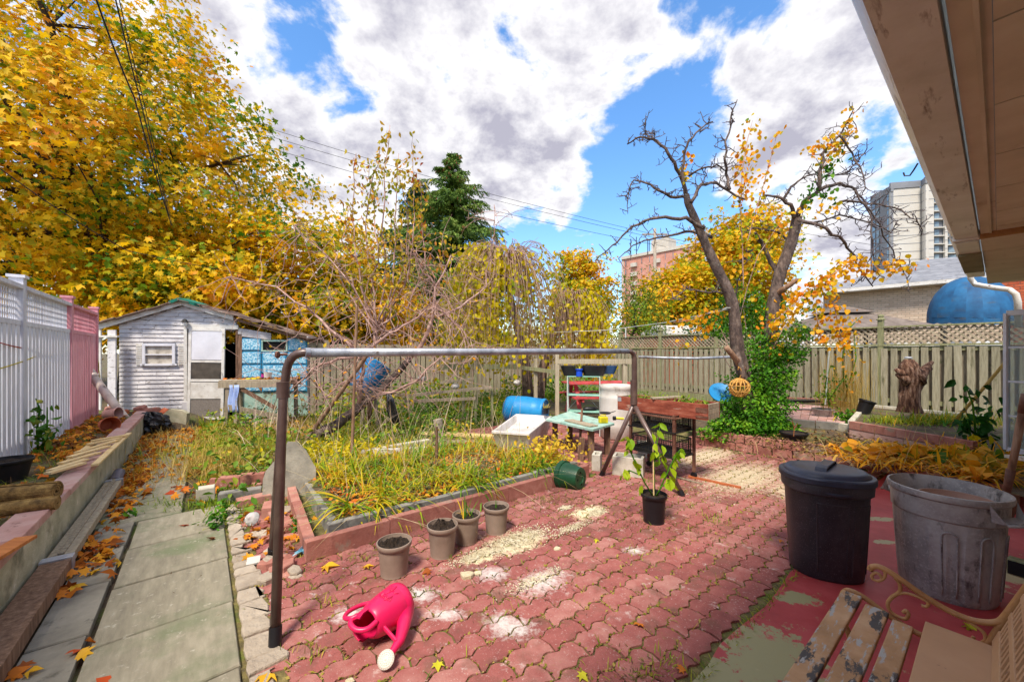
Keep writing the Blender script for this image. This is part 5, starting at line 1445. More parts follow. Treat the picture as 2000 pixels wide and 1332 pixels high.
pot('flower_pot', 'terracotta pot tipped on its side in the leaves of the left bed', G(205, 838, .33) + Vector((0, 0, .0)), .11, .075, .2, M['terracotta'], soil=False, rot=(R(88), 0, R(62))).location.z = .40
pot('flower_pot', 'faded half-buried clay pot lying behind the tipped terracotta pot', G(205, 815, .33), .10, .07, .2, M['pink_cap'], soil=False, rot=(R(86), 0, R(100))).location.z = .38
pot('plant_tub', 'black plastic tub at the left edge beside the white fence', G(8, 938, .3), .17, .13, .18, M['black_pot'])
pot('plant_tub', 'shallow black pot with a bare twig on the brown mulch', G(1550, 858, .22), .165, .13, .10, M['black_pot'], soil_z=.08)
pot('plant_tub', 'grey fluted bowl planter standing on the pink terrace pavers', G(1607, 812, .30), .16, .11, .13, M['bin_grey'], soil_z=.10)
bk = pot('bucket', 'black plastic bucket tilted on the wavy pink bed', G(1685, 806, .40), .115, .09, .22, M['black_pot'], soil=False); bk.rotation_euler = (R(10), R(14), 0)
# ---------------------------------------------------------------- watering can
def watering_can():
 c = G(752, 1195)
 t = thing('watering_can', 'bright pink plastic watering can with cream rose lying on its side', 'watering can', G(752, 1235))
 P = lambda px, py, z: G(px, py, z) - t.location
 bot = P(775, 1165, .10); mouth = P(716, 1222, .10)
 bot = P(786, 1172, .10); mouth = P(722, 1216, .105)
 ax = (mouth - bot).normalized(); up = Vector((0, 0, 1)); up = (up - ax * up.dot(ax)).normalized(); sd_ = ax.cross(up)
 Mx = Matrix((sd_, up, ax)).transposed()
 Lb = (mouth - bot).length + .03
 Lb = .215
 pr = [(0, .012), (.05, .010), (.078, .0), (.094, .008), (.099, .03), (.0985, .05), (.0965, .053), (.0975, .056), (.094, .10), (.088, .15), (.080, .19), (.072, Lb - .01), (.066, Lb), (.060, Lb), (.064, .19), (.086, .10), (.09, .05), (.06, .02), (0, .02)]
 b = MB().lathe(pr, bot, 40, M=Mx).build('body', M['pink_can'], t, smooth=True, auto=60)
 W_ = lambda a, s, u: bot + ax * a + sd_ * s + up * u
 hood = MB(); m = 14
 for i in range(m + 1):
  th = math.pi * (i / m) - math.pi * .5
  for (r, a) in ((.070, Lb - .012), (.068, Lb + .03), (.052, Lb + .052), (.046, Lb + .048), (.062, Lb + .028), (.064, Lb - .012)):
   hood.v.append(tuple(W_(a - .02 * abs(math.sin(th)) * 0, math.sin(th) * r * -1 if 0 else math.cos(th) * r, math.sin(th) * r)))
 for i in range(m):
  for j in range(5):
   q = i * 6 + j; hood.f.append((q, q + 6, q + 7, q + 1))
 hood.build('hood', M['pink_can'], t, smooth=True)
 hp = [W_(Lb - .01, .02, .062), W_(Lb + .035, .03, .055), W_(Lb + .06, -.01, .03), W_(Lb + .065, -.05, .0), W_(Lb + .045, -.10, -.01), W_(Lb - .0, -.135, -.01), W_(Lb - .07, -.14, -.0), W_(Lb - .13, -.118, .0), W_(Lb - .15, -.09, .0)]
 hp = [Vector(p) for p in hp]
 rose = P(755, 1288, .035)
 sp0 = W_(.03, 0, 0)
 sgn = 1 if (rose - bot).dot(sd_) > 0 else -1
 flip = lambda a, s, u: W_(a, s * sgn, u)
 s0 = flip(.05, .075, -.01); s1 = flip(.11, .125, -.03); s2 = flip(.17, .165, -.045)
 dirn = (rose - s2)
 pts = [s0, s1, s2, s2.lerp(rose, .5), rose]
 MB().tube(pts, [.042, .032, .023, .016, .015], 14).build('spout', M['pink_can'], t, smooth=True)
 MB().beam(flip(Lb - .03, .06, .0), flip(.19, .165, -.035), .012, .02).build('brace', M['pink_can'], t, bevel=.004)
 n = (Vector((-.05, -.55, .55))).normalized(); x = n.orthogonal().normalized(); y = n.cross(x); Mr = Matrix((x, y, n)).transposed()
 pr = [(.014, -.03), (.022, -.02), (.036, -.006), (.038, .0), (.036, .003), (.031, .002), (.030, .004), (.027, .005), (.0255, .003), (.022, .004), (.019, .007), (.0175, .005), (.014, .006), (.011, .009), (.0095, .007), (.006, .009), (.0, .011)]
 r = MB().lathe(pr, rose + n * .01, 32, M=Mr).build('rose', M['rose_white'], t, smooth=True)
 dots = MB()
 for rr, k in ((.0165, 12), (.0245, 18), (.0335, 24)):
  for i in range(k):
   a = i * 6.2832 / k; q = rose + n * .01 + Mr @ Vector((rr * math.cos(a), rr * math.sin(a), .0062)); dots.lathe([(.0011, 0), (0, .0003)], q, 5, M=Mr)
 dots.build('spray_hole', M['dark'], t)
 h1 = [flip(Lb + .02, -.035, .045), flip(Lb + .055, -.06, .035), flip(Lb + .05, -.11, .02), flip(Lb - .0, -.145, .01), flip(Lb - .07, -.15, .0), flip(Lb - .12, -.12, .0), flip(Lb - .15, -.085, .0)]
 h2 = [flip(Lb - .005, .055, .03), flip(Lb + .045, .05, .02), flip(Lb + .075, .01, .02), flip(Lb + .07, -.04, .03), flip(Lb + .02, -.058, .03)]
 def smooth_pts(p, n=5):
  out = []
  for i in range(len(p) - 1):
   p0 = p[max(i - 1, 0)]; p1 = p[i]; p2 = p[i + 1]; p3 = p[min(i + 2, len(p) - 1)]
   for k in range(n):
    s = k / n
    out.append(.5 * ((2 * p1) + (p2 - p0) * s + (2 * p0 - 5 * p1 + 4 * p2 - p3) * s * s + (3 * p1 - p0 - 3 * p2 + p3) * s ** 3))
  return out + [p[-1]]
 MB().tube(smooth_pts(h1), .0105, 10).build('handle', M['pink_can'], t, smooth=True)
 MB().tube(smooth_pts(h2), .0125, 10).build('handle', M['pink_can'], t, smooth=True)
 rel = MB()
 def onb(a, th, k=1.0):
  r = .0996 - .102 * max(0, a - .05) + .0012 * k
  return W_(a, math.sin(th) * r, math.cos(th) * r)
 vd = (Vector((0, -.6, 1.0)) - ax * Vector((0, -.6, 1.0)).dot(ax)).normalized(); thc = math.atan2(vd.dot(sd_), vd.dot(up))
 for k in range(7):
  a = math.pi * (.15 + .7 * k / 6)
  p = [onb(.115 + .034 * f * math.sin(a) * .9, thc + .36 * f * math.cos(a) + .25) for f in (0.15, .5, 1)]
  rel.tube(p, [.002, .0032, .0015], 6)
 rel.tube([onb(.11 - .02 * i, thc + .25 - .1 * i + .03 * i * i) for i in range(4)], .0018, 6)
 for s in (-1, 1):
  rel.tube([onb(.08, thc + .1), onb(.085, thc + .1 + s * .16), onb(.07, thc + .1 + s * .3)], [.0015, .003, .001], 6)
 for k in range(3): rel.tube([onb(.10, thc - .1), onb(.13 + .008 * k, thc - .25 + .12 * k)], [.0015, .002], 6)
 rel.build('flower_relief', M['pink_can'], t, smooth=True)
watering_can()
# ---------------------------------------------------------------- bins
def oval(n, a, b, p=2.3):
 out = []
 for k in range(n):
  t = 2 * math.pi * k / n; c, s = math.cos(t), math.sin(t)
  out.append((a * math.copysign(abs(c) ** (2 / p), c), b * math.copysign(abs(s) ** (2 / p), s)))
 return out
def oval_loft(mb, levels, n=56, c=(0, 0), p=2.3, mod=None):
 """levels: (z, a, b)"""
 o = len(mb.v)
 for i, (z, a, b) in enumerate(levels):
  for k, (x, y) in enumerate(oval(n, a, b, p)):
   q = 1 + (mod(i, k / n, z) if mod else 0)
   mb.v.append((c[0] + x * q, c[1] + y * q, z))
 for i in range(len(levels) - 1):
  for k in range(n):
   a_ = o + i * n + k; b_ = o + i * n + (k + 1) % n; mb.f.append((a_, b_, b_ + n, a_ + n))
 mb.f.append(tuple(o + k for k in reversed(range(n)))); mb.f.append(tuple(o + (len(levels) - 1) * n + k for k in range(n)))
def black_bin():
 c = at(1612, 1137, .19); c = G(1612, 1139); c += Vector((c.x, c.y, 0)).normalized() * .17
 t = thing('trash_bin', 'tall black plastic trash bin with oval clip-on lid on the red painted strip', 'bin', c, R(-20))
 mb = MB()
 def mod(i, f, z):
  a = (f * 8) % 1.0
  return -.012 * (1 if a < .06 or a > .94 else 0) if .04 < z < .50 else 0
 oval_loft(mb, [(0, .178, .145), (.012, .188, .155), (.03, .19, .157), (.15, .196, .164), (.30, .204, .172), (.45, .211, .180), (.53, .215, .183), (.54, .232, .2), (.60, .236, .204), (.612, .232, .2), (.62, .22, .19), (.60, .21, .18)], 72, mod=mod)
 b = mb.build('bin_body', M['bin_black'], t, smooth=True, auto=35)
 lid = MB()
 oval_loft(lid, [(.600, .240, .208), (.605, .246, .214), (.632, .246, .214), (.640, .240, .208), (.642, .222, .192), (.650, .218, .188), (.662, .205, .175), (.668, .185, .157), (.6695, .15, .125), (.671, .05, .04)], 72)
 l = lid.build('lid', M['bin_lid'], t, smooth=True, auto=35)
 h = MB(); pts = [(-.085, 0, .672), (-.075, 0, .682), (-.05, 0, .686), (.05, 0, .686), (.075, 0, .682), (.085, 0, .672)]
 prev = None
 for (x, y, z) in pts:
  z = .664 + (z - .672) * 2.2; h.v += [(x * 1.7 + .02, -.03, z), (x * 1.7 + .02, .03, z), (x * 1.7 + .02, .03, z - .012), (x * 1.7 + .02, -.03, z - .012)]
 for i in range(len(pts) - 1):
  for k in range(4):
   a = i * 4 + k; b2 = i * 4 + (k + 1) % 4; h.f.append((a, b2, b2 + 4, a + 4))
 h.f += [(3, 2, 1, 0), (20, 21, 22, 23)]
 hh = h.build('lid_handle', M['bin_lid'], l, bevel=.002); hh.rotation_euler = (0, 0, R(60))
 for s in (-1, 1):
  g = MB(); pts = []
  for k in range(9):
   a = -math.pi / 2 + s * 0 + (k / 8 - .5) * .8
   pts.append((.22 * math.cos(a) * 1.0, s * .0 + .19 * math.sin(a) * 1.02 if s < 0 else -.19 * math.sin(a) * 1.02, .565 - .012 * math.sin(math.pi * k / 8)))
  g.tube(pts, .012, 8); g.build('grip', M['bin_lid'], t, smooth=True)
 pn = MB()
 for (a0, a1) in ((-2.0, -1.35), (-1.2, -.5)):
  loop = []
  def sp(a, z): 
   k = (z / .55); aa = .19 + .025 * k; bb = .157 + .026 * k
   c_, s_ = math.cos(a), math.sin(a); return (aa * math.copysign(abs(c_) ** (2 / 2.3), c_) * 1.004, bb * math.copysign(abs(s_) ** (2 / 2.3), s_) * 1.004, z)
  for z in np.linspace(.06, .47, 8): loop.append(sp(a0, z))
  for a in np.linspace(a0, a1, 10): loop.append(sp(a, .485))
  for z in np.linspace(.47, .06, 8): loop.append(sp(a1, z))
  pn.tube(loop, .0035, 6)
 pn.build('moulding', M['bin_black'], t, smooth=True)
black_bin()
def grey_bin():
 c = G(1848, 1178); c += Vector((c.x, c.y, 0)).normalized() * .19
 t = thing('trash_bin', 'open scuffed grey round trash bin with side handles, standing right of the black bin', 'bin', c, R(15))
 prof = [(.0, .0), (.17, .0), (.192, .006), (.197, .03), (.205, .15), (.214, .30), (.222, .44), (.225, .46), (.236, .47), (.240, .57), (.252, .58), (.256, .598), (.252, .612), (.242, .614), (.238, .60), (.228, .58), (.216, .44), (.19, .03), (.0, .02)]
 mb = MB(); n = 120; o = 0
 for (r, z) in prof:
  for k in range(n):
   a = 2 * math.pi * k / n; f = (k / n * 10) % 1
   q = r
   if .02 < z < .45 and r > .19 and prof.index((r, z)) < 8:
    q = r + (.006 if (.18 < f < .82) else 0)
   mb.v.append((q * math.cos(a), q * math.sin(a), z))
 for i in range(len(prof) - 1):
  for k in range(n):
   a = i * n + k; b = i * n + (k + 1) % n; mb.f.append((a, b, b + n, a + n))
 mb.build('bin_body', M['bin_grey'], t, smooth=True, auto=30)
 for s, a0 in ((1, R(-94)), (-1, R(86))):
  u = Vector((math.cos(a0), math.sin(a0), 0)); v = Vector((-math.sin(a0), math.cos(a0), 0))
  h = MB(); pts = [u * .235 + v * -.085, u * .285 + v * -.07, u * .305, u * .285 + v * .07, u * .235 + v * .085]
  vs = []
  for z in (.505, .52):
   for p in pts: vs.append((p.x, p.y, z))
  k = len(pts)
  h.add(vs, [tuple(range(k))[::-1], tuple(range(k, 2 * k))] + [(i, i + 1, i + 1 + k, i + k) for i in range(k - 1)])
  h.add([tuple(u * .237 + v * -.1 + Vector((0, 0, .60))), tuple(u * .29 + v * -.075 + Vector((0, 0, .51))), tuple(u * .237 + v * -.085 + Vector((0, 0, .51)))], [(0, 1, 2)])
  h.add([tuple(u * .237 + v * .1 + Vector((0, 0, .60))), tuple(u * .29 + v * .075 + Vector((0, 0, .51))), tuple(u * .237 + v * .085 + Vector((0, 0, .51)))], [(0, 1, 2)])
  h.build('handle', M['bin_grey'], t, bevel=.003)
  MB().tube([u * .29 + v * -.07 + Vector((0, 0, .507)), u * .309 + Vector((0, 0, .507)), u * .29 + v * .07 + Vector((0, 0, .507))], .008, 8).build('handle', M['bin_grey'], t, smooth=True)
 pn = MB()
 for ac in (-2.62, -1.95, -1.28, -.62):
  loop = []; wdt = .13
  def sp(a, z):
   r = .1975 + (z - .03) * .0617 + .008; return (r * math.cos(a), r * math.sin(a), z)
  for z in np.linspace(.05, .38, 8): loop.append(sp(ac - wdt, z))
  for k in range(1, 10):
   th = math.pi * k / 10; loop.append(sp(ac - wdt * math.cos(th), .38 + .03 * math.sin(th)))
  for z in np.linspace(.38, .05, 8): loop.append(sp(ac + wdt, z))
  pn.tube(loop, .004, 6)
 pn.build('moulding', M['bin_grey'], t, smooth=True)
 pot('flower_pot', 'large tan pot standing inside the open grey bin', (c.x + .04, c.y - .02, .22), .165, .12, .33, M['terracotta'] if 0 else pm('tan_pot', ['#a8816c', '#b8917c'], 5, .6, .1), soil=False)
grey_bin()
def shovel():
 top = PD(1998, 800, 2.42); low = PD(1968, 950, 2.52)
 t = thing('shovel', 'old shovel with weathered wooden shaft leaning by the grey bin', 'shovel', G(1955, 1090))
 t.location = (low.x, low.y, 0)
 MB().tube([top - t.location, (top - t.location).lerp(low - t.location, .5) + Vector((.003, 0, 0)), low - t.location], [.019, .018, .017], 10).build('shaft', M['wood_pole'], t, smooth=True)
 MB().tube([top - t.location + (top - low).normalized() * .1, top - t.location - (top - low).normalized() * .02], .021, 10).build('grip_end', M['rust_metal'], t, smooth=True)
 ll = low - t.location; d = (low - top).normalized()
 MB().tube([ll - d * .12, ll + d * .06], [.022, .018], 10).build('socket', M['rust_metal'], t, smooth=True)
 bl = MB(); e = ll + d * .05; s = d.cross(Vector((0, 0, 1))).normalized(); nrm = s.cross(d)
 rows = [(0, .02, 0), (.02, .085, .0), (.10, .095, .004), (.18, .08, .006), (.25, .03, .004)]
 m = 8
 for a, w, b in rows:
  for k in range(m + 1):
   f = (k / m - .5) * 2; bl.v.append(tuple(e + d * a + s * (w * f) + nrm * (.025 * f * f + b)))
 for i in range(len(rows) - 1):
  for k in range(m):
   q = i * (m + 1) + k; bl.f.append((q, q + 1, q + m + 2, q + m + 1))
 o = bl.build('blade', M['rust_metal'], t, smooth=True); mod = o.modifiers.new('s', 'SOLIDIFY'); mod.thickness = .003
shovel()
# ---------------------------------------------------------------- bench
def bench():
 t = thing('garden_bench', 'tan painted iron and wood bench with peeling slats in the near right corner', 'bench', W(0, 0), GA)
 Pz = .40
 def LP(px, py, z):
  p = G(px, py, z); u, v = UV(p); return v, u
 def slat(pa, pb, pc, pd, mat, z=Pz, th=.022, near=-1.2, name='slat'):
  (v0, u0), (v1, u1) = LP(*pa, z), LP(*pb, z)
  ve = (v0 + v1) / 2
  MB().box(((ve - 1.2) / 2, (u0 + u1) / 2, z - th / 2), (ve + 1.2, abs(u1 - u0), th)).build(name, M[mat], t, bevel=.004)
  return ve, u0, u1
 info = []
 ve, uf, ub = slat((1645, 1150), (1684, 1164), None, None, 'bench_paint'); info.append((ve, uf, ub))
 ve2, a, b = slat((1692, 1174), (1735, 1198), None, None, 'bench_paint')
 ve3, a3, b3 = slat((1745, 1203), (1783, 1228), None, None, 'bench_paint')
 print('BENCH', info, ve2, a, b, ve3, a3, b3)
 V = ve + .02
 def A(px, py):                    # pixel -> point of the plane v = V (local u, z)
  k = (px - 1000) / F          # X = k Y ; with v fixed: X=-.622u+.783V ; Y=.783u+.622V
  u = (.783 * V - k * .622 * V) / (k * .783 + .622)
  Y = .783 * u + .622 * V
  return Vector((V, u, HC - (py - HZ) / F * Y))
 def cr(pts, n=6):
  p = pts; out = []
  for i in range(len(p) - 1):
   p0 = p[max(i - 1, 0)]; p1 = p[i]; p2 = p[i + 1]; p3 = p[min(i + 2, len(p) - 1)]
   for k in range(n):
    s = k / n
    out.append(.5 * ((2 * p1) + (p2 - p0) * s + (2 * p0 - 5 * p1 + 4 * p2 - p3) * s * s + (3 * p1 - p0 - 3 * p2 + p3) * s ** 3))
  return out + [p[-1]]
 def iron(px, r, nm, n=10):
  pts = cr([A(*q) for q in px]); rr = r if isinstance(r, list) else [r] * len(pts)
  MB().tube(pts, rr, n).build(nm, M['bench_iron'], t, smooth=True)
 iron([(1722, 1128), (1718, 1122), (1710, 1118), (1703, 1124), (1706, 1131), (1716, 1134), (1727, 1128), (1728, 1116), (1716, 1108), (1702, 1107)], .0055, 'scroll')
 iron([(1699, 1113), (1703, 1107), (1716, 1106), (1735, 1115), (1762, 1133), (1800, 1160), (1845, 1188), (1890, 1208), (1925, 1215), (1950, 1214), (1962, 1205), (1985, 1175), (2030, 1115)], .0105, 'arm_rest')
 iron([(1644, 1166), (1648, 1157), (1660, 1153), (1690, 1168), (1730, 1198), (1780, 1230), (1830, 1252), (1880, 1263), (1915, 1263), (1935, 1250), (1958, 1215), (1998, 1165), (2040, 1110)], .0105, 'side_rail')
 iron([(1748, 1128), (1757, 1140), (1757, 1155), (1742, 1166), (1734, 1178), (1738, 1192), (1752, 1203), (1768, 1208), (1774, 1200), (1770, 1192), (1764, 1196)], .0065, 'scroll')
 iron([(1752, 1160), (1770, 1158), (1795, 1166), (1812, 1176), (1810, 1184), (1800, 1182)], .0055, 'scroll')
 iron([(1888, 1212), (1905, 1222), (1922, 1236), (1924, 1250), (1910, 1256), (1900, 1250), (1902, 1243)], .0055, 'scroll')
 f = A(1650, 1160); bk = A(1925, 1258)
 MB().tube(cr([f, f + Vector((0, .01, -.1)), f + Vector((0, -.02, -.2)), f + Vector((0, .03, -f.z + .01))]), .012, 10).build('leg', M['bench_iron'], t, smooth=True)
 MB().tube(cr([bk, bk + Vector((0, -.0, -.1)), bk + Vector((0, -.03, -bk.z + .01))]), .012, 10).build('leg', M['bench_iron'], t, smooth=True)
 z = Pz + .012
 (v0, u0) = LP(1783, 1234, z); (v1, u1) = LP(1930, 1285, z)
 MB().box(((V - .05 - 1.2) / 2, (u0 + (-.02)) / 2 - .02, z - .008), (V - .05 + 1.2, abs(u0 + .02), .012)).build('seat_board', M['bench_board'], t, bevel=.002)
 bx0 = V - .03; u_b = UV(G(1952, 1290, z))[0]
 yb = .005
 nslots = MB()
 back_h = .36; lean = .12
 def bp(x, h): return Vector((x, yb - lean * h / back_h, Pz + .01 + h))
 k = 0; h = .0
 for (h0, h1) in ((0, .05), (.10, .125), (.175, .20), (.25, .275), (.33, .37)):
  a0 = bp(bx0, (h0 + h1) / 2); b0 = bp(-1.2, (h0 + h1) / 2)
  MB().beam(a0, b0, .022, h1 - h0, up=(0, -lean, back_h)).build('back_rail', M['bench_board'], t, bevel=.003)
 x = bx0 - .012
 me = MB().box((0, 0, 0), (.018, .016, .36)).mesh('back_bar', M['bench_board'])
 while x > -.3:
  p = bp(x, .18); inst('back_bar', me, t, p, (math.atan2(lean, back_h), .0, 0)); x -= .036 if (int(x * 100) % 3) else .05
bench()
# ---------------------------------------------------------------- left-side clutter
def left_clutter():
 t = thing('timber_plank', 'long weathered brown timber lying on the flags against the foot of the wall', 'plank', W(0, -.735, .0), GA)
 mb = MB(); mb.box((0, 1.9, .05), (.135, 3.7, .085)); mb.build('board', M['wood_brown'], t, bevel=.004)
 mb = MB(); mb.box((0, 4.75, .06), (.12, 1.9, .06)); mb.box((.0, 4.75, .095), (.03, 1.9, .014)); mb.build('board', M['wood_grey'], t, bevel=.004)
 for x in (-.035, .035): pass
 MB().box((0, 3.72, .055), (.145, .07, .098)).build('metal_band', M['steel'], t, bevel=.004)
 MB().box((0, 5.68, .055), (.135, .06, .09)).build('metal_band', M['steel'], t, bevel=.004)
 MB().tube([(-.0, 5.72, .06), (-.02, 6.15, .06)], .05, 14).build('pipe_end', pm('grey_pipe', ['#4e4a58', '#6a6674'], 4, .5, .2), t, smooth=True, auto=40)
 t = thing('drain_pipe', 'dirty white plastic drain pipe leaning from the pink fence onto the wall', 'pipe', (0, 0, 0))
 a = PD(172, 723, 6.7); b = PD(247, 821, 6.7)
 MB().tube([a, b], .062, 18, cap=False).build('pipe', M['pvc'], t, smooth=True)
 a2 = a.lerp(b, .13); MB().tube([a.lerp(b, -.02), a2], .07, 18, cap=False).build('pipe_socket', M['pvc'], t, smooth=True)
 MB().tube([a.lerp(b, .12), a.lerp(b, .15)], .078, 18).build('pipe_ring', M['pvc'], t, smooth=True, auto=40)
 MB().tube([a.lerp(b, .9), a.lerp(b, .995)], .05, 14).build('pipe_bore', M['dark'], t)
 t = thing('slatted_frame', 'pale pine slatted frame resting across the bed and the wall top', 'pallet', (0, 0, 0))
 for k, (pl, pr) in enumerate((((92, 925), (150, 908)), ((118, 905), (178, 888)), ((135, 893), (198, 875)), ((150, 884), (215, 864)), ((172, 868), (232, 856)), ((180, 861), (246, 850)), ((97, 919), (165, 898)))):
  z = .40 + .004 * (k % 3)
  a = G(*pl, z); b = G(*pr, z); d = (b - a); b = a + d * (1.25 if k < 4 else 1.05)
  MB().beam(a, b, .055, .018).build('slat', M['wood_new'], t, bevel=.002)
 a = G(185, 908, .377); b = G(252, 846, .377); MB().beam(a, b, .05, .02).build('slat', M['wood_new'], t, bevel=.002)
 a = G(105, 922, .38); b = G(188, 860, .38); MB().beam(a, b, .045, .018).build('slat', M['wood_new'], t, bevel=.002)
 t = thing('timber_plank', 'short orange-brown offcut of board on the near end of the wall top', 'plank', G(15, 1075, .37))
 MB().box((0, 0, .012), (.09, .26, .018), rz=R(24)).build('board', pm('orange_board', ['#a8602c', '#c47a3c'], 6, .7, .3, 20, (1, 6, 1)), t, bevel=.002)
 for k, (px, py, l, r, lab) in enumerate(((20, 985, .5, .07, 'larger rolled brown mat lying at the left edge of the left bed'), (5, 1010, .5, .05, 'smaller rolled mat just in front of the larger one'))):
  p = G(px, py, .33)
  t = thing('rolled_mat', lab, 'mat', p, R(18 + 10 * k))
  mb = MB(); n = 22; turns = 3.2; m = 60
  prof = []
  for i in range(m + 1):
   th = turns * 2 * math.pi * i / m; rr = r * (.25 + .75 * i / m); prof.append((rr * math.cos(th), rr * math.sin(th) + r))
  for x in (-l / 2, l / 2):
   for (a, b) in prof: mb.v.append((x, a, b))
  for i in range(m): mb.f.append((i, i + 1, i + m + 2, i + m + 1))
  o = mb.build('mat', pm('coir_mat' + str(k), ['#5a4424', '#86683a', '#a8884e'], 20, .95, 1.0, 60, bdist=.01), t); s = o.modifiers.new('s', 'SOLIDIFY'); s.thickness = .012
 rub = [(185, 795, .26, .16, .12), (208, 805, .3, .18, .1), (235, 790, .4, .2, .15), (262, 800, .34, .25, .12), (290, 795, .45, .3, .2), (300, 786, .3, .2, .12), (325, 800, .4, .25, .16), (215, 785, .3, .2, .1), (250, 815, .22, .16, .1), (176, 815, .2, .14, .1), (318, 790, .25, .2, .1), (278, 782, .22, .14, .12)]
 for k, (px, py, w, l, h) in enumerate(rub):
  p = G(px, py + 12, .12); p = PD(px, py + 10, 7.3 - .1 * (k % 3))
  labs = ['leftmost red brick lump against the pink fence', 'grey rubble lump beside the drain pipe head', 'flat broken slab under the drain pipe', 'rubble piece above the black plastic bag', 'largest broken concrete lump below the shed window', 'reddish top piece of the rubble heap', 'rough lump right of the reddish rubble', 'small back lump near the old gate', 'small stone beside the pipe mouth', 'loose brick at the foot of the pink fence', 'angular chip on the right of the rubble heap', 'narrow upright chip in the middle of the heap']
  mb = MB(); n = 8
  poly = [(w / 2 * random.uniform(.7, 1.1) * math.cos(6.283 * i / n), l / 2 * random.uniform(.7, 1.1) * math.sin(6.283 * i / n)) for i in range(n)]
  mb.prism(poly, 0, h, h * .2)
  o = mb.build('rubble_stone', M[('concrete', 'concrete', 'terracotta', 'pink_block')[k % 4] if k not in (0, 5, 9) else 'pink_block'])
  o.location = (p.x, p.y, max(.0, p.z - h)); o.rotation_euler = (random.gauss(0, .2), random.gauss(0, .2), random.random() * 3)
  tag(o, labs[k], 'rubble', 'rubble heaped at the foot of the shed')
 mb = MB(); c = PD(290, 815, 7.35)
 n = 14
 for j in range(n + 1):
  for i in range(n + 1):
   x = (i / n - .5) * 2.2; y = (j / n - .5) * .9
   r = max(0, 1 - (2 * i / n - 1) ** 2) * max(0, 1 - (2 * j / n - 1) ** 2)
   mb.v.append((c.x + x, c.y + y, -.05 + .36 * r ** .5 + random.gauss(0, .015)))
 for j in range(n):
  for i in range(n):
   a = j * (n + 1) + i; mb.f.append((a, a + 1, a + n + 2, a + n + 1))
 o = mb.build('rubble_bank', M['soil'], smooth=True); o['kind'] = 'structure'
 t = PD(345, 827, 7.1)
 mb = MB(); Mx = Matrix(((1, 0, 0, t.x), (0, 0, 1, t.y), (0, 1, 0, 0), (0, 0, 0, 1)))
 mb.prism([(-.3, 0), (.2, 0), (.22, .3), (.12, .36), (-.1, .38), (-.26, .25)], -.04, .04, .01, M=Mx); o = mb.build('concrete_slab', M['concrete_wall']); tag(o, 'broken tan concrete slab leaning on the shed beside the door', 'slab')
 mb = MB(); n = 34; m = 18
 for i in range(m + 1):
  ph = math.pi * i / m
  for k in range(n):
   th = 2 * math.pi * k / n
   r = 1 + .13 * math.sin(th * 5 + ph * 3) + .10 * math.sin(th * 9 - ph * 6) + .06 * math.sin(th * 17 + i) + random.gauss(0, .03)
   mb.v.append((.27 * r * math.sin(ph) * math.cos(th), .2 * r * math.sin(ph) * math.sin(th), .15 + .18 * r * math.cos(ph)))
 for i in range(m):
  for k in range(n):
   a = i * n + k; b = i * n + (k + 1) % n; mb.f.append((a, a + n, b + n, b))
 p = PD(296, 830, 6.75)
 o = mb.build('plastic_bag', M['tarp_black']); o.location = (p.x - .02, p.y, .02); tag(o, 'crumpled black plastic bag slumped over the end of the left wall', 'bag')
 a = G(513, 977); b = G(617, 962)
 d = (b - a); rz = math.atan2(d.y, d.x); w = d.length
 mb = MB(); Mx = Matrix(((1, 0, 0, 0), (0, 0, 1, 0), (0, 1, 0, 0), (0, 0, 0, 1)))
 H = .41
 mb.prism([(0, 0), (w, 0), (w + .0, .25), (w * .8, .44), (w * .62, .53), (w * .45, .54), (w * .36, .45), (w * .05, .28), (0, .2)], -.035, .035, .008, M=Mx)
 o = mb.build('concrete_slab', M['concrete']); o.location = (a.x, a.y, -.01); o.rotation_euler = (R(-12), 0, rz)
 tag(o, 'broken grey concrete slab standing upright behind the brown frame leg', 'slab')
 p = G(493, 1025)
 t = thing('plastic_dome', 'small clear plastic cloche lying on the broken bricks by the path', 'lid', (p.x, p.y, .0), 0); 
 Mx = Matrix.Rotation(R(55), 3, 'X')
 MB().lathe([(.055, 0), (.052, .004), (.045, .03), (.03, .045), (.012, .05), (.01, .06), (0, .06)], (0, 0, .05), 28, M=Mx).build('dome', M['clear'], t, smooth=True)
 p = G(495, 1100); o = MB().box((0, 0, .02), (.075, .075, .012), rz=.5).build('tile', M['tower_white']); o.location = p; o.rotation_euler = (.15, .1, 0); tag(o, 'square white tile shard beside the mortar strip of the path', 'tile')
 mb = MB(); pts = [(random.gauss(0, .03), random.gauss(0, .03), abs(random.gauss(0, .02))) for _ in range(10)]
 for i in range(8): mb.f.append((i, i + 1, i + 2)); 
 mb.v = pts; o = mb.build('crumpled_wrapper', M['blue_panel']); o.location = G(588, 1083) + Vector((0, 0, .005)); tag(o, 'crumpled blue and white wrapper at the near corner of the daylily bed', 'litter')
 k = PD(174, 652, 6.8)
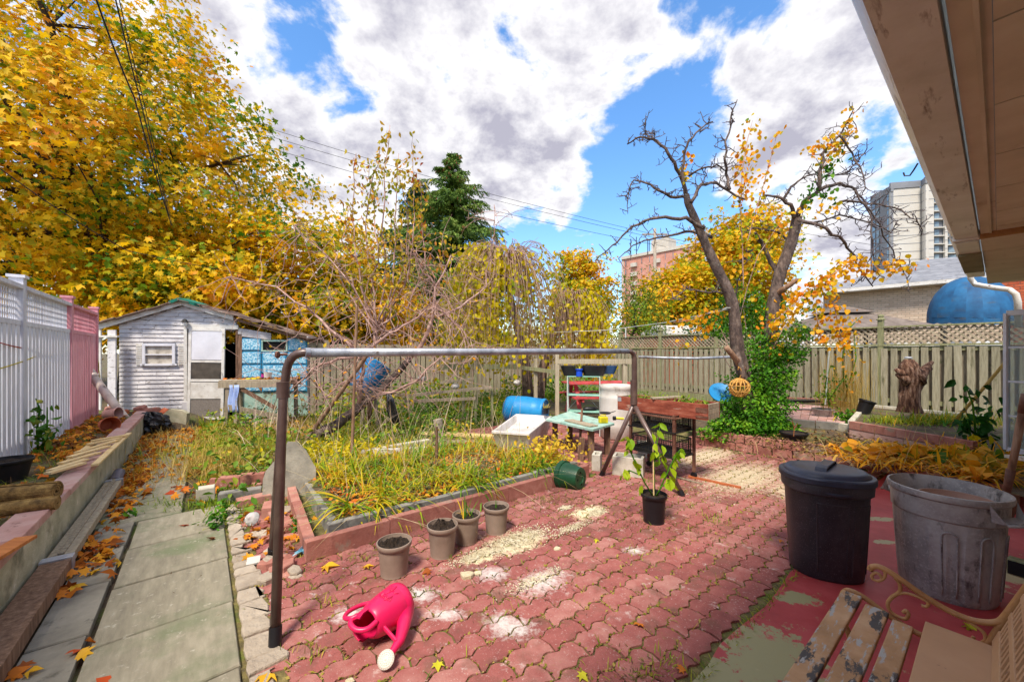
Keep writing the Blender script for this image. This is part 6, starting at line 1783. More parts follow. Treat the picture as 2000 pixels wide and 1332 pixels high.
 for nm, lab, pts, m in (('cord', 'yellow cord sagging along the white fence from the pink end', [PD(-10, 723, 3.5), PD(60, 700, 4.3), PD(120, 672, 5.5), k], 'rope_yellow'), ('cord', 'reddish cord hung along the white fence above the yellow cord', [PD(-10, 667, 3.5), PD(50, 680, 4.2), PD(110, 679, 5.4), k], 'rope_red'), ('cord', 'yellow cord tail hanging down beside the old gate', [k, PD(188, 690, 6.9), PD(193, 720, 6.95), PD(184, 750, 6.9), PD(195, 735, 7.0), PD(180, 670, 7.0)], 'rope_yellow')):
  P = []
  for i in range(len(pts) - 1):
   p0 = pts[max(i - 1, 0)]; p1 = pts[i]; p2 = pts[i + 1]; p3 = pts[min(i + 2, len(pts) - 1)]
   for q in range(8):
    s = q / 8; P.append(.5 * ((2 * p1) + (p2 - p0) * s + (2 * p0 - 5 * p1 + 4 * p2 - p3) * s * s + (3 * p1 - p0 - 3 * p2 + p3) * s ** 3))
  P.append(pts[-1])
  o = MB().tube(P, .006, 6).build(nm, M[m], smooth=True); tag(o, lab, 'cord')
 o = MB().tube([k + Vector((-.05, .02, .03)), k, k + Vector((.04, -.04, -.05)), k + Vector((.02, -.05, -.12)), k + Vector((-.02, -.05, -.06)), k], .018, 7).build('cord_knot', M['rope_red'], smooth=True); tag(o, 'orange knot of cord tied on the pink fence post', 'cord')
left_clutter()
# ---------------------------------------------------------------- workbench by the shed
def workbench():
 c = PD(512, 742, 7.6)
 t = thing('workbench', 'rickety weathered timber workbench in front of the blue lean-to', 'workbench', (c.x, c.y, 0), R(12))
 w, d, h = 1.22, .62, .88
 for k in range(5): MB().box((0, -d / 2 + d * (k + .5) / 5, h), (w, d / 5 - .006, .03)).build('top_board', M['wood_grey'], t, bevel=.002)
 MB().box((0, -d / 2 - .01, h - .07), (w, .03, .11)).build('apron', M['wood_grey'], t, bevel=.002)
 MB().box((0, d / 2, h - .07), (w, .03, .11)).build('apron', M['wood_grey'], t)
 for x, y, s in ((-.5, -.28, .04), (.52, -.28, 0), (-.5, .28, 0), (.52, .28, 0), (-.32, -.3, 0)): MB().beam((x, y, 0), (x + s, y, h - .02), .06, .07, up=(0, 1, 0)).build('leg', M['wood_grey'], t)
 MB().beam((-.45, -.33, .40), (.55, -.33, .16), .03, .1, up=(0, 0, 1)).build('brace', M['wood_grey'], t)
 MB().beam((-.3, -.30, h - .1), (.35, -.30, .35), .03, .07).build('brace', M['wood_brown'], t)
 MB().beam((-.35, -.33, .06), (.6, -.36, .15), .03, .1).build('brace', M['wood_grey'], t)
 base = Vector((c.x, c.y, h + .02)); rt = Matrix.Rotation(R(12), 3, 'Z')
 def on(x, y, z=0): return base + rt @ Vector((x, y, z))
 b = thing('paint_tub', 'small white paint tub among the leaves on the workbench', 'tub', on(.12, -.05)); MB().lathe([(0, 0), (.06, 0), (.07, .11), (.074, .12), (.066, .12), (.06, .02), (0, .02)], n=18).build('tub', M['tub'], b, smooth=True, auto=40); MB().lathe([(.075, .118), (.075, .126), (0, .13)], n=18).build('lid', M['tub'], b)
 b = thing('tin_can', 'small dark tin with a magenta band on the workbench', 'can', on(.02, .03)); MB().lathe([(0, 0), (.045, 0), (.045, .12), (0, .12)], n=16).build('can', M['black_metal'], b, smooth=True, auto=40); MB().lathe([(.0475, .03), (.0475, .09)], n=16).build('band', pm('magenta', ['#a01c7a', '#b82c8a'], 5, .5, 0), b)
 p = thing('garden_gloves', 'pair of flat yellow work gloves lying on the workbench', 'gloves', on(-.25, -.1))
 for s in (0, .12):
  mb = MB(); mb.prism([(s, 0), (s + .08, 0), (s + .09, .09), (s + .075, .16), (s + .06, .1), (s + .05, .17), (s + .035, .1), (s + .02, .16), (s + .005, .09)], .0, .02, .005); mb.build('glove', M['yellow'], p)
 o = MB(); n = 8
 q = PD(445, 752, 7.2)
 for j in range(9):
  for i in range(n + 1): o.v.append((q.x + .2 * i / n + .01 * math.sin(j), q.y + .03 * math.sin(i * 1.9 + j * .4), q.z - .5 * j / 8))
 for j in range(8):
  for i in range(n): a = j * (n + 1) + i; o.f.append((a, a + 1, a + n + 2, a + n + 1))
 r = o.build('rag', pm('pale_blue_cloth', ['#8ea6dc', '#a8bcea'], 5, .8, .2), smooth=True); s = r.modifiers.new('s', 'SOLIDIFY'); s.thickness = .006; tag(r, 'pale blue cloth hanging from the left end of the workbench', 'cloth')
workbench()
# ---------------------------------------------------------------- things standing in the garden
def garden_things():
 c = PD(1027, 800, 7.1); r = .27
 c = Vector((c.x, c.y, .35))
 t = thing('plastic_barrel', 'bright blue plastic barrel lying on its side in the weeds', 'barrel', (c.x, c.y, 0))
 ax = Vector((.92, -.36, -.05)).normalized(); x = ax.orthogonal().normalized(); y = ax.cross(x); Mx = Matrix((x, y, ax)).transposed()
 pr = [(0, -.42), (.12, -.43), (.2, -.42), (.245, -.39), (.262, -.33), (.268, -.2), (.272, -.19), (.27, -.17), (.278, 0), (.27, .17), (.272, .19), (.268, .2), (.262, .33), (.272, .35), (.272, .38), (.255, .40), (.24, .40), (.235, .385), (.0, .38)]
 pr = [(q * .93, z * .93) for q, z in pr]; MB().lathe(pr, (0, 0, c.z), 36, M=Mx).build('barrel_body', M['barrel_blue'], t, smooth=True, auto=50)
 MB().lathe([(.035, 0), (.035, .02), (0, .02)], Vector((0, 0, c.z)) + ax * .38 + y * .14, 12, M=Mx).build('bung', M['black_pot'], t)
 c = PD(722, 736, 7.0)
 t = thing('plastic_barrel', 'blue barrel with crumpled edge seen through the bramble branches', 'barrel', (c.x, c.y, 0))
 ax2 = Vector((.5, .3, .8)).normalized(); x = ax2.orthogonal().normalized(); y = ax2.cross(x); M2 = Matrix((x, y, ax2)).transposed()
 MB().lathe([(0, -.3), (.2, -.3), (.235, -.26), (.25, 0), (.24, .25), (.25, .28), (.235, .3), (0, .28)], (0, 0, c.z), 28, M=M2).build('barrel_body', M['barrel_blue'], t, smooth=True, auto=50)
 [MB().beam((sx, 0, 0), (sx * .6, 0, .75), .05, .05, up=(0, 1, 0)).build('stand_leg', M['wood_grey'], t) for sx in (-.15, .15)]
 c = at(1204, 862, .27)
 t = thing('plastic_barrel', 'tall off-white plastic barrel standing behind the metal cart', 'barrel', c)
 MB().lathe([(0, 0), (.22, 0), (.25, .03), (.265, .2), (.27, .22), (.268, .24), (.28, .45), (.268, .66), (.272, .68), (.265, .70), (.258, .80), (.272, .82), (.275, .86), (.265, .88), (.245, .88), (.24, .86), (0, .86)], n=36).build('barrel_body', M['barrel_white'], t, smooth=True, auto=50)
 zt = .38
 fl, fr, br, bl = G(960, 842, zt), G(1034, 847, zt), G(1078, 812, zt), G(1008, 808, zt)
 t = thing('laundry_tub', 'white plastic laundry tub standing crooked among the daylilies', 'tub', ((fl + br) / 2) * Vector((1, 1, 0)))
 o = t.location
 def ringq(s, z, dz=(0, 0, 0, 0)):
  c = (fl + fr + br + bl) / 4
  return [Vector(((c + (p - c) * s).x, (c + (p - c) * s).y, z)) - o for p in (fl, fr, br, bl)]
 mb = MB(); rings = [ringq(.78, .03), ringq(.97, zt - .03), ringq(1.0, zt - .03), ringq(1.0, zt + .0), ringq(.90, zt + .0), ringq(.87, zt - .02), ringq(.80, zt - .10)]
 rings[3] = [p + Vector((0, 0, .0)) for p in rings[3]]
 for r_ in rings: mb.v += [tuple(p) for p in r_]
 for i in range(len(rings) - 1):
  for k in range(4): a = i * 4 + k; b = i * 4 + (k + 1) % 4; mb.f.append((a, b, b + 4, a + 4))
 mb.f.append((3, 2, 1, 0)); e = (len(rings) - 1) * 4; mb.f.append((e, e + 1, e + 2, e + 3))
 mb.build('basin', M['tub'], t, bevel=.008)
 for f in (.25, .5, .75):
  p = fr.lerp(br, f) - o + (fl - fr).normalized() * .03; MB().lathe([(.012, 0), (0, .001)], p + Vector((0, 0, .001)), 8).build('tap_hole', M['dark'], t)
 q = G(1066, 808, .43)
 p = pot('flower_pot', 'small black pot with drooping sprigs on the corner of the white tub', q, .055, .042, .10, M['black_pot'])
 shoots(p, .08, 16, .16, .02, M['drygrass'], droop=1.2, spread=.6); shoots(p, .08, 8, .1, .02, M['grass'], droop=1.0, spread=.6)
 z = .44
 a, b, c, d = G(1066, 818, z), G(1112, 803, z), G(1200, 826, z), G(1158, 838, z)
 cc = (a + b + c + d) / 4
 t = thing('garden_table', 'low table with peeling pale green top on short timber legs', 'table', (cc.x, cc.y, 0))
 L = lambda p: p - Vector((cc.x, cc.y, 0))
 mb = MB(); mb.prism([(L(p).x, L(p).y) for p in (a, d, c, b)], z - .03, z, .004); mb.build('table_top', M['teal'], t)
 for f, g_ in ((.9, .85), (.1, .8), (.92, .15), (.1, .15)):
  p = L(a.lerp(b, 1 - g_).lerp(d.lerp(c, 1 - g_), f)); MB().beam((p.x, p.y, 0), (p.x, p.y, z - .031), .075, .06, up=(0, 1, 0)).build('leg', M['wood_brown'], t)
 def lie(name, lab, cat, p): return thing(name, lab, cat, p)
 y = lie('plastic_tool_box', 'bright yellow plastic box on the pale green table', 'box', G(1178, 826, z))
 MB().box((0, 0, .045), (.12, .08, .09), rz=.1).build('box_body', M['yellow'], y, bevel=.012); MB().box((0, -.043, .045), (.07, .006, .05), rz=.1).build('front_panel', pm('dull_yellow', ['#a89a10', '#b8aa18'], 5, .5, 0), y)
 MB().tube([(-.035, 0, .09), (-.035, 0, .11), (.035, 0, .11), (.035, 0, .09)], .007, 8).build('handle', M['yellow'], y, smooth=True)
 y = lie('garden_torch', 'yellow and black torch lying beside the yellow box', 'torch', G(1204, 820, z + .0)); MB().tube([(-.05, 0, .025), (-.01, 0, .025)], .03, 12).build('head', M['black_pot'], y); MB().tube([(-.01, 0, .025), (.10, -.02, .02)], .018, 12).build('grip', M['yellow'], y)
 y = lie('frying_pan', 'small black pan resting on the back of the table', 'pan', G(1182, 808, z + .06)); MB().lathe([(0, 0), (.07, 0), (.09, .02), (.085, .02), (.066, .006), (0, .006)], n=24).build('pan', M['black_pot'], y, smooth=True, auto=40); MB().beam((.085, 0, .02), (.16, .03, .035), .014, .008).build('handle', M['black_pot'], y)
 o = MB().beam(G(1110, 820, z + .012), G(1160, 832, z + .012), .14, .016).build('board_offcut', M['wood_grey']); tag(o, 'grey board offcut lying flat on the pale green table', 'board')
 YS = 6.7; p = PD(1140, 840, YS)
 t = thing('metal_shelf', 'small white wire shelf unit with three mint shelves', 'shelf', (p.x, p.y, 0), R(-12))
 z0 = .0; zt_ = 1.4 - (734 - 690) / F * YS; w, d = .54, .30
 for x in (-w / 2, w / 2):
  for y_ in (-d / 2, d / 2): MB().tube([(x, y_, 0), (x, y_, zt_)], .009, 6).build('post', M['white_metal'], t)
 for z_ in (zt_, zt_ - .32, zt_ - .6): MB().box((0, 0, z_ - .006), (w + .01, d, .014)).build('shelf_board', M['mint'], t, bevel=.002)
 for x in (-w / 2, w / 2):
  MB().tube([(x, -d / 2, zt_), (x, d / 2, zt_ - .32)], .003, 5).build('brace', M['white_metal'], t); MB().tube([(x, d / 2, zt_ - .32), (x, -d / 2, zt_ - .6)], .003, 5).build('brace', M['white_metal'], t)
 MB().tube([(-w / 2, d / 2, zt_), (w / 2, d / 2, zt_ - .6)], .003, 5).build('brace', M['white_metal'], t); MB().tube([(w / 2, d / 2, zt_), (-w / 2, d / 2, zt_ - .6)], .003, 5).build('brace', M['white_metal'], t)
 mb = MB(); 
 def tray(name, lab, c, w, l, h, mat, rz):
  t2 = thing(name, lab, 'tray', c, rz)
  lv = [(.0, w * .36, l * .36), (h * .5, w * .44, l * .44), (h, w * .5, l * .5), (h, w * .46, l * .46), (h * .5, w * .40, l * .40), (.01, w * .33, l * .33)]
  m2 = MB(); oval_loft(m2, lv, 24, p=4); m2.build('tray_body', mat, t2, smooth=True, auto=40)
 tray('plastic_tray', 'left black plastic tray on top of the wire shelf', (p.x - .18, p.y + .05, zt_ + .002), .42, .30, .17, M['black_pot'], R(-12))
 tray('plastic_tray', 'middle black plastic tray overhanging the top of the wire shelf', (p.x + .17, p.y - .02, zt_ + .002), .44, .32, .175, M['black_pot'], R(-12))
 tray('plastic_tray', 'dark blue tray at the right end of the black trays', (p.x + .42, p.y + .12, zt_ + .03), .38, .28, .14, M['blue_tray'], R(-12))
 q = pot('flower_pot', 'small bright blue pot with yellow-green sprigs on top of the wire shelf', (p.x - .10, p.y - .13, zt_), .062, .054, .13, M['blue_pot'])
 shoots(q, .11, 30, .15, .024, M['grass'], droop=.8, spread=.5)
 b = thing('old_shoe', 'dark flat shoe on the lowest mint shelf', 'shoe', (p.x + .1, p.y - .02, zt_ - .593)); m2 = MB(); oval_loft(m2, [(0, .12, .045), (.02, .125, .05), (.05, .10, .04), (.065, .05, .025)], 18); m2.build('shoe_body', M['black_pot'], b, smooth=True)
 p = PD(1165, 760, 9.0)
 t = thing('picnic_table', 'faded red slatted picnic table against the back fence', 'table', (p.x, p.y, 0), R(8))
 for k in range(5): MB().box((0, -.3 + k * .15, .72), (1.5, .13, .03)).build('slat', M['red_paint'], t)
 for y_ in (-.62, .62): MB().box((0, y_, .44), (1.5, .2, .03)).build('slat', M['red_paint'], t)
 for x in (-.55, .55):
  MB().beam((x, -.55, 0), (x, -.15, .7), .04, .09, up=(1, 0, 0)).build('leg', M['red_paint'], t); MB().beam((x, .55, 0), (x, .15, .7), .04, .09, up=(1, 0, 0)).build('leg', M['red_paint'], t)
  MB().box((x, 0, .39), (.04, 1.4, .07)).build('crossbar', M['red_paint'], t)
 p = PD(857, 830, 6.1); o = MB().tube([(0, 0, 0), (.01, 0, .2), (-.02, 0, .36)], [.085, .07, .075], 10).build('tree_stump', M['pole'], smooth=True, auto=50); o.location = (p.x, p.y, 0); tag(o, 'short bleached tree stump standing in the weeds', 'stump')
 for k, (a, b, m, lab) in enumerate((((828, 845), (965, 852), 'wood_new', 'pale plank lying on top of the flat heap behind the daylilies'), ((850, 862), (975, 866), 'wood_grey', 'grey plank under the pale plank behind the daylilies'), ((835, 853), (930, 860), 'wood_brown', 'short brown plank between the pale and the grey plank'))):
  o = MB().beam(G(*a, .12 - k * .03), G(*b, .12 - k * .03), .16, .03).build('plank', M[m]); tag(o, lab, 'plank')
 o = MB().beam(G(725, 883, .16), G(835, 877, .16), .07, .06).build('plank', M['white_trim']); tag(o, 'white painted timber lying along the back of the daylily bed', 'plank')
 def stake(lab, a, b, r, mat='wood_pole', name='garden_stake'):
  o = MB().tube([a, a.lerp(b, .5) + Vector((.004, 0, 0)), b], r, 8).build(name, M[mat], smooth=True, auto=50); tag(o, lab, 'stake'); return o
 stake('tall pale upright stake through the top bar of the clothes frame', G(686, 915), PD(697, 598, G(686, 915).y), [.021, .018, .016])
 gp_ = G(592, 868); stake('thick leaning brown pole crossing under the top bar', gp_, PD(724, 684, gp_.y - .3), [.036, .033, .028], name='leaning_pole')
 stake('short brown stake standing in the daylilies', G(852, 925, .1), PD(853, 833, G(852, 925, .1).y), [.019, .017, .012], 'wood_brown')
 stake('dark stake beside the green table and the cart', G(1130, 886, .05), PD(1137, 798, G(1130, 886).y), [.019, .018, .015], 'wood_brown')
 o = MB().beam(G(1134, 900, 0), PD(1137, 855, G(1134, 900).y), .06, .06, up=(0, 1, 0)).build('timber_block', M['wood_brown']); tag(o, 'upright timber block at the corner of the daylily bed', 'block')
 def hollow(p, rz, lab, w=.20, l=.20, h=.19):
  t = thing('concrete_block', lab, 'block', p, rz)
  mb = MB(); k = .03
  outer = [(-w/2,-l/2),(w/2,-l/2),(w/2,l/2),(-w/2,l/2)]; inner = [(-w/2+k,-l/2+k),(w/2-k,-l/2+k),(w/2-k,l/2-k),(-w/2+k,l/2-k)]
  for z in (0, h):
   for q in outer + inner: mb.v.append((*q, z))
  for i in range(4):
   j = (i + 1) % 4
   mb.f += [(i, j, j + 8, i + 8), (4 + j, 4 + i, 12 + i, 12 + j), (8 + i, 8 + j, 12 + j, 12 + i)]
  mb.build('block_body', M['cream_block'], t, bevel=.004)
 hollow(G(1228, 925), R(-24), 'hollow grey concrete block under the legs of the cart', .34, .22, .215)
 hollow(G(1166, 915), R(-20), 'pale block leaning against the corner of the daylily bed', .10, .2, .19)
 hollow(G(1262, 890), R(-15), 'grey block behind the wheel of the metal cart', .22, .2, .19)
 t = thing('garden_rail', 'old weathered post and rail fence across the vegetable plot', 'fence', (0, 0, 0))
 zz = 1.4 - (716 - 690) / F * 8.6
 MB().beam(PD(862, 716, 8.6), PD(1012, 716, 8.6), .05, .11).build('rail', M['wood_green'], t); MB().beam(PD(1012, 717, 8.6), PD(1090, 727, 8.2), .05, .08).build('rail', M['wood_green'], t)
 MB().beam(PD(1085, 706, 8.2), PD(1240, 706, 7.6), .05, .1).build('rail', M['wood_back'], t)
 for px, y0, Yd in ((930, 700, 8.6), (1046, 700, 8.5), (1088, 690, 8.2), (1220, 705, 7.7)): 
  q = PD(px, y0, Yd); MB().beam((q.x, q.y, 0), q, .08, .08, up=(0, 1, 0)).build('post', M['wood_back'], t)
 for (a, b, Ya, Yb) in (((860, 747), (930, 738), 7.8, 7.6), ((800, 772), (960, 756), 7.2, 7.4), ((790, 784), (930, 778), 7, 7)):
  MB().beam(PD(*a, Ya), PD(*b, Yb), .04, .05).build('rail', M['wood_grey'], t)
 for px, py in ((929, 745), (961, 757), (905, 748)):
  q = PD(px, py - 15, 7.5); MB().beam((q.x, q.y, 0), q, .05, .05, up=(0, 1, 0)).build('post', M['wood_green'], t)
 for k, (px, py, Yd, s, lab) in enumerate(((889, 753, 7.8, .09, 'white plastic bag caught on the rail in the vegetable plot'), (1010, 746, 8.4, .09, 'white plastic jug standing among the far weeds'), (823, 738, 8.0, .1, 'pale bag among the bramble stems'))):
  mb = MB(); n = 12; q = PD(px, py, Yd)
  for i in range(7):
   for j in range(n):
    r = s * math.sin(math.pi * (i + .3) / 7) * random.uniform(.7, 1.2); mb.v.append((r * math.cos(j * 6.283 / n), r * math.sin(j * 6.283 / n), s * 1.8 * i / 7))
  for i in range(6):
   for j in range(n): a = i * n + j; b = i * n + (j + 1) % n; mb.f.append((a, b, b + n, a + n))
  mb.f.append(tuple(range(n))[::-1]); mb.f.append(tuple(range(6 * n, 7 * n)))
  o = mb.build('plastic_bag', M['barrel_white'], smooth=True); o.location = (q.x, q.y, q.z - s); tag(o, lab, 'bag')
 mb = MB(); prof = [(760, 768, 8), (763, 785, 12), (765, 800, 15), (770, 815, 15), (775, 828, 10)]
 Yd = 6.0
 for px, py, w in prof:
  for s in (-1, -.3, .4, 1): q = PD(px + s * w * .7, py, Yd + (.05 if abs(s) < .5 else 0)); mb.v.append(tuple(q))
 for i in range(4):
  for j in range(3): a = i * 4 + j; mb.f.append((a, a + 1, a + 5, a + 4))
 o = mb.build('black_cloth', M['tarp_black'], smooth=True); s = o.modifiers.new('s', 'SOLIDIFY'); s.thickness = .03; tag(o, 'long black cloth hanging among the bramble stems', 'cloth')
garden_things()
# ---------------------------------------------------------------- metal cart with the red planter
def cart():
 z = 0
 fl = G(1237, 925); fr = G(1318, 950); br = G(1357, 932)
 e = (fr - fl).normalized()
 fl = G(1234, 922); br = G(1356, 936)
 A = G(1232, 920); B = G(1317, 945); Cc = G(1357, 928)
 ux = (B - A).normalized(); W_ = (B - A).length; uy = Vector((-ux.y, ux.x, 0)); D_ = .36
 rz = math.atan2(ux.y, ux.x)
 t = thing('metal_cart', 'brown metal trolley on castors with two black wire baskets', 'cart', A, rz)
 H = 1.4 - (806 - 690) / F * A.y
 cnr = [(0, 0), (W_, 0), (W_ + .02, D_), (.0, D_)]
 for (x, y) in cnr:
  MB().box((x, y, (H + .05) / 2 + .03), (.028, .028, H - .03)).build('post', M['rust_metal'], t)
  w = thing('castor', '', '', (0, 0, 0)); 
  for k in ('label', 'category'): del w[k]
  w.parent = t; w.location = (x, y, .035)
  MB().lathe([(0, -.012), (.02, -.012), (.034, -.01), (.036, 0), (.034, .01), (.02, .012), (0, .012)], n=18, M=Matrix.Rotation(R(90), 3, 'X')).build('wheel', M['black_pot'], w, smooth=True, auto=40)
  MB().beam((0, .017, 0), (0, .017, .05), .02, .004, up=(0, 1, 0)).build('fork', M['steel'], w)
 cx, cy = W_ / 2, D_ / 2
 for zs in (.27, .545):
  MB().box((cx, cy, zs), (W_ + .05, D_ + .05, .012)).build('shelf_board', M['black_metal'], t, bevel=.002)
  for (x0, y0, x1, y1) in ((.02, .0, W_ - .02, .0), (.02, D_, W_ - .02, D_), (.0, .02, .0, D_ - .02), (W_, .02, W_, D_ - .02)):
   MB().beam((x0, y0, zs + .175), (x1, y1, zs + .175), .008, .012).build('basket_rim', M['black_metal'], t)
   MB().beam((x0, y0, zs + .02), (x1, y1, zs + .02), .01, .03).build('basket_rim', M['black_metal'], t)
   mb = MB(); L_ = math.hypot(x1 - x0, y1 - y0); n = int(L_ / .022)
   for i in range(n + 1):
    f = i / n; p = (x0 + (x1 - x0) * f, y0 + (y1 - y0) * f); mb.beam((p[0], p[1], zs + .03), (p[0], p[1], zs + .175), .0045, .0045, up=(0, 1, 0))
   for j in range(7): mb.beam((x0, y0, zs + .04 + j * .02), (x1, y1, zs + .04 + j * .02), .004, .004)
   mb.build('basket_mesh', M['black_metal'], t, kind='stuff')
 MB().box((cx, cy, H + .005), (W_ + .06, D_ + .04, .014)).build('top_board', M['rust_metal'], t, bevel=.002)
 zt = 1.4 - (768 - 690) / F * 4.45; h = .17
 zt = 1.1
 zb = H + .014; zt = zb + .165
 a = PD(1207, 800, 4.55); b = PD(1383, 810, 4.05); 
 a = G(1207, 0 + HZ + (HC - zb) * F / 4.78, zb); b = G(1383, HZ + (HC - zb) * F / 3.98, zb)
 ux = (b - a).normalized(); uy = Vector((-ux.y, ux.x, 0)).normalized(); L_ = (b - a).length; D2 = .30
 p = thing('wooden_planter', 'long faded red wooden planter box with seedlings on top of the metal cart', 'planter', a, math.atan2(ux.y, ux.x))
 zh = .165
 for y, nm in ((0, 'side_board'), (D2, 'side_board')): MB().box((L_ / 2, y, zh / 2), (L_, .022, zh)).build(nm, M['wood_red'], p, bevel=.002)
 for x in (.02, L_ - .02):
  for k in range(3): MB().box((x + (.011 if x > 1 else -.011), D2 / 2, zh * (k + .5) / 3), (.022, D2 - .024, zh / 3 - .003)).build('end_board', M['wood_grey'], p, bevel=.002)
 MB().box((L_ / 2, D2 / 2, .06), (L_ - .06, D2 - .03, .11)).build('soil', M['soil_pot'], p)
 MB().box((L_ - .06, -.013, .10), (.12, .005, .05)).build('corner_bracket', M['rust_metal'], p); MB().box((L_ - .06, -.013, .03), (.12, .005, .025)).build('corner_bracket', M['rust_metal'], p)
 MB().box((.03, -.013, .13), (.05, .004, .05)).build('latch_plate', M['steel'], p)
 MB().beam((L_ * .42, -.01, zh + .012), (L_ * .62, D2 * .8, zh + .03), .09, .014).build('loose_board', M['wood_grey'], p)
 pts = []; 
 for k in range(90):
  x = random.choice([random.uniform(.1, .5), random.uniform(.1, L_ - .1), random.uniform(L_ * .65, L_ - .1)]); y = random.uniform(.04, D2 - .04); hh = random.uniform(.02, .13)
  for j in range(6): pts.append((x + random.gauss(0, .02), y + random.gauss(0, .02), .11 + hh * random.random()))
 pts = np.array(pts); me = leaf_mesh('foliage', pts, jig(np.tile([0, -.5, 1.0], (len(pts), 1)), .6), rng.uniform(.02, .045, len(pts)), OVATE, M['leaf_bush']); link('foliage', me, p, kind='stuff')
 n = 60; bb = np.stack([rng.uniform(.08, L_ - .1, n), rng.uniform(.04, D2 - .04, n), np.full(n, .11)], 1); dd = rng.normal(size=(n, 3)) * .3; dd[:, 2] = 1
 link('stem', blade_mesh('stem', bb, dd, rng.uniform(.06, .2, n), np.full(n, .0025), np.full(n, .5), M['grass']), p, kind='stuff')
 o = MB().beam(G(1345, 930, .01), G(1447, 952, .01), .03, .02).build('timber_strip', pm('orange_strip', ['#a0522c', '#b8683c'], 6, .8, .3)); tag(o, 'orange-brown timber strip on the pavers right of the cart wheel', 'stick')
 o = MB().beam(G(1300, 925, .008), G(1372, 945, .008), .02, .012).build('timber_strip', M['wood_grey']); tag(o, 'thin grey stick under the castor of the cart', 'stick')
cart()
# ---------------------------------------------------------------- hanging rattan ball, saucer, stump and tools on the right
def right_things():
 c = PD(1444, 757, 5.55); r = .13
 t = thing('rattan_ball', 'openwork rattan ball hanging from the sawn-off pear branch', 'hanging ball', c)
 for k in range(16):
  a = Vector((random.gauss(0, 1), random.gauss(0, 1), random.gauss(0, .5))).normalized() if k > 6 else Vector((math.cos(k * .45), math.sin(k * .45), 0))
  x = a.orthogonal().normalized(); y = a.cross(x)
  rr = r * random.uniform(.94, 1.03)
  pts = [(x * math.cos(i * 6.2832 / 28) + y * math.sin(i * 6.2832 / 28)) * rr * (1 + .02 * math.sin(i)) for i in range(29)]
  MB().tube(pts, .0065, 6).build('cane_ring', M['rattan'], t, smooth=True)
 for z in (-.05, .03, .08):
  q = math.sqrt(r * r - z * z); MB().tube([(q * math.cos(i * 6.2832 / 28), q * math.sin(i * 6.2832 / 28), z) for i in range(29)], .006, 6).build('cane_ring', M['rattan'], t, smooth=True)
 MB().tube([(0, 0, r), (.03, 0, r + .06), (.025, 0, r + .13), (-.01, 0, r + .17), (-.02, 0, r + .12)], .006, 6).build('cane_hook', M['rattan'], t, smooth=True)
 c = PD(1408, 768, 6.1); n = Vector((-.15, -.75, .6)).normalized(); x = n.orthogonal().normalized(); y = n.cross(x); Mx = Matrix((x, y, n)).transposed()
 o = MB().lathe([(.17, .03), (.175, .032), (.18, .02), (.15, -.02), (.14, -.012), (.13, -.02), (.09, -.02), (.08, -.012), (.07, -.02), (0, -.02)], c, 32, M=Mx).build('blue_dish', M['barrel_blue'], smooth=True, auto=60); tag(o, 'bright blue round dish propped in the ivy', 'dish')
 b = PD(1780, 805, 5.75); zb = b.z
 t = thing('driftwood_stump', 'gnarled driftwood stump with flared top standing in the wavy bed', 'stump', (b.x, b.y, zb))
 S_ = 5.75 / F
 mb = MB(); n = 20
 cen = [(0, 0), (-2, 15), (-2, 35), (2, 55), (3, 68), (-2, 80), (-8, 92), (-6, 103)]; rad = [21, 17, 16, 17, 20, 18, 13, 7]
 for (cx, cz), r in zip(cen, rad):
  for k in range(n):
   a = k * 6.2832 / n; q = r * (1 + .18 * math.sin(a * 3 + cz * .03) + .12 * math.sin(a * 7 + cz * .05) + random.gauss(0, .04))
   mb.v.append(((cx + q * math.cos(a)) * S_, q * .8 * math.sin(a) * S_, cz * S_))
 for i in range(len(cen) - 1):
  for k in range(n): a = i * n + k; b2 = i * n + (k + 1) % n; mb.f.append((a, b2, b2 + n, a + n))
 mb.f.append(tuple(range((len(cen) - 1) * n, len(cen) * n)))
 mb.build('trunk', M['driftwood'], t, smooth=True)
 for (p, q, r0, r1) in (((5, 62), (44, 98), 15, 3), ((0, 66), (36, 86), 13, 4), ((4, 60), (40, 92), 9, 2), ((-8, 66), (-30, 84), 11, 3), ((-8, 60), (-26, 74), 10, 4), ((-6, 85), (-16, 100), 9, 3), ((4, 80), (12, 98), 8, 2)):
  P_ = [Vector((p[0] + (q[0] - p[0]) * f + random.gauss(0, 1.2), random.gauss(0, 3), p[1] + (q[1] - p[1]) * f)) * S_ for f in (0, .25, .5, .75, 1)]
  MB().tube(P_, [S_ * (r0 + (r1 - r0) * f) * random.uniform(.85, 1.15) for f in (0, .25, .5, .75, 1)], 9).build('broken_limb', M['driftwood'], t, smooth=True)
 MB().lathe([(0, .02), (.03, .018), (.05, 0), (.045, -.01)], Vector((-6, 0, 106)) * S_, 16).build('metal_cap', M['steel'], t)
 o = MB().tube([PD(1968, 702, 5.0), PD(1915, 765, 5.2), PD(1840, 850, 5.5)], .018, 8).build('bamboo_pole', pm('yellow_pole', ['#a88438', '#c09c4c'], 5, .6, .2, 20, (4, 4, .6)), smooth=True); tag(o, 'yellow pole leaning diagonally on the fence behind the open window', 'pole')
 o = MB().beam(PD(1508, 782, 7.6), PD(1600, 783, 7.4), .25, .04).build('edging_strip', M['tarp_black']); tag(o, 'black plastic sheet edge at the foot of the lattice fence', 'sheet')
 o = MB().tube([PD(1247, 697, 9.5), PD(1300, 699, 9.3), PD(1360, 700, 9.1), PD(1430, 697, 9.0)], .03, 8).build('metal_pipe', M['steel'], smooth=True); tag(o, 'long grey pipe hung horizontally along the middle fence boards', 'pipe')
 t = thing('clothes_line', 'thin white washing line with small fittings running to the pear tree', 'line', (0, 0, 0))
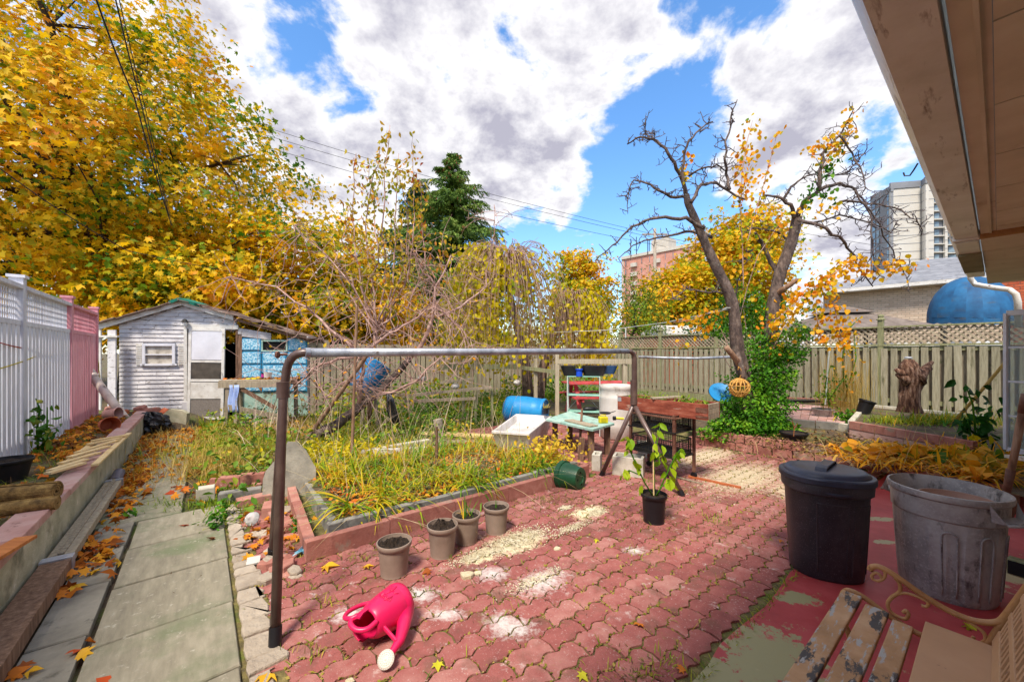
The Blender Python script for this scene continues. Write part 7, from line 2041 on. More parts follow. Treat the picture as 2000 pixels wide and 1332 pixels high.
 MB().tube([PD(1062, 650, 9), PD(1185, 645, 8), PD(1300, 630, 7), PD(1432, 602, 6)], .006, 5).build('line', M['white_metal'], t)
 MB().tube([PD(1222, 640, 7.8), PD(1222, 660, 7.8)], .012, 6).build('fitting', M['white_metal'], t); MB().tube([PD(1193, 640, 8), PD(1193, 650, 8)], .03, 6).build('pulley', M['white_metal'], t)
 MB().tube([PD(1432, 602, 6), PD(1420, 601, 5.93), PD(1412, 604, 6.0), PD(1425, 607, 6.1)], .008, 5).build('tied_loop', M['white_metal'], t)
right_things()
# ---------------------------------------------------------------- trees
def crown_pts(center, radii, ncl, clr, per, flat=.55, bias=.45, zmin=-1e9, holes=.0, seedn=0, squash=None):
 """clump centres in an uneven ellipsoid shell, leaves round each"""
 c = np.array(center); r = np.array(radii); P = []; Nn = []
 while len(P) < ncl:
  d = rng.normal(size=3); d /= np.linalg.norm(d)
  wob = 1 + .13 * math.sin(d[0] * 5 + seedn) + .10 * math.sin(d[2] * 7 + 1.3 * seedn) + .08 * math.sin(d[1] * 9 + d[0] * 4)
  q = d * (rng.random() ** bias) * wob
  p = c + q * r
  if p[2] < zmin: continue
  P.append(p); Nn.append(d)
 P = np.array(P); Nn = np.array(Nn)
 m = ncl * per
 k = np.repeat(np.arange(ncl), per)
 s = rng.normal(size=(m, 3)); s[:, 2] *= flat
 cs = clr * rng.uniform(.6, 1.35, ncl)
 pos = P[k] + s * cs[k][:, None] * .5
 r2 = np.linalg.norm(s[:, :2], axis=1)
 pos[:, 2] -= r2 * cs[k] * .12
 nr = np.tile([0, 0, .55], (m, 1)) + Nn[k] * .6 + rng.normal(size=(m, 3)) * .55
 return P, pos, nr
def tree(name, label, base, trunk_h, tr, center, radii, ncl, clr, per, lsize, shape, mat, bark, group=None, zmin=-1e9, bias=.45, limbs=14, flat=.55, seedn=0, extra=None, limb_to=90):
 b = Vector(base)
 t = thing(name, label, 'tree', b, 0, group)
 P, pos, nr = crown_pts(center, radii, ncl, clr, per, flat, bias, zmin, seedn=seedn)
 if extra is not None:
  for (c2, r2, n2) in extra:
   P2, p2, q2 = crown_pts(c2, r2, n2, clr, per, flat, bias, zmin, seedn=seedn + 2); P = np.concatenate([P, P2]); pos = np.concatenate([pos, p2]); nr = np.concatenate([nr, q2])
 me = leaf_mesh('crown', pos - np.array(b), nr, lsize * (.35 + 1.0 * rng.random(len(pos)) ** .8), shape, mat, 1.3)
 link('crown', me, t, kind='stuff')
 top = Vector((0, 0, trunk_h)); cen = Vector(center) - b
 MB().tube([(0, 0, -.1), (.05, .03, trunk_h * .5), top, top.lerp(cen, .5), top.lerp(cen, 1.0)], [tr * 1.25, tr, tr * .85, tr * .6, tr * .25], 12).build('trunk', bark, t, smooth=True)
 mb = MB(); idx = rng.choice(len(P), min(limb_to, len(P)), replace=False)
 hubs = []
 for i in range(limbs):
  q = Vector(P[idx[i % len(idx)]]) - b
  s = top.lerp(cen, random.uniform(0, .8)); mid = s.lerp(q, .5) + Vector((0, 0, .12 * (q - s).length))
  pts = [s, s.lerp(mid, .5) + Vector((random.gauss(0, .1), random.gauss(0, .1), .05)), mid, mid.lerp(q, .5) + Vector((random.gauss(0, .1), random.gauss(0, .1), .1)), q]
  mb2 = MB(); mb2.tube(pts, [tr * .42, tr * .33, tr * .22, tr * .12, tr * .04], 7); mb2.build('limb', bark, t, smooth=True); hubs += pts[1:4]
 for i in idx:
  q = Vector(P[i]) - b; h = min(hubs, key=lambda x: (x - q).length); l = (q - h).length
  mid = h.lerp(q, .5) + Vector((random.gauss(0, .08 * l), random.gauss(0, .08 * l), random.gauss(.05 * l, .05 * l)))
  mb.tube([h, mid, q], [tr * .10, tr * .06, tr * .02], 5)
 mb.build('twig', bark, t, kind='stuff')
 return t
tree('maple_tree', 'huge golden and green maple filling the upper left behind the shed', (-14.6, 15.0, 0), 4.5, .42, (-17.3, 14.5, 7.6), (8.9, 6.6, 9.0), 800, 1.1, 92, .19, MAPLE, M['leaf_maple'], M['bark_dark'], zmin=1.9, bias=.33, limbs=22, seedn=1.0,
     extra=[((-8.6, 15.0, 4.2), (3.4, 3.0, 2.7), 150), ((-11.5, 12.6, 3.6), (3.6, 1.8, 1.6), 90)], limb_to=160)
tree('maple_tree', 'mixed green and orange maple between the shed and the bramble thicket', (-6.2, 16.5, 0), 2.2, .16, (-6.0, 16.5, 3.3), (2.6, 2.2, 2.5), 120, .8, 60, .16, MAPLE, M['leaf_maple'], M['bark_dark'], seedn=2.2, bias=.4, limbs=8)
tree('maple_tree', 'small round orange maple left of the brick apartment block', (4.9, 33, 0), 3, .2, (5.8, 33, 6.6), (2.7, 3, 4.1), 170, .9, 54, .25, MAPLE, M['leaf_maple2'], M['bark_dark'], seedn=3.1, bias=.35, limbs=8)
tree('maple_tree', 'broad yellow maple behind the two-stemmed pear tree', (11.0, 26, 0), 3, .25, (14.6, 26, 6.2), (3.4, 4, 4.3), 250, 1.0, 56, .24, MAPLE, M['leaf_maple2'], M['bark_dark'], seedn=4.4, bias=.33, limbs=12,
     extra=[((15.6, 25, 8.8), (2.2, 2.5, 1.9), 80), ((10.6, 25, 4.3), (2.8, 2, 2.5), 170)])
tree('garden_bush', 'tall rounded green bush over the back corner of the fence', (4.9, 17.0, 0), 1.2, .1, (5.5, 17.0, 2.8), (1.35, 1.2, 2.25), 150, .45, 46, .085, OVATE, M['leaf_bush'], M['bark_dark'], seedn=5, bias=.35, limbs=6, flat=.8)
tree('garden_bush', 'green bush lower right of the yellow maple behind the pear', (9.2, 15.5, 0), .8, .08, (9.2, 15.5, 2.0), (1.5, 1.0, 1.3), 80, .5, 40, .09, OVATE, M['leaf_bush'], M['bark_dark'], seedn=6, bias=.35, limbs=6, flat=.8)
tree('garden_bush', 'dark green shrub behind the fence beyond the pear stems', (7.6, 14.5, 0), .8, .08, (7.6, 14.5, 1.9), (1.6, .8, 1.2), 80, .5, 40, .09, OVATE, M['leaf_dark'], M['bark_dark'], seedn=6.5, bias=.35, limbs=6, flat=.8)
tree('garden_bush', 'yellow-green tangle behind the back fence under the weeping tree', (-.2, 17, 0), .8, .08, (-.6, 17, 2.0), (3.4, 1.1, 1.3), 200, .6, 40, .11, OVATE, M['leaf_yellow'], M['bark_dark'], seedn=7, bias=.4, limbs=8, flat=.8)
tree('garden_bush', 'dark hedge mass behind the shed roof and the maple trunk', (-9.5, 17.5, 0), .8, .1, (-10.5, 18, 1.8), (7.5, 1.0, 1.6), 200, .9, 34, .2, OVATE, M['leaf_dark'], M['bark_dark'], seedn=8, bias=.5, limbs=8, flat=.8)
def spruce(label, base, H, rb, mat, top=.0, nb=34, dens=1.0, name='spruce_tree'):
 b = Vector(base); t = thing(name, label, 'tree', b)
 MB().tube([(0, 0, 0), (0, 0, H * .5), (0, 0, H)], [.2, .12, .02], 8).build('trunk', M['bark_dark'], t, smooth=True)
 pos = []; axs = []; mb = MB(); cones = []
 z = H * .12
 while z < H * .99:
  f = (H - z) / H; L_ = rb * (min(1, f * 1.9) ** .7) * random.uniform(.75, 1.1) + .1
  for k in range(int(5 + 3 * f)):
   a = random.random() * 6.283; ll = L_ * random.uniform(.7, 1.15)
   d = Vector((math.cos(a), math.sin(a), 0)); pts = []
   m = 8
   for i in range(m + 1):
    s = i / m; pts.append(Vector((0, 0, z)) + d * ll * s + Vector((0, 0, ll * (.10 * s - .42 * s * s + .22 * s ** 3))))
   mb.tube(pts, [.03 * f + .008 - .02 * f * i / m for i in range(m + 1)], 5)
   side = Vector((-d.y, d.x, 0))
   for i in range(1, m + 1):
    nsub = int((2 + 5 * dens * ll / rb))
    for j in range(nsub):
     sgn = random.choice((-1, 1)); sl = ll * .32 * (1 - .55 * i / m) + .08
     e = pts[i].lerp(pts[i - 1], random.random()); dd = (side * sgn * random.uniform(.5, 1) + d * .7 + Vector((0, 0, random.uniform(-.9, -.1)))).normalized()
     kk = max(3, int(sl / .055))
     for q in range(kk):
      s = q / kk; p = e + dd * sl * s + Vector((0, 0, -.12 * s * s))
      for w in range(3): pos.append(p + Vector((random.gauss(0, .02), random.gauss(0, .02), random.gauss(0, .02)))); axs.append((dd.x + random.gauss(0, .45), dd.y + random.gauss(0, .45), dd.z + random.gauss(-.15, .4)))
   if z > H * .6 and random.random() < .5:
    for _ in range(3): cones.append(pts[-2] + Vector((random.gauss(0, .1), random.gauss(0, .1), -.1)))
  z += H / nb * random.uniform(.7, 1.2) * (.6 + .6 * f)
 mb.build('branch', M['bark_dark'], t, kind='stuff')
 pos = np.array(pos); axs = np.array(axs); n = len(pos)
 me = leaf_mesh('needle_foliage', pos, rng.normal(size=(n, 3)) + np.array([0, 0, .8]), rng.uniform(.10, .2, n), [(0, -.5, 0), (.11, -.1, .02), (.07, .3, 0), (0, .5, 0), (-.07, .3, 0), (-.11, -.1, .02)], mat, axis=axs)
 link('needle_foliage', me, t, kind='stuff')
 cm = MB()
 for c in cones: cm.tube([c, c + Vector((0, 0, -.06)), c + Vector((0, 0, -.13))], [.012, .025, .008], 6)
 if cones: cm.build('cone', M['cone'], t, kind='stuff')
spruce('tall green spruce with brown cones standing behind the young leafy tree', (-3.35, 21.5, 0), 12.6, 3.7, M['needle'], nb=40)
spruce('darker spruce with thin spiky tops just left of the tall one', (-5.6, 23.5, 0), 12.0, 3.2, M['needle_dark'], nb=34)
spruce('low dark spruce peeping out over the maple behind the young tree', (-9.6, 25, 0), 8.2, 3.6, M['needle_dark'], nb=24, dens=.8)
def wig(a, b, n, amp):
 pts = []
 for i in range(n + 1):
  s = i / n; p = a.lerp(b, s); k = amp * math.sin(math.pi * s) if 0 else amp
  if 0 < i < n: p = p + Vector((random.gauss(0, k), random.gauss(0, k), random.gauss(0, k)))
  pts.append(p)
 return pts
def spurs(mb, pts, r, per_m, L_, tips, depth=2, up=.3):
 """short crooked side shoots"""
 for a, b in zip(pts, pts[1:]):
  l = (b - a).length; n = per_m * l; n = int(n) + (random.random() < n % 1)
  for _ in range(n):
   p = a.lerp(b, random.random()); d = (b - a).normalized()
   s = Vector((random.gauss(0, 1), random.gauss(0, 1), random.gauss(up, .8))); s = (s - d * s.dot(d) * .7).normalized()
   ll = L_ * random.uniform(.4, 1.3); q = [p]
   for k in range(3):
    s = (s + Vector((random.gauss(0, .35), random.gauss(0, .35), random.gauss(.08, .3)))).normalized(); q.append(q[-1] + s * ll / 3)
   mb.tube(q, [r, r * .85, r * .7, r * .5], 4); tips.append((q[-1], s)); 
   if depth > 1: spurs(mb, q[1:], r * .75, 2.2 / max(.05, ll), L_ * .45, tips, depth - 1, up)
def pear_tree():
 base = PD(1462, 850, 6.0); base.z = .2
 t = thing('pear_tree', 'old two-stemmed pear tree with twisted bare spurs and some orange leaves', 'tree', base)
 Y = 6.0
 def stem(pl, r0, r1, nm='trunk', mat='bark_grey', n=10, dY=0.0):
  pts = []
  for i, q in enumerate(pl):
   yy = q[2] if len(q) > 2 else Y + dY * i
   pts.append(PD(q[0], q[1], yy) - base)
  out = []
  for i in range(len(pts) - 1):
   p0 = pts[max(i - 1, 0)]; p1 = pts[i]; p2 = pts[i + 1]; p3 = pts[min(i + 2, len(pts) - 1)]
   for k in range(4):
    s = k / 4; out.append(.5 * ((2 * p1) + (p2 - p0) * s + (2 * p0 - 5 * p1 + 4 * p2 - p3) * s * s + (3 * p1 - p0 - 3 * p2 + p3) * s ** 3))
  out.append(pts[-1]); m = len(out) - 1
  rr = [(r0 + (r1 - r0) * i / m) * random.uniform(.93, 1.07) for i in range(m + 1)]
  MB().tube(out, rr, n).build(nm, M[mat], t, smooth=True)
  return out
 A = stem([(1470, 850), (1462, 790), (1452, 730), (1442, 690), (1437, 650), (1432, 600), (1418, 560), (1398, 520), (1375, 470), (1358, 430), (1345, 400), (1340, 380)], .112, .045)
 B = stem([(1480, 850, 6.2), (1494, 780, 6.3), (1500, 720, 6.35), (1503, 660, 6.4), (1510, 600, 6.4), (1522, 540, 6.4), (1540, 490, 6.4), (1552, 450, 6.4), (1556, 425, 6.4)], .125, .07)
 A_stub = stem([(1452, 722, 5.75), (1436, 700, 5.65), (1418, 678, 5.6)], .05, .035, 'cut_branch', 'wood_pole')
 A_stub2 = stem([(1440, 690, 5.9), (1448, 715, 5.6), (1452, 740, 5.55)], .04, .03, 'cut_branch')
 stem([(1515, 575, 6.4), (1535, 562, 6.2), (1558, 545, 6.1)], .05, .03, 'cut_branch', 'wood_pole')
 mb = MB(); tips = []
 limbs = [
  ([(1340, 382), (1332, 350), (1318, 318), (1300, 290), (1275, 272), (1250, 268), (1225, 282)], 6.0, .034, .010, 9),
  ([(1275, 272), (1262, 262), (1258, 240)], 6.0, .012, .006, 12),
  ([(1338, 375), (1332, 340), (1336, 305), (1345, 275), (1365, 255), (1392, 238)], 5.8, .026, .009, 9),
  ([(1340, 385), (1310, 385), (1285, 372), (1262, 358), (1238, 352), (1222, 385)], 6.2, .026, .008, 10),
  ([(1232, 360), (1226, 395), (1226, 418)], 6.2, .010, .005, 10),
  ([(1375, 445), (1340, 425), (1300, 424), (1258, 432), (1225, 452), (1195, 480), (1162, 510)], 5.8, .032, .007, 6),
  ([(1392, 465), (1350, 452), (1310, 460), (1270, 468), (1235, 480), (1208, 505)], 6.3, .026, .006, 7),
  ([(1350, 395), (1370, 360), (1400, 358), (1430, 378), (1455, 390)], 5.9, .026, .012, 8),
  ([(1425, 370), (1418, 340), (1415, 310), (1424, 260), (1428, 225), (1440, 195)], 5.9, .024, .006, 8),
  ([(1345, 345), (1375, 328), (1400, 322), (1418, 335)], 6.1, .016, .010, 8),
  ([(1555, 430), (1545, 400), (1520, 385), (1490, 382)], 6.3, .034, .014, 9),
  ([(1530, 390), (1545, 365), (1565, 350), (1590, 340)], 6.3, .022, .010, 7),
  ([(1556, 425), (1570, 395), (1600, 372), (1640, 358), (1670, 370), (1690, 400)], 6.2, .045, .010, 7),
  ([(1600, 372), (1602, 330), (1615, 290), (1640, 265), (1655, 240), (1668, 212)], 6.1, .030, .006, 9),
  ([(1640, 265), (1665, 300), (1685, 340), (1690, 370)], 6.0, .016, .006, 11),
  ([(1560, 430), (1600, 440), (1640, 462), (1670, 500), (1690, 540), (1705, 560)], 5.8, .028, .007, 6),
  ([(1640, 395), (1680, 395), (1720, 400), (1760, 410), (1790, 430), (1800, 460)], 6.0, .020, .005, 7),
  ([(1615, 345), (1650, 340), (1670, 320), (1688, 300)], 6.2, .012, .006, 12),
  ([(1590, 435), (1640, 420), (1700, 435), (1740, 455), (1755, 430)], 6.5, .016, .006, 9),
  ([(1670, 372), (1700, 420), (1705, 470), (1706, 530)], 5.6, .012, .005, 8),
  ([(1690, 400), (1720, 440), (1745, 490), (1770, 540), (1775, 570)], 5.9, .012, .005, 7),
  ([(1556, 470), (1500, 450), (1470, 445), (1450, 460)], 6.7, .02, .006, 6),
  ([(1420, 575), (1385, 572), (1340, 565), (1300, 590)], 6.0, .018, .005, 6),
  ([(1437, 620), (1440, 560), (1450, 520), (1458, 480)], 6.3, .014, .006, 6),
  ([(1522, 540), (1500, 500), (1485, 470), (1475, 455)], 6.7, .04, .02, 4),
 ]
 for pl, Yd, r0, r1, dens in limbs:
  pts = [PD(x, y, Yd + random.gauss(0, .12)) - base for x, y in pl]
  out = []
  for a, b in zip(pts, pts[1:]): out += wig(a, b, 3, (b - a).length * .035)[:-1]
  out.append(pts[-1]); m = len(out) - 1
  MB().tube(out, [r0 + (r1 - r0) * (i / m) for i in range(m + 1)], 7).build('limb', M['bark_grey'], t, smooth=True)
  k = len(out) // 3
  spurs(mb, out[k if r0 > .03 else 0:], .0078, dens * 2.0, .2, tips, 2)
 mb.build('spur', M['twig_blue'], t, kind='stuff')
 lf = {'leaf_pear': ([], []), 'leaf_pearbright': ([], []), 'leaf_green': ([], [])}
 tw = MB()
 def leafy(pl, Yd, n, mat, spread, twig=True):
  pts = [PD(x, y, Yd) - base for x, y in pl]
  if twig: tw.tube(pts, [.007] * (len(pts) - 1) + [.003], 5)
  for _ in range(int(n * 1.8)):
   i = random.randrange(len(pts) - 1); p = pts[i].lerp(pts[i + 1], random.random()) + Vector((random.gauss(0, spread), random.gauss(0, spread), random.gauss(0, spread)))
   lf[mat][0].append(p); lf[mat][1].append((random.gauss(0, .5), random.gauss(0, .5), -.7))
 leafy([(1452, 560), (1450, 480), (1446, 400), (1450, 330), (1458, 280), (1470, 235)], 6.1, 90, 'leaf_pear', .09)
 leafy([(1450, 420), (1452, 360), (1455, 300)], 6.1, 60, 'leaf_pearbright', .09, False)
 leafy([(1460, 470), (1480, 400), (1500, 330), (1518, 260)], 5.9, 34, 'leaf_pear', .06)
 leafy([(1336, 360), (1340, 320), (1348, 290)], 5.8, 14, 'leaf_pearbright', .05, False)
 leafy([(1600, 340), (1625, 300), (1650, 270), (1670, 215)], 6.1, 55, 'leaf_pear', .08)
 leafy([(1580, 300), (1610, 280), (1635, 268)], 6.1, 34, 'leaf_pearbright', .07, False)
 leafy([(1600, 350), (1612, 330), (1640, 310)], 6.1, 30, 'leaf_green', .07, False)
 leafy([(1570, 380), (1600, 385), (1625, 380)], 6.0, 26, 'leaf_green', .07, False)
 leafy([(1560, 400), (1600, 410), (1640, 400)], 6.0, 22, 'leaf_pear', .08, False)
 leafy([(1500, 640), (1555, 590), (1610, 545), (1660, 515), (1720, 520), (1780, 528)], 5.6, 170, 'leaf_pearbright', .075)
 leafy([(1555, 590), (1600, 560), (1640, 540)], 5.6, 50, 'leaf_pear', .08, False)
 leafy([(1610, 545), (1630, 600), (1640, 650), (1650, 690)], 5.5, 80, 'leaf_pearbright', .07)
 leafy([(1590, 600), (1600, 640), (1608, 680)], 5.5, 34, 'leaf_pear', .05)
 leafy([(1440, 640), (1460, 560), (1480, 500), (1520, 440)], 6.5, 70, 'leaf_pear', .16)
 leafy([(1330, 690), (1350, 650), (1370, 630)], 6.4, 10, 'leaf_pear', .1, False)
 leafy([(1315, 630), (1350, 625), (1385, 610), (1420, 600)], 6.2, 46, 'leaf_pearbright', .08)
 leafy([(1360, 655), (1378, 640), (1390, 620)], 6.2, 22, 'leaf_pearbright', .07, False)
 leafy([(1500, 700), (1530, 640), (1560, 600)], 6.2, 50, 'leaf_pear', .1)
 tw.build('shoot', M['twig_pink'], t, kind='stuff')
 for nm, (p, a) in lf.items():
  p = np.array([tuple(x) for x in p]); a = np.array(a); n = len(p); nr = rng.normal(size=(n, 3)); nr[:, 1] -= .8
  link('leaf_spray', leaf_mesh('leaf_spray', p, nr, rng.uniform(.045, .085, n), ROUND, M[nm], 1.6, axis=a), t, kind='stuff')
pear_tree()
def ivy():
 t = thing('ivy_bush', 'dense bright green shrub climbing round the pear stems down to the kerb', 'shrub', PD(1470, 850, 6.0) * Vector((1, 1, 0)))
 b = np.array(t.location); pos = []; nr = []
 blobs = [(1475, 800, 5.9, 75, 60), (1430, 832, 5.75, 50, 32), (1480, 835, 5.65, 50, 30), (1520, 835, 5.75, 42, 26), (1480, 740, 6.1, 52, 60), (1500, 700, 6.3, 55, 45), (1490, 660, 6.5, 46, 40), (1480, 610, 6.6, 36, 40), (1390, 845, 5.8, 26, 20), (1545, 690, 6.2, 32, 26), (1425, 790, 6.0, 26, 22), (1560, 650, 6.4, 28, 22), (1530, 740, 6.1, 24, 30),
             (1430, 590, 6.9, 34, 40), (1524, 600, 6.7, 14, 44), (1400, 640, 6.9, 30, 25)]
 for px, py, Y, rx, rz in blobs:
  c = PD(px, py, Y); k = Y / F; n = int(rx * rz * .62)
  d = rng.normal(size=(n, 3)); d /= np.linalg.norm(d, axis=1, keepdims=True)
  rr = rng.random(n) ** .35 * (1 + .18 * np.sin(d[:, 0] * 6 + px) + .15 * np.sin(d[:, 2] * 8))
  p = np.array(c) + d * rr[:, None] * np.array([rx * k, min(rx, rz) * k * .8, rz * k]); pos.append(p); nr.append(d * .6 + rng.normal(size=(n, 3)) * .6 + np.array([0, 0, .5]))
 for (a, b2, n, Y) in (((1500, 700), (1590, 690), 70, 6.0), ((1510, 740), (1560, 735), 40, 6.0), ((1520, 660), (1580, 640), 60, 6.2), ((1560, 700), (1545, 755), 40, 6.0), ((1395, 640), (1450, 650), 60, 6.2), ((1400, 735), (1440, 745), 40, 6.0), ((1500, 800), (1550, 792), 50, 5.9), ((1530, 840), (1565, 845), 50, 5.6), ((1560, 610), (1600, 600), 40, 6.3)):
  A = np.array(PD(*a, Y)); B = np.array(PD(*b2, Y - .2)); s = rng.random((n, 1)); pos.append(A + (B - A) * s + rng.normal(size=(n, 3)) * .03); nr.append(rng.normal(size=(n, 3)) + np.array([0, -.3, 1.]))
 pos = np.concatenate(pos) - b; nr = np.concatenate(nr); n = len(pos)
 link('foliage', leaf_mesh('foliage', pos, nr, rng.uniform(.03, .062, n), OVATE, leafmat('ivy_leaf', ['#245008', '#3c7410', '#5c981a', '#8cb42a'], .5, 3.4, .35), 1.2), t, kind='stuff')
 mb = MB()
 for k in range(50):
  px, py, Y, rx, rz = random.choice(blobs); q = PD(px + random.gauss(0, rx * .5), py + random.gauss(0, rz * .5), Y); a = PD(1478, 830, 6.0)
  mb.tube([a - t.location, a.lerp(q, .5) + Vector((0, 0, .1)) - t.location, q - t.location], [.008, .006, .003], 4)
 mb.build('stem', M['twig_pink'], t, kind='stuff')
ivy()
def young_tree():
 base = PD(725, 800, 7.2); base.z = 0
 t = thing('young_tree', 'slender multi-stemmed young tree with sparse yellow and red leaves behind the stakes', 'tree', base)
 Y = 7.2; fp = []; fa = []; mb = MB()
 MB().tube([PD(720, 830, Y) - base, PD(728, 720, Y) - base, PD(735, 640, Y) - base], [.05, .04, .035], 9).build('trunk', M['twig_pink'], t, smooth=True)
 stems = [((735, 640), (705, 560), (690, 470), (688, 400), (694, 300)), ((735, 640), (722, 540), (715, 440), (728, 340), (742, 290)), ((735, 640), (750, 520), (748, 420), (752, 320), (762, 245)),
             ((735, 640), (765, 560), (770, 470), (772, 380), (780, 300)), ((735, 640), (790, 560), (806, 470), (805, 400), (810, 290)), ((735, 640), (800, 600), (830, 520), (825, 430), (822, 350)), ((740, 660), (770, 600), (790, 540), (778, 470), (768, 410)),
             ((735, 640), (715, 580), (700, 520), (668, 470), (685, 400)), ((735, 650), (760, 590), (790, 520), (798, 440), (775, 330)), ((735, 640), (728, 560), (735, 480), (730, 400), (720, 320)), ((735, 655), (700, 600), (672, 560), (655, 500), (640, 440)), ((740, 660), (800, 630), (850, 580), (862, 520), (870, 470))]
 for i, pl in enumerate(stems):
  pts = [PD(x + random.gauss(0, 2), y, Y + random.gauss(0, .18)) - base for x, y in pl]; out = []
  for a, b in zip(pts, pts[1:]): out += wig(a, b, 3, .02)[:-1]
  out.append(pts[-1]); m = len(out) - 1
  MB().tube(out, [.021 - .016 * k / m for k in range(m + 1)], 6).build('stem', M['twig_pink'], t, smooth=True)
  tips = []; spurs(mb, out[3:], .0045, 3.2, .3, tips, 1, .8)
  for q, s in tips:
   for _ in range(5): fp.append(q - s * random.uniform(0, .25) + Vector((random.gauss(0, .05), random.gauss(0, .05), random.gauss(0, .05)))); fa.append((random.gauss(0, .5), random.gauss(0, .5), -.6))
  for _ in range(80):
   k = random.randrange(2, m); q = out[k].lerp(out[min(k + 1, m)], random.random()); fp.append(q + Vector((random.gauss(0, .08), random.gauss(0, .08), random.gauss(0, .06)))); fa.append((random.gauss(0, .5), random.gauss(0, .5), -.6))
 mb.build('twig', M['twig_pink'], t, kind='stuff')
 p = np.array([tuple(x) for x in fp]); n = len(p); nr = rng.normal(size=(n, 3)); nr[:, 1] -= .6
 link('foliage', leaf_mesh('foliage', p, nr, rng.uniform(.065, .115, n), OVATE, M['leaf_shoot'], 1.6, axis=np.array(fa)), t, kind='stuff')
young_tree()
def tangle():
 base = PD(700, 850, 6.2); base.z = 0
 t = thing('tangled_fruit_tree', 'leaning old fruit tree with a wide tangle of pinkish bare twigs over the plot', 'tree', base)
 Y = 6.2
 def L(pl, r0, r1, nm='limb'):
  pts = [PD(x, y, yy) - base for x, y, yy in pl]; out = []
  for a, b in zip(pts, pts[1:]): out += wig(a, b, 3, (b - a).length * .04)[:-1]
  out.append(pts[-1]); m = len(out) - 1
  MB().tube(out, [r0 + (r1 - r0) * k / m for k in range(m + 1)], 8).build(nm, M['twig_pink' if nm == 'limb' else 'bark_grey'], t, smooth=True)
  return out
 tr = L([(618, 852, 5.9), (660, 828, 6.0), (700, 795, 6.2), (735, 770, 6.4), (770, 735, 6.6), (800, 700, 6.7)], .085, .05, 'trunk')
 ls = [L([(800, 700, 6.7), (830, 660, 6.8), (845, 620, 6.9), (850, 560, 7.0), (880, 500, 7.2)], .045, .012), L([(700, 795, 6.2), (705, 740, 6.2), (715, 690, 6.2), (760, 650, 6.3), (800, 630, 6.4), (850, 600, 6.4)], .04, .01),
          L([(735, 770, 6.4), (780, 760, 6.2), (820, 740, 6.0), (860, 700, 6.0)], .03, .008), L([(715, 700, 6.2), (680, 670, 6.0), (640, 640, 6.0), (600, 600, 6.2), (540, 560, 6.5), (450, 540, 6.8)], .03, .006),
          L([(715, 700, 6.2), (660, 700, 5.9), (610, 720, 5.7), (570, 760, 5.7)], .025, .006), L([(760, 650, 6.3), (720, 620, 6.2), (690, 560, 6.2), (640, 500, 6.4), (575, 440, 6.8)], .02, .004),
          L([(845, 620, 6.9), (900, 600, 7.0), (950, 560, 7.2), (960, 480, 7.3), (965, 400, 7.4)], .025, .004), L([(850, 600, 6.4), (900, 640, 6.4), (930, 690, 6.4)], .02, .004), L([(705, 740, 6.2), (660, 750, 5.9), (630, 790, 5.7)], .02, .005), L([(850, 560, 7.0), (820, 520, 7.0), (800, 470, 7.0)], .02, .004)]
 mb = MB(); tips = []
 for o in ls: spurs(mb, o, .006, 7.5, .55, tips, 2, .15)
 for k in range(430):
  o = random.choice(ls); a = random.choice(o); d = Vector((random.gauss(0, 1), random.gauss(0, .5), random.gauss(-.1, .8))).normalized(); q = [a]
  ll = random.uniform(.5, 1.3)
  for i in range(5): d = (d + Vector((random.gauss(0, .3), random.gauss(0, .3), random.gauss(-.12, .3)))).normalized(); q.append(q[-1] + d * ll / 5)
  if min(x.z for x in q) < .15: continue
  mb.tube(q, [.0065, .006, .005, .004, .003, .002], 4); tips.append((q[-1], d))
 mb.build('twig', M['twig_pink'], t, kind='stuff')
 p = np.array([tuple(x[0]) for x in tips if random.random() < .45]); n = len(p)
 link('foliage', leaf_mesh('foliage', p, rng.normal(size=(n, 3)), rng.uniform(.04, .08, n), OVATE, M['leaf_pear'], 1.5), t, kind='stuff')
tangle()
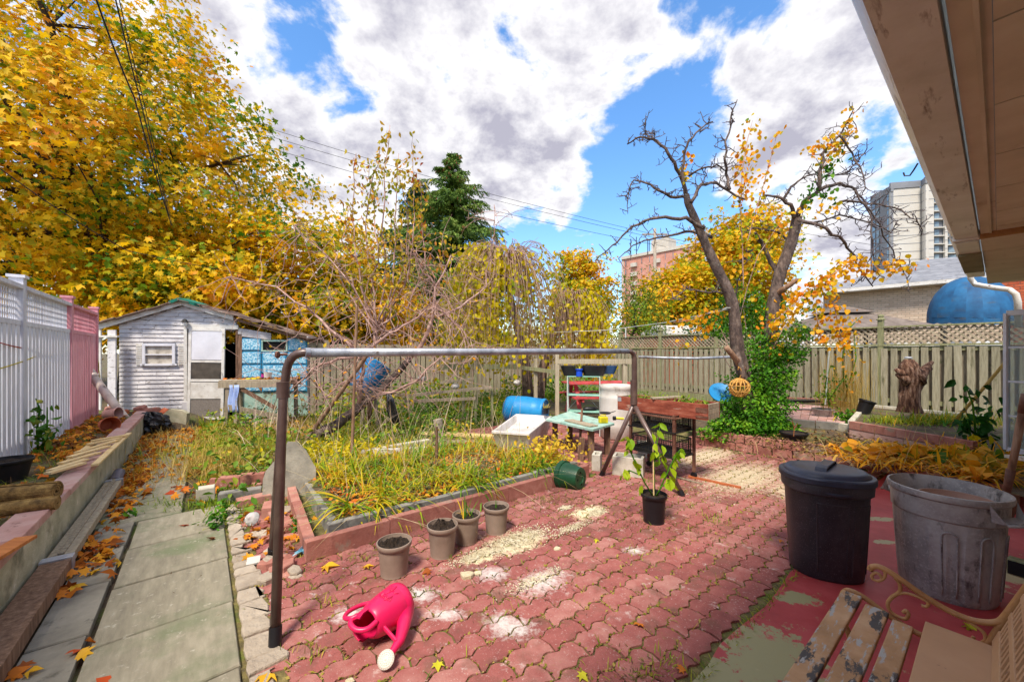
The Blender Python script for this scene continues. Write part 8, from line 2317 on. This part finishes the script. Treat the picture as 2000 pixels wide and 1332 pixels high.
def weeping():
 base = PD(1030, 760, 9.0); base.z = 0
 for hi, (label, hx, hy, Yh, n, spread, zlow, bx, leafy) in enumerate((('wide weeping mulberry with bare arching twigs and trailing yellow leaves', 985, 478, 9.2, 420, 1.75, .45, 1033, 1.0),
                                                                 ('narrower weeping mulberry head right beside the wide one, above the wire shelf', 1125, 545, 9.6, 300, .95, .6, 1048, 1.0))):
  b0 = PD(bx, 765, Yh if hi == 0 else 9.4); b0.z = 0
  t = thing('weeping_mulberry', label, 'tree', b0)
  top = PD(hx, hy + 45, Yh) - b0
  MB().tube([(0, 0, 0), PD(1028 if hi == 0 else 1060, 720, Yh) - b0, PD(1010 if hi == 0 else 1085, 640, Yh) - b0, top], [.16, .12, .09, .05], 10).build('trunk', M['bark_grey'], t, smooth=True)
  mb = MB(); lp = []; la = []
  for k in range(n):
   a = random.random() * 6.283; s = spread * random.uniform(.25, 1.0) ** .8
   d = Vector((math.cos(a) * s, math.sin(a) * s * .75, 0))
   apex = top + d * .45 + Vector((0, 0, random.uniform(.05, .62) * (1 if hi == 0 else .5)))
   end = top + d + Vector((random.gauss(0, .08), random.gauss(0, .08), 0)); end.z = random.uniform(zlow, 1.9 if random.random() < .7 else 2.2)
   pts = []
   m = 12
   s0 = top + d * random.uniform(.0, .15) - Vector((0, 0, random.uniform(0, .5)))
   for i in range(m + 1):
    f = i / m
    if f < .35: g = f / .35; p = s0.lerp(apex, g) + Vector((0, 0, .14 * math.sin(math.pi * g)))
    else:
     g = (f - .35) / .65; h = Vector((apex.x + (end.x - apex.x) * math.sin(g * 1.57) ** .8, apex.y + (end.y - apex.y) * math.sin(g * 1.57) ** .8, apex.z + (end.z - apex.z) * (g ** 1.45)))
     p = h
    pts.append(p + Vector((random.gauss(0, .012), random.gauss(0, .012), 0)))
   mb.tube(pts, [.008 - .0055 * i / m for i in range(m + 1)], 4)
   side = d.x / spread
   dens = 22 if (hi == 0 and -.9 < side < .05) or (hi == 1 and side > .1) else 6
   for _ in range(dens if random.random() < .7 else 1):
    i = random.randrange(5, m); p = pts[i].lerp(pts[i + 1], random.random()); lp.append(p + Vector((random.gauss(0, .04), random.gauss(0, .04), random.gauss(0, .03)))); la.append((random.gauss(0, .4), random.gauss(0, .4), -1))
  mb.build('trailing_twig', M['twig_weep'], t, kind='stuff')
  p = np.array([tuple(x) for x in lp]); q = len(p); nr = rng.normal(size=(q, 3)); nr[:, 1] -= 1
  link('foliage', leaf_mesh('foliage', p, nr, rng.uniform(.06, .12, q), ROUND, M['leaf_yellow'], 1.3, axis=np.array(la)), t, kind='stuff')
weeping()
# ---------------------------------------------------------------- daylilies and the other beds
def scatter_uv(n, u0, u1, v0, v1, z):
 u = rng.uniform(u0, u1, n); v = rng.uniform(v0, v1, n)
 return np.stack([-.622 * u + .783 * v, .783 * u + .622 * v, np.full(n, z)], 1)
def clumped(centres, per, sp, z):
 P = []
 for c in centres: P.append(np.array([c[0], c[1], z]) + rng.normal(size=(per, 3)) * np.array([sp, sp, 0]))
 return np.concatenate(P)
def daylilies():
 c = scatter_uv(78, BAU0 + .3, BAU1 - .05, BAV0 + .4, BAV1 - .25, .1)
 b = clumped(c, 26, .05, .1); n = len(b)
 d = rng.normal(size=(n, 3)) * .55; d[:, 2] = 1.0
 t = thing('daylily_clump', 'mass of arching yellow and green daylily leaves filling the raised bed', 'plant', W(3.8, 2.0, .1), kind='stuff')
 b2 = b - np.array(t.location)
 link('leaf_blade', blade_mesh('leaf_blade', b2, d, rng.uniform(.18, .40, n), rng.uniform(.006, .010, n), rng.uniform(1.2, 3.2, n), M['daylily'], 6), t, kind='stuff')
 c = scatter_uv(40, BAU0 + .2, BAU0 + .5, BAV0 + .35, BAV1 - .2, .13)
 b = clumped(c, 10, .04, .13) - np.array(t.location); n = len(b); d = rng.normal(size=(n, 3)) * .5 + np.array([.35, -.45, .6])
 link('leaf_blade', blade_mesh('leaf_blade', b, d, rng.uniform(.2, .42, n), rng.uniform(.007, .012, n), rng.uniform(1.2, 2.8, n), M['daylily'], 6), t, kind='stuff')
 q = W(BAU0 + .45, BAV0 + .42, .1)
 n = 26; b = np.array(q) + rng.normal(size=(n, 3)) * .02; ang = rng.uniform(-3.2, .6, n); d = np.stack([np.cos(ang), np.sin(ang), rng.uniform(.4, 1.1, n)], 1)
 o = link('daylily_clump', blade_mesh('daylily_clump', b, d, rng.uniform(.3, .55, n), rng.uniform(.011, .016, n), rng.uniform(.9, 1.7, n), leafmat('bright_daylily', ['#4a8a14', '#8aa41c', '#c8c020', '#d8b820'], .1, 3, .35), 7)); tag(o, 'bright two-toned daylily clump spilling over the near left corner of the bed', 'plant')
 b = scatter_uv(700, BAU0 + .2, BAU1 + .4, BAV0 + .3, BAV1 - .1, .13); n = len(b); d = rng.normal(size=(n, 3)); d[:, 2] = np.abs(d[:, 2]) * .35
 o = link('dry_stalks', blade_mesh('dry_stalks', b, d, rng.uniform(.25, .9, n), rng.uniform(.0015, .003, n), rng.uniform(.1, .7, n), M['straw'], 4)); tag(o, 'dry straw-coloured stalks criss-crossing the daylily bed', 'dead stalks', kind='stuff')
 b = scatter_uv(60, BAU0 + .4, BAU1 + .3, BAV0 + .5, BAV1 - .3, .1); n = len(b); d = rng.normal(size=(n, 3)) * .35; d[:, 2] = 1
 o = link('seed_stalks', blade_mesh('seed_stalks', b, d, rng.uniform(.5, .95, n), np.full(n, .0028), rng.uniform(0, .5, n), M['straw'], 4)); tag(o, 'tall thin seed stalks rising from the daylily bed', 'dead stalks', kind='stuff')
 p = scatter_uv(2200, BAU0 + .2, BAU1, BAV0 + .3, BAV1 - .05, .13); n = len(p); p[:, 2] += rng.uniform(0, .03, n)
 o = link('bed_litter', leaf_mesh('bed_litter', p, jig(np.tile([0, 0, 1.], (n, 1)), .5), rng.uniform(.02, .06, n), OVATE, M['litter'])); tag(o, 'brown and orange dead leaves matted in the daylily bed', 'leaf litter', kind='stuff')
 b = np.array(W(BAU0 + .5, BAV1 - .12, .22)); n = 420; p = b + rng.normal(size=(n, 3)) * np.array([.16, .14, .10]); 
 o = link2('yellow_plant', leaf_mesh('foliage', p, rng.normal(size=(n, 3)) + np.array([0, -.4, .8]), rng.uniform(.035, .07, n), OVATE, leafmat('pale_yellow_leaf', ['#c8a028', '#dcb830', '#e4c848'], .2, 3, .4), 1.3)); tag(o, 'bushy pale yellow plant at the right end of the daylily bed', 'plant')
 for k, (px, py) in enumerate(((640, 880), (720, 885))):
  b = np.array(G(px, py, .12)); n = 500; p = b + rng.normal(size=(n, 3)) * np.array([.28, .2, .06])
  o = link2('yellow_plant', leaf_mesh('foliage', p, rng.normal(size=(n, 3)) + np.array([0, -.2, 1.2]), rng.uniform(.04, .08, n), OVATE, M['litter_y' if 0 else 'leaf_yellow'], 1.3)); tag(o, ('low yellow plant right behind the standing concrete slab', 'low yellow plant behind the pale upright stake')[k], 'plant')
daylilies()
def plot_weeds():
 """rough growth over the vegetable plot, weeds and dry grass"""
 def inside(p):
  u, v = UV(p)
  if v < -.05: return False
  if u > 9.5 or v > 11: return False
  if BAU0 - .05 < u < BAU1 + .3 and BAV0 - .05 < v < BAV1 + .1: return False
  if u < 4.6 and v > .3: return False
  if v > .3 and u < 6.1 and 3.3 < v < 6.4: return False
  if v > 6.0 and u < 8.8: return False
  return u > 2.9 + .9 * (v < .3) or False
 pts = []
 while len(pts) < 26000:
  u = 3.6 + 6 * random.random(); v = random.uniform(-.1, 9)
  p = W(u, v)
  if not inside(p): continue
  g = math.sin(p.x * 1.7 + 1) * math.cos(p.y * 1.3) + .5 * math.sin(p.x * 4.1 + p.y * 3)
  if random.random() > .45 + .4 * g: continue
  pts.append((p.x, p.y, -.03))
 b = np.array(pts); n = len(b); d = rng.normal(size=(n, 3)) * .5; d[:, 2] = 1
 hgt = rng.uniform(.06, .26, n) * (1 + .5 * np.sin(b[:, 0] * 2 + b[:, 1]))
 o = link('weed_grass', blade_mesh('weed_grass', b, d, hgt, rng.uniform(.004, .009, n), rng.uniform(.5, 2, n), M['grass'], 3)); tag(o, 'rough green and yellow weeds covering the vegetable plot', 'weeds', kind='stuff')
 kk = np.where(~((b[:, 0] < -2.0) & (rng.random(n) < .78)))[0]; k = rng.choice(kk, 11000, replace=True); p = b[k] + rng.normal(size=(11000, 3)) * np.array([.06, .06, 0]); p[:, 2] = rng.random(11000) ** 1.6 * .34
 o = link('leafy_weeds', leaf_mesh('leafy_weeds', p, rng.normal(size=(11000, 3)) * .7 + np.array([0, -.1, 1]), rng.uniform(.03, .09, 11000), OVATE, leafmat('plot_weed', ['#2a500e', '#447418', '#648c20', '#8c9828', '#c0a430'], .5, 1.1, .3), 1.4)); tag(o, 'low leafy weeds growing all over the vegetable plot', 'weeds', kind='stuff')
 c = scatter_uv(5200, 7.6, 9.45, 1.9, 10.6, 0); k = len(c); g = np.sin(c[:, 0] * 1.9) * np.cos(c[:, 0] * .7 + 1); c = c[g > -.35]; k = len(c); c[:, 2] = rng.random(k) ** 1.3 * .75
 o = link('leafy_weeds', leaf_mesh('leafy_weeds', c, rng.normal(size=(k, 3)) * .7 + np.array([0, -.3, .8]), rng.uniform(.05, .12, k), OVATE, leafmat('back_weed', ['#2e5a0e', '#4e8018', '#6c9420', '#a8a428', '#c8b030'], .55, .8, .3), 1.4)); tag(o, 'taller leafy weeds along the foot of the back fence', 'weeds', kind='stuff')
 def patch(name, lab, c, sp, n, h, mat, w=.004, z=-.02, droop=(.3, 1.4), spread=.5):
  b = np.array(c) + rng.normal(size=(n, 3)) * np.array([sp[0], sp[1], 0]); b[:, 2] = z
  d = rng.normal(size=(n, 3)) * spread; d[:, 2] = 1
  o = link(name, blade_mesh(name, b, d, rng.uniform(.4, 1, n) * h, rng.uniform(.6, 1.2, n) * w, rng.uniform(*droop, n), M[mat], 4)); tag(o, lab, 'grass', kind='stuff')
 patch('dry_grass', 'dry yellow grass patch between the path and the brown frame leg', G(455, 905), (.30, .35), 2600, .3, 'drygrass')
 patch('dry_grass', 'dry tan grass in front of the workbench', G(500, 850), (.8, .8), 3800, .26, 'drygrass', .005)
 patch('green_grass', 'fresh green grass around the workbench and the frame leg', G(500, 880), (.5, .4), 2200, .28, 'grass', .006)
 patch('green_grass', 'green grass tufts along the path kerb bricks', G(440, 985), (.35, .10), 700, .12, 'grass', .005)
 patch('green_weeds', 'green weeds at the foot of the leaning brown pole', G(560, 890), (.4, .3), 1500, .3, 'grass', .007)
 patch('tall_dry_stalks', 'tall upright dry stalks before the lattice fence', PD(1648, 785, 6.9) , (.20, .16), 420, 1.25, 'drygrass', .004, .35, (.0, .5), .10)
 patch('green_grass', 'long green leaves at the foot of the driftwood stump', PD(1850, 815, 5.6), (.45, .15), 700, .3, 'daylily', .008, .38, (.8, 2.4), .6)
 patch('green_grass', 'grass tufts left of the driftwood stump', PD(1730, 812, 5.7), (.18, .1), 260, .18, 'grass', .006, .38, (.6, 2), .5)
 n = 2600; c = np.array(G(1640, 868, .22)); p = c + rng.normal(size=(n, 3)) * np.array([.65, .38, 0]); p[:, 2] = rng.uniform(.21, .26, n)
 o = link('bark_mulch', leaf_mesh('bark_mulch', p, jig(np.tile([0, 0, 1.], (n, 1)), .5), rng.uniform(.02, .07, n), NEEDLE[:1] + [(.2, 0, .05), (0, .5, 0), (-.2, 0, .05)], M['debris'])); tag(o, 'brown mulch and bits covering the right-hand bed', 'mulch', kind='stuff')
 cs = []
 for px, py, sx, sy, m in ((1850, 905, .5, .16, 30), (1720, 890, .35, .08, 14), (1780, 900, .4, .12, 16), (1900, 925, .25, .12, 14), (1930, 900, .2, .2, 10)):
  c = G(px, py, .22)
  for _ in range(m): cs.append((c.x + random.gauss(0, sx * .6), c.y + random.gauss(0, sy), .22))
 b = clumped(cs, 20, .05, .22); b[:, 2] = rng.uniform(.2, .27, len(b)); n = len(b); d = rng.normal(size=(n, 3)); d[:, 2] = np.abs(d[:, 2]) * .45 + .1
 o = link('hosta_bed', blade_mesh('hosta_bed', b, d, rng.uniform(.12, .34, n), rng.uniform(.006, .02, n), rng.uniform(.6, 2.2, n), M['hosta'], 4)); tag(o, 'collapsed orange and yellow plants covering the right end of the bed', 'plants', kind='stuff')
 k = 260; idx = rng.choice(n, k); p = b[idx] + rng.normal(size=(k, 3)) * .05; p[:, 2] = rng.uniform(.26, .36, k)
 o = link('hosta_leaves', leaf_mesh('hosta_leaves', p, rng.normal(size=(k, 3)) * .6 + np.array([0, -.4, 1]), rng.uniform(.07, .14, k), ROUND, leafmat('hosta_broad', ['#3f6a14', '#c89a1c', '#e0981a', '#e0a83a'], .1, 3, .35), 2)); tag(o, 'broad orange and green hosta leaves over the collapsed bed', 'plants', kind='stuff')
 n = 160; b = np.array(G(1770, 900, .24)) + rng.normal(size=(n, 3)) * np.array([.6, .25, 0]); d = rng.normal(size=(n, 3)); d[:, 2] = np.abs(d[:, 2]) * .5
 o = link('dry_stalks', blade_mesh('dry_stalks', b, d, rng.uniform(.2, .7, n), np.full(n, .003), rng.uniform(0, 1.5, n), M['straw'], 5)); tag(o, 'pale dry stalks arching over the right-hand bed', 'dead stalks', kind='stuff')
plot_weeds()
def canes():
 c = scatter_uv(420, BAU1 + .1, 8.6, .4, 4.2, 0); n = len(c); d = rng.normal(size=(n, 3)) * .5; d[:, 2] = 1
 o = link('bramble_canes', blade_mesh('bramble_canes', c, d, rng.uniform(.4, 1.3, n), rng.uniform(.003, .006, n), rng.uniform(.4, 1.9, n), leafmat('cane', ['#6a4e44', '#94766a', '#b8a090', '#c4b490'], .3, 2, .05, .8), 6)); tag(o, 'arching brown and straw-coloured canes tangled across the vegetable plot', 'brambles', kind='stuff')
canes()
def single_plants():
 def leafy(name, lab, base, pts, per, size, mat, sp, bottom=None):
  t = thing(name, lab, 'plant', base); P = []; 
  for pl in pts:
   q = [PD(*x) - Vector(base) for x in pl]; MB().tube(q, [.010] * (len(q) - 1) + [.004], 6).build('stem', M['leaf_green'], t, smooth=True)
   for _ in range(per): i = random.randrange(len(q) - 1); P.append(tuple(q[i].lerp(q[i + 1], random.random()) + Vector((random.gauss(0, sp), random.gauss(0, sp), random.gauss(0, sp * .7)))))
  P = np.array(P); n = len(P); ax = rng.normal(size=(n, 3)) * .6; ax[:, 2] -= .6; nr = rng.normal(size=(n, 3)) * .7; nr[:, 1] -= .5; nr[:, 2] += .7
  link('foliage', leaf_mesh('foliage', P, nr, rng.uniform(.6, 1.2, n) * size, OVATE, mat, 1.5, axis=ax), t, kind='stuff')
 Y = 4.6
 leafy('leafy_plant', 'tall plant with broad dark green leaves beside the open window', PD(1910, 905, Y), [[(1908, 905, Y), (1905, 840, Y), (1900, 790, Y), (1885, 750, Y)], [(1912, 900, Y), (1925, 840, Y), (1935, 800, Y)], [(1908, 880, Y), (1895, 850, Y), (1890, 820, Y)]], 34, .12, M['leaf_dark'], .08)
 Y = 4.4
 leafy('leafy_plant', 'lower yellow-green leafy stems under the tall dark plant', PD(1905, 930, Y), [[(1905, 930, Y), (1902, 890, Y), (1900, 860, Y)]], 34, .10, M['leaf_yellow'], .07)
 Y = 6.6
 leafy('leafy_plant', 'yellow-green sapling tied to a white stake before the lattice fence', PD(1620, 790, Y), [[(1620, 790, Y), (1612, 750, Y), (1622, 715, Y)], [(1620, 780, Y), (1640, 750, Y), (1655, 735, Y)], [(1620, 780, Y), (1600, 765, Y)]], 40, .07, M['leaf_bush'], .08)
 o = MB().tube([PD(1612, 790, 6.6), PD(1618, 700, 6.6), PD(1622, 675, 6.6)], .012, 6).build('garden_stake', M['white_metal']); tag(o, 'slim white stake in front of the lattice fence', 'stake')
 leafy('climbing_plant', 'thin climber with orange leaves among the tall dry stalks', PD(1650, 785, 6.9), [[(1650, 785, 6.9), (1645, 700, 6.8), (1660, 640, 6.8), (1680, 620, 6.8)], [(1650, 780, 6.9), (1672, 700, 6.8), (1668, 650, 6.8)]], 50, .06, M['leaf_pearbright'], .07)
 leafy('leafy_plant', 'bushy green herb by the grey fluted bowl', PD(1648, 820, 6.3), [[(1648, 822, 6.3), (1640, 808, 6.3)], [(1650, 822, 6.3), (1662, 806, 6.3)]], 70, .06, M['leaf_green'], .06)
 o = MB(); b = G(1550, 852, .3); o.tube([b, b + Vector((.01, 0, .12)), b + Vector((-.02, 0, .2))], .006, 5); o.tube([b + Vector((.01, 0, .1)), b + Vector((.05, 0, .17))], .004, 5); w = o.build('bare_twig', M['cone']); tag(w, 'bare brown twig growing from the shallow black pot', 'plant')
 Y = 4.2
 leafy('leafy_weed', 'lanky weed with drooping green leaves against the white fence', PD(85, 880, Y), [[(75, 885, Y), (72, 840, Y), (78, 800, Y), (70, 778, Y)], [(80, 885, Y), (88, 850, Y), (95, 820, Y)], [(80, 890, Y), (92, 840, Y), (92, 795, Y)]], 20, .09, leafmat('weed_leaf', ['#2e5a14', '#4a7a1c', '#8a8a2c'], .2, 2, .3), .06)
 for k, (px, py, h, lab) in enumerate(((421, 1033, .13, 'bright green serrated weed at the right edge of the path'), (436, 1010, .16, 'upright green weed just behind the serrated one'), (583, 1035, .09, 'small green weed beside the stacked pink blocks'), (255, 1010, .06, 'thin sprig in the joint between the flags and slabs'))):
  p = np.array(G(px, py)); n = 46 if k < 3 else 12; q = p + rng.normal(size=(n, 3)) * np.array([.035, .03, 0]); q[:, 2] = rng.uniform(.01, h, n)
  o = link2('small_weed', leaf_mesh('foliage', q, rng.normal(size=(n, 3)) * .6 + np.array([0, -.2, 1]), rng.uniform(.03, .06, n), OVATE, M['leaf_green'], 1.5)); tag(o, lab, 'weed')
single_plants()
# ---------------------------------------------------------------- fallen leaves
def fallen():
 me_set = []
 for k, cols in enumerate((['#d8a020', '#e4b030'], ['#c8681c', '#dc8424'], ['#8a4418', '#a85a20'], ['#b8b428', '#ccc430'], ['#a83a14', '#c85420'])):
  v = np.array([[0, 0, .012]]); 
  m = leafmat('fallen_leaf', cols, .3, 8, .2, .6)
  for j in range(3):
   me_set.append((k, leaf_mesh('fallen_leaf', np.zeros((1, 3)), np.array([[.1, .1, 1.]]), 1.0, MAPLE, m, 2.2)))
 def put(p, s, kinds, lab, grp, tilt=.3):
  me = random.choice([m for k, m in me_set if k in kinds])
  o = inst('fallen_leaf', me, None, p, (random.gauss(0, tilt), random.gauss(0, tilt), random.random() * 6.28)); o.scale = (s, s, s)
  tag(o, lab, 'leaf', grp)
 singles = [((640, 1105), .11, (0,), 'large yellow maple leaf beside the nearest taupe pot'), ((717, 1105), .07, (0,), 'small yellow leaf just left of the nearest taupe pot'), ((1248, 1218), .055, (1,), 'orange maple leaf on bare red pavers below the black nursery pot'), ((855, 1297), .05, (3,), 'yellow-green leaf right of the cream watering can rose'),
               ((1137, 1318), .05, (3,), 'bright yellow-green leaf at the bottom of the patio'), ((1330, 1305), .04, (1,), 'orange leaf where the pavers meet the red paint'), ((1895, 1225), .06, (3,), 'yellow leaf lying under the bench arm'), ((525, 1090), .09, (2, 4), 'rust brown leaf beside the brown frame leg'), ((495, 1065), .09, (1,), 'curled orange leaf on the broken bricks'),
               ((520, 1322), .08, (0,), 'yellow leaf at the bottom beside the mortar cobbles'), ((1525, 1055), .04, (1,), 'orange leaf touching the black bin'), ((1165, 1055), .04, (3,), 'pale yellow leaf right of the cream sand'), ((835, 1115), .06, (2,), 'brown leaf between the two nearest taupe pots')]
 for (px, py), s, kd, lab in singles: put(G(px, py, .012), s * 1.1, kd, lab, None, .15)
 for px, py in [(45, 1300), (60, 1310), (30, 1315), (152, 1270), (165, 1275), (202, 1328), (180, 1250), (130, 1125), (120, 1160), (143, 1155), (150, 1145), (175, 1100), (160, 1105), (190, 1090), (210, 1085), (170, 1085), (200, 1075), (225, 1065), (150, 1115), (135, 1145), (230, 1097), (215, 1100), (195, 1070), (205, 1060), (175, 1070), (185, 1115), (125, 1090), (240, 1010), (215, 1005), (200, 1020), (235, 1000), (250, 992), (340, 950), (350, 935), (335, 962), (360, 920), (360, 1025)]:
  put(G(px, py, .015), random.uniform(.06, .1), (0, 1, 2, 4, 1), 'fallen orange or brown maple leaf on the near concrete path', 'maple leaves fallen on the near concrete path', .45)
 P = []; S_ = []
 def drift(px, py, sx, sy, n, z=.01, s=(.045, .095)):
  p = G(px, py); a = rng.normal(size=(n, 2)); q = np.stack([p.x + (a[:, 0] * sx * .783 - a[:, 1] * sy * .622), p.y + (a[:, 0] * sx * .622 + a[:, 1] * sy * .783), z + rng.random(n) * .03], 1); P.append(q); S_.append(rng.uniform(*s, n))
 for px, py, sx, sy, n in ((180, 1080, .07, .2, 60), (245, 960, .09, .35, 110), (260, 930, .10, .35, 130), (290, 880, .12, .6, 180), (300, 850, .14, .7, 160), (320, 840, .3, .5, 140), (350, 860, .25, 1.0, 90), (375, 840, .3, .4, 90), (450, 850, .6, .5, 260), (480, 830, .7, .4, 160), (360, 900, .2, .6, 40), (400, 960, .14, .2, 40), (205, 850, .1, .5, 40), (620, 850, 1.0, .6, 160), (230, 990, .04, .2, 20), (515, 1040, .12, .3, 50)):
  drift(px, py, sx, sy, n)
 for px, py, sx, sy, n in ((160, 850, .3, .8, 260), (210, 825, .3, .5, 160), (60, 960, .2, .6, 60), (140, 870, .25, .6, 100)):
  p = G(px, py, .33); a = rng.normal(size=(n, 2)); q = np.stack([p.x + (a[:, 0] * sx * .783 - a[:, 1] * sy * .622), p.y + (a[:, 0] * sx * .622 + a[:, 1] * sy * .783), .31 + rng.random(n) * .03], 1)
  u = -.622 * q[:, 0] + .783 * q[:, 1]; v = .783 * q[:, 0] + .622 * q[:, 1]; q = q[(v < -.99) & (v > -1.5)]; P.append(q); S_.append(rng.uniform(.05, .1, len(q)))
 P = np.concatenate(P); S_ = np.concatenate(S_); n = len(P)
 u = -.622 * P[:, 0] + .783 * P[:, 1]; v = .783 * P[:, 0] + .622 * P[:, 1]
 keep = ~((v > -1.0) & (v < -.80) & (P[:, 2] < .3)) & ~((v < -.8) & (P[:, 2] < .2)); P, S_ = P[keep], S_[keep]; n = len(P)
 o = link('leaf_drift', leaf_mesh('leaf_drift', P, jig(np.tile([0, 0, 1.], (n, 1)), .5), S_, MAPLE, M['litter'], 2.2)); tag(o, 'drifts of yellow and orange maple leaves along the path and wall', 'leaf litter', kind='stuff')
 P = []
 for _ in range(150):
  px = random.uniform(560, 660) if random.random() < .5 else random.uniform(430, 600); 
  P.append(tuple(PD(px, 640 + (px - 430) * .1 + random.gauss(0, 5), 8.4 + random.gauss(0, .3))) if 0 else tuple(Vector(PD(random.uniform(450, 575), 738, 7.6)) * 1.0))
 P = np.array(P[:60]); P[:, 2] = .905; P[:, 1] += rng.uniform(-.2, .3, len(P))
 n = len(P); o = link('bench_leaves', leaf_mesh('bench_leaves', P, jig(np.tile([0, 0, 1.], (n, 1)), .4), rng.uniform(.06, .11, n), MAPLE, M['litter'], 2)); tag(o, 'scattered maple leaves lying on the workbench top', 'leaf litter', kind='stuff')
 n = 900; b = scatter_uv(n, .5, 8, -1.5, -1.0, .29); d = rng.normal(size=(n, 3)); d[:, 2] = np.abs(d[:, 2]) * .6
 o = link('dead_roots', blade_mesh('dead_roots', b, d, rng.uniform(.08, .3, n), rng.uniform(.002, .004, n), rng.uniform(.5, 2.5, n), leafmat('root', ['#4a3420', '#7a5a34', '#a08040'], .3, 2, .1, .8), 5)); tag(o, 'brown matted roots and stalks on the left bed', 'dead stalks', kind='stuff')
 n = 1400; b = scatter_uv(n, 3.5, 9.8, -1.52, -1.1, .27); d = rng.normal(size=(n, 3)) * .6; d[:, 2] = 1
 o = link('green_grass', blade_mesh('green_grass', b, d, rng.uniform(.04, .13, n), rng.uniform(.003, .006, n), rng.uniform(.5, 2, n), M['grass'], 3)); tag(o, 'short green grass along the foot of the white fence', 'grass', kind='stuff')
fallen()
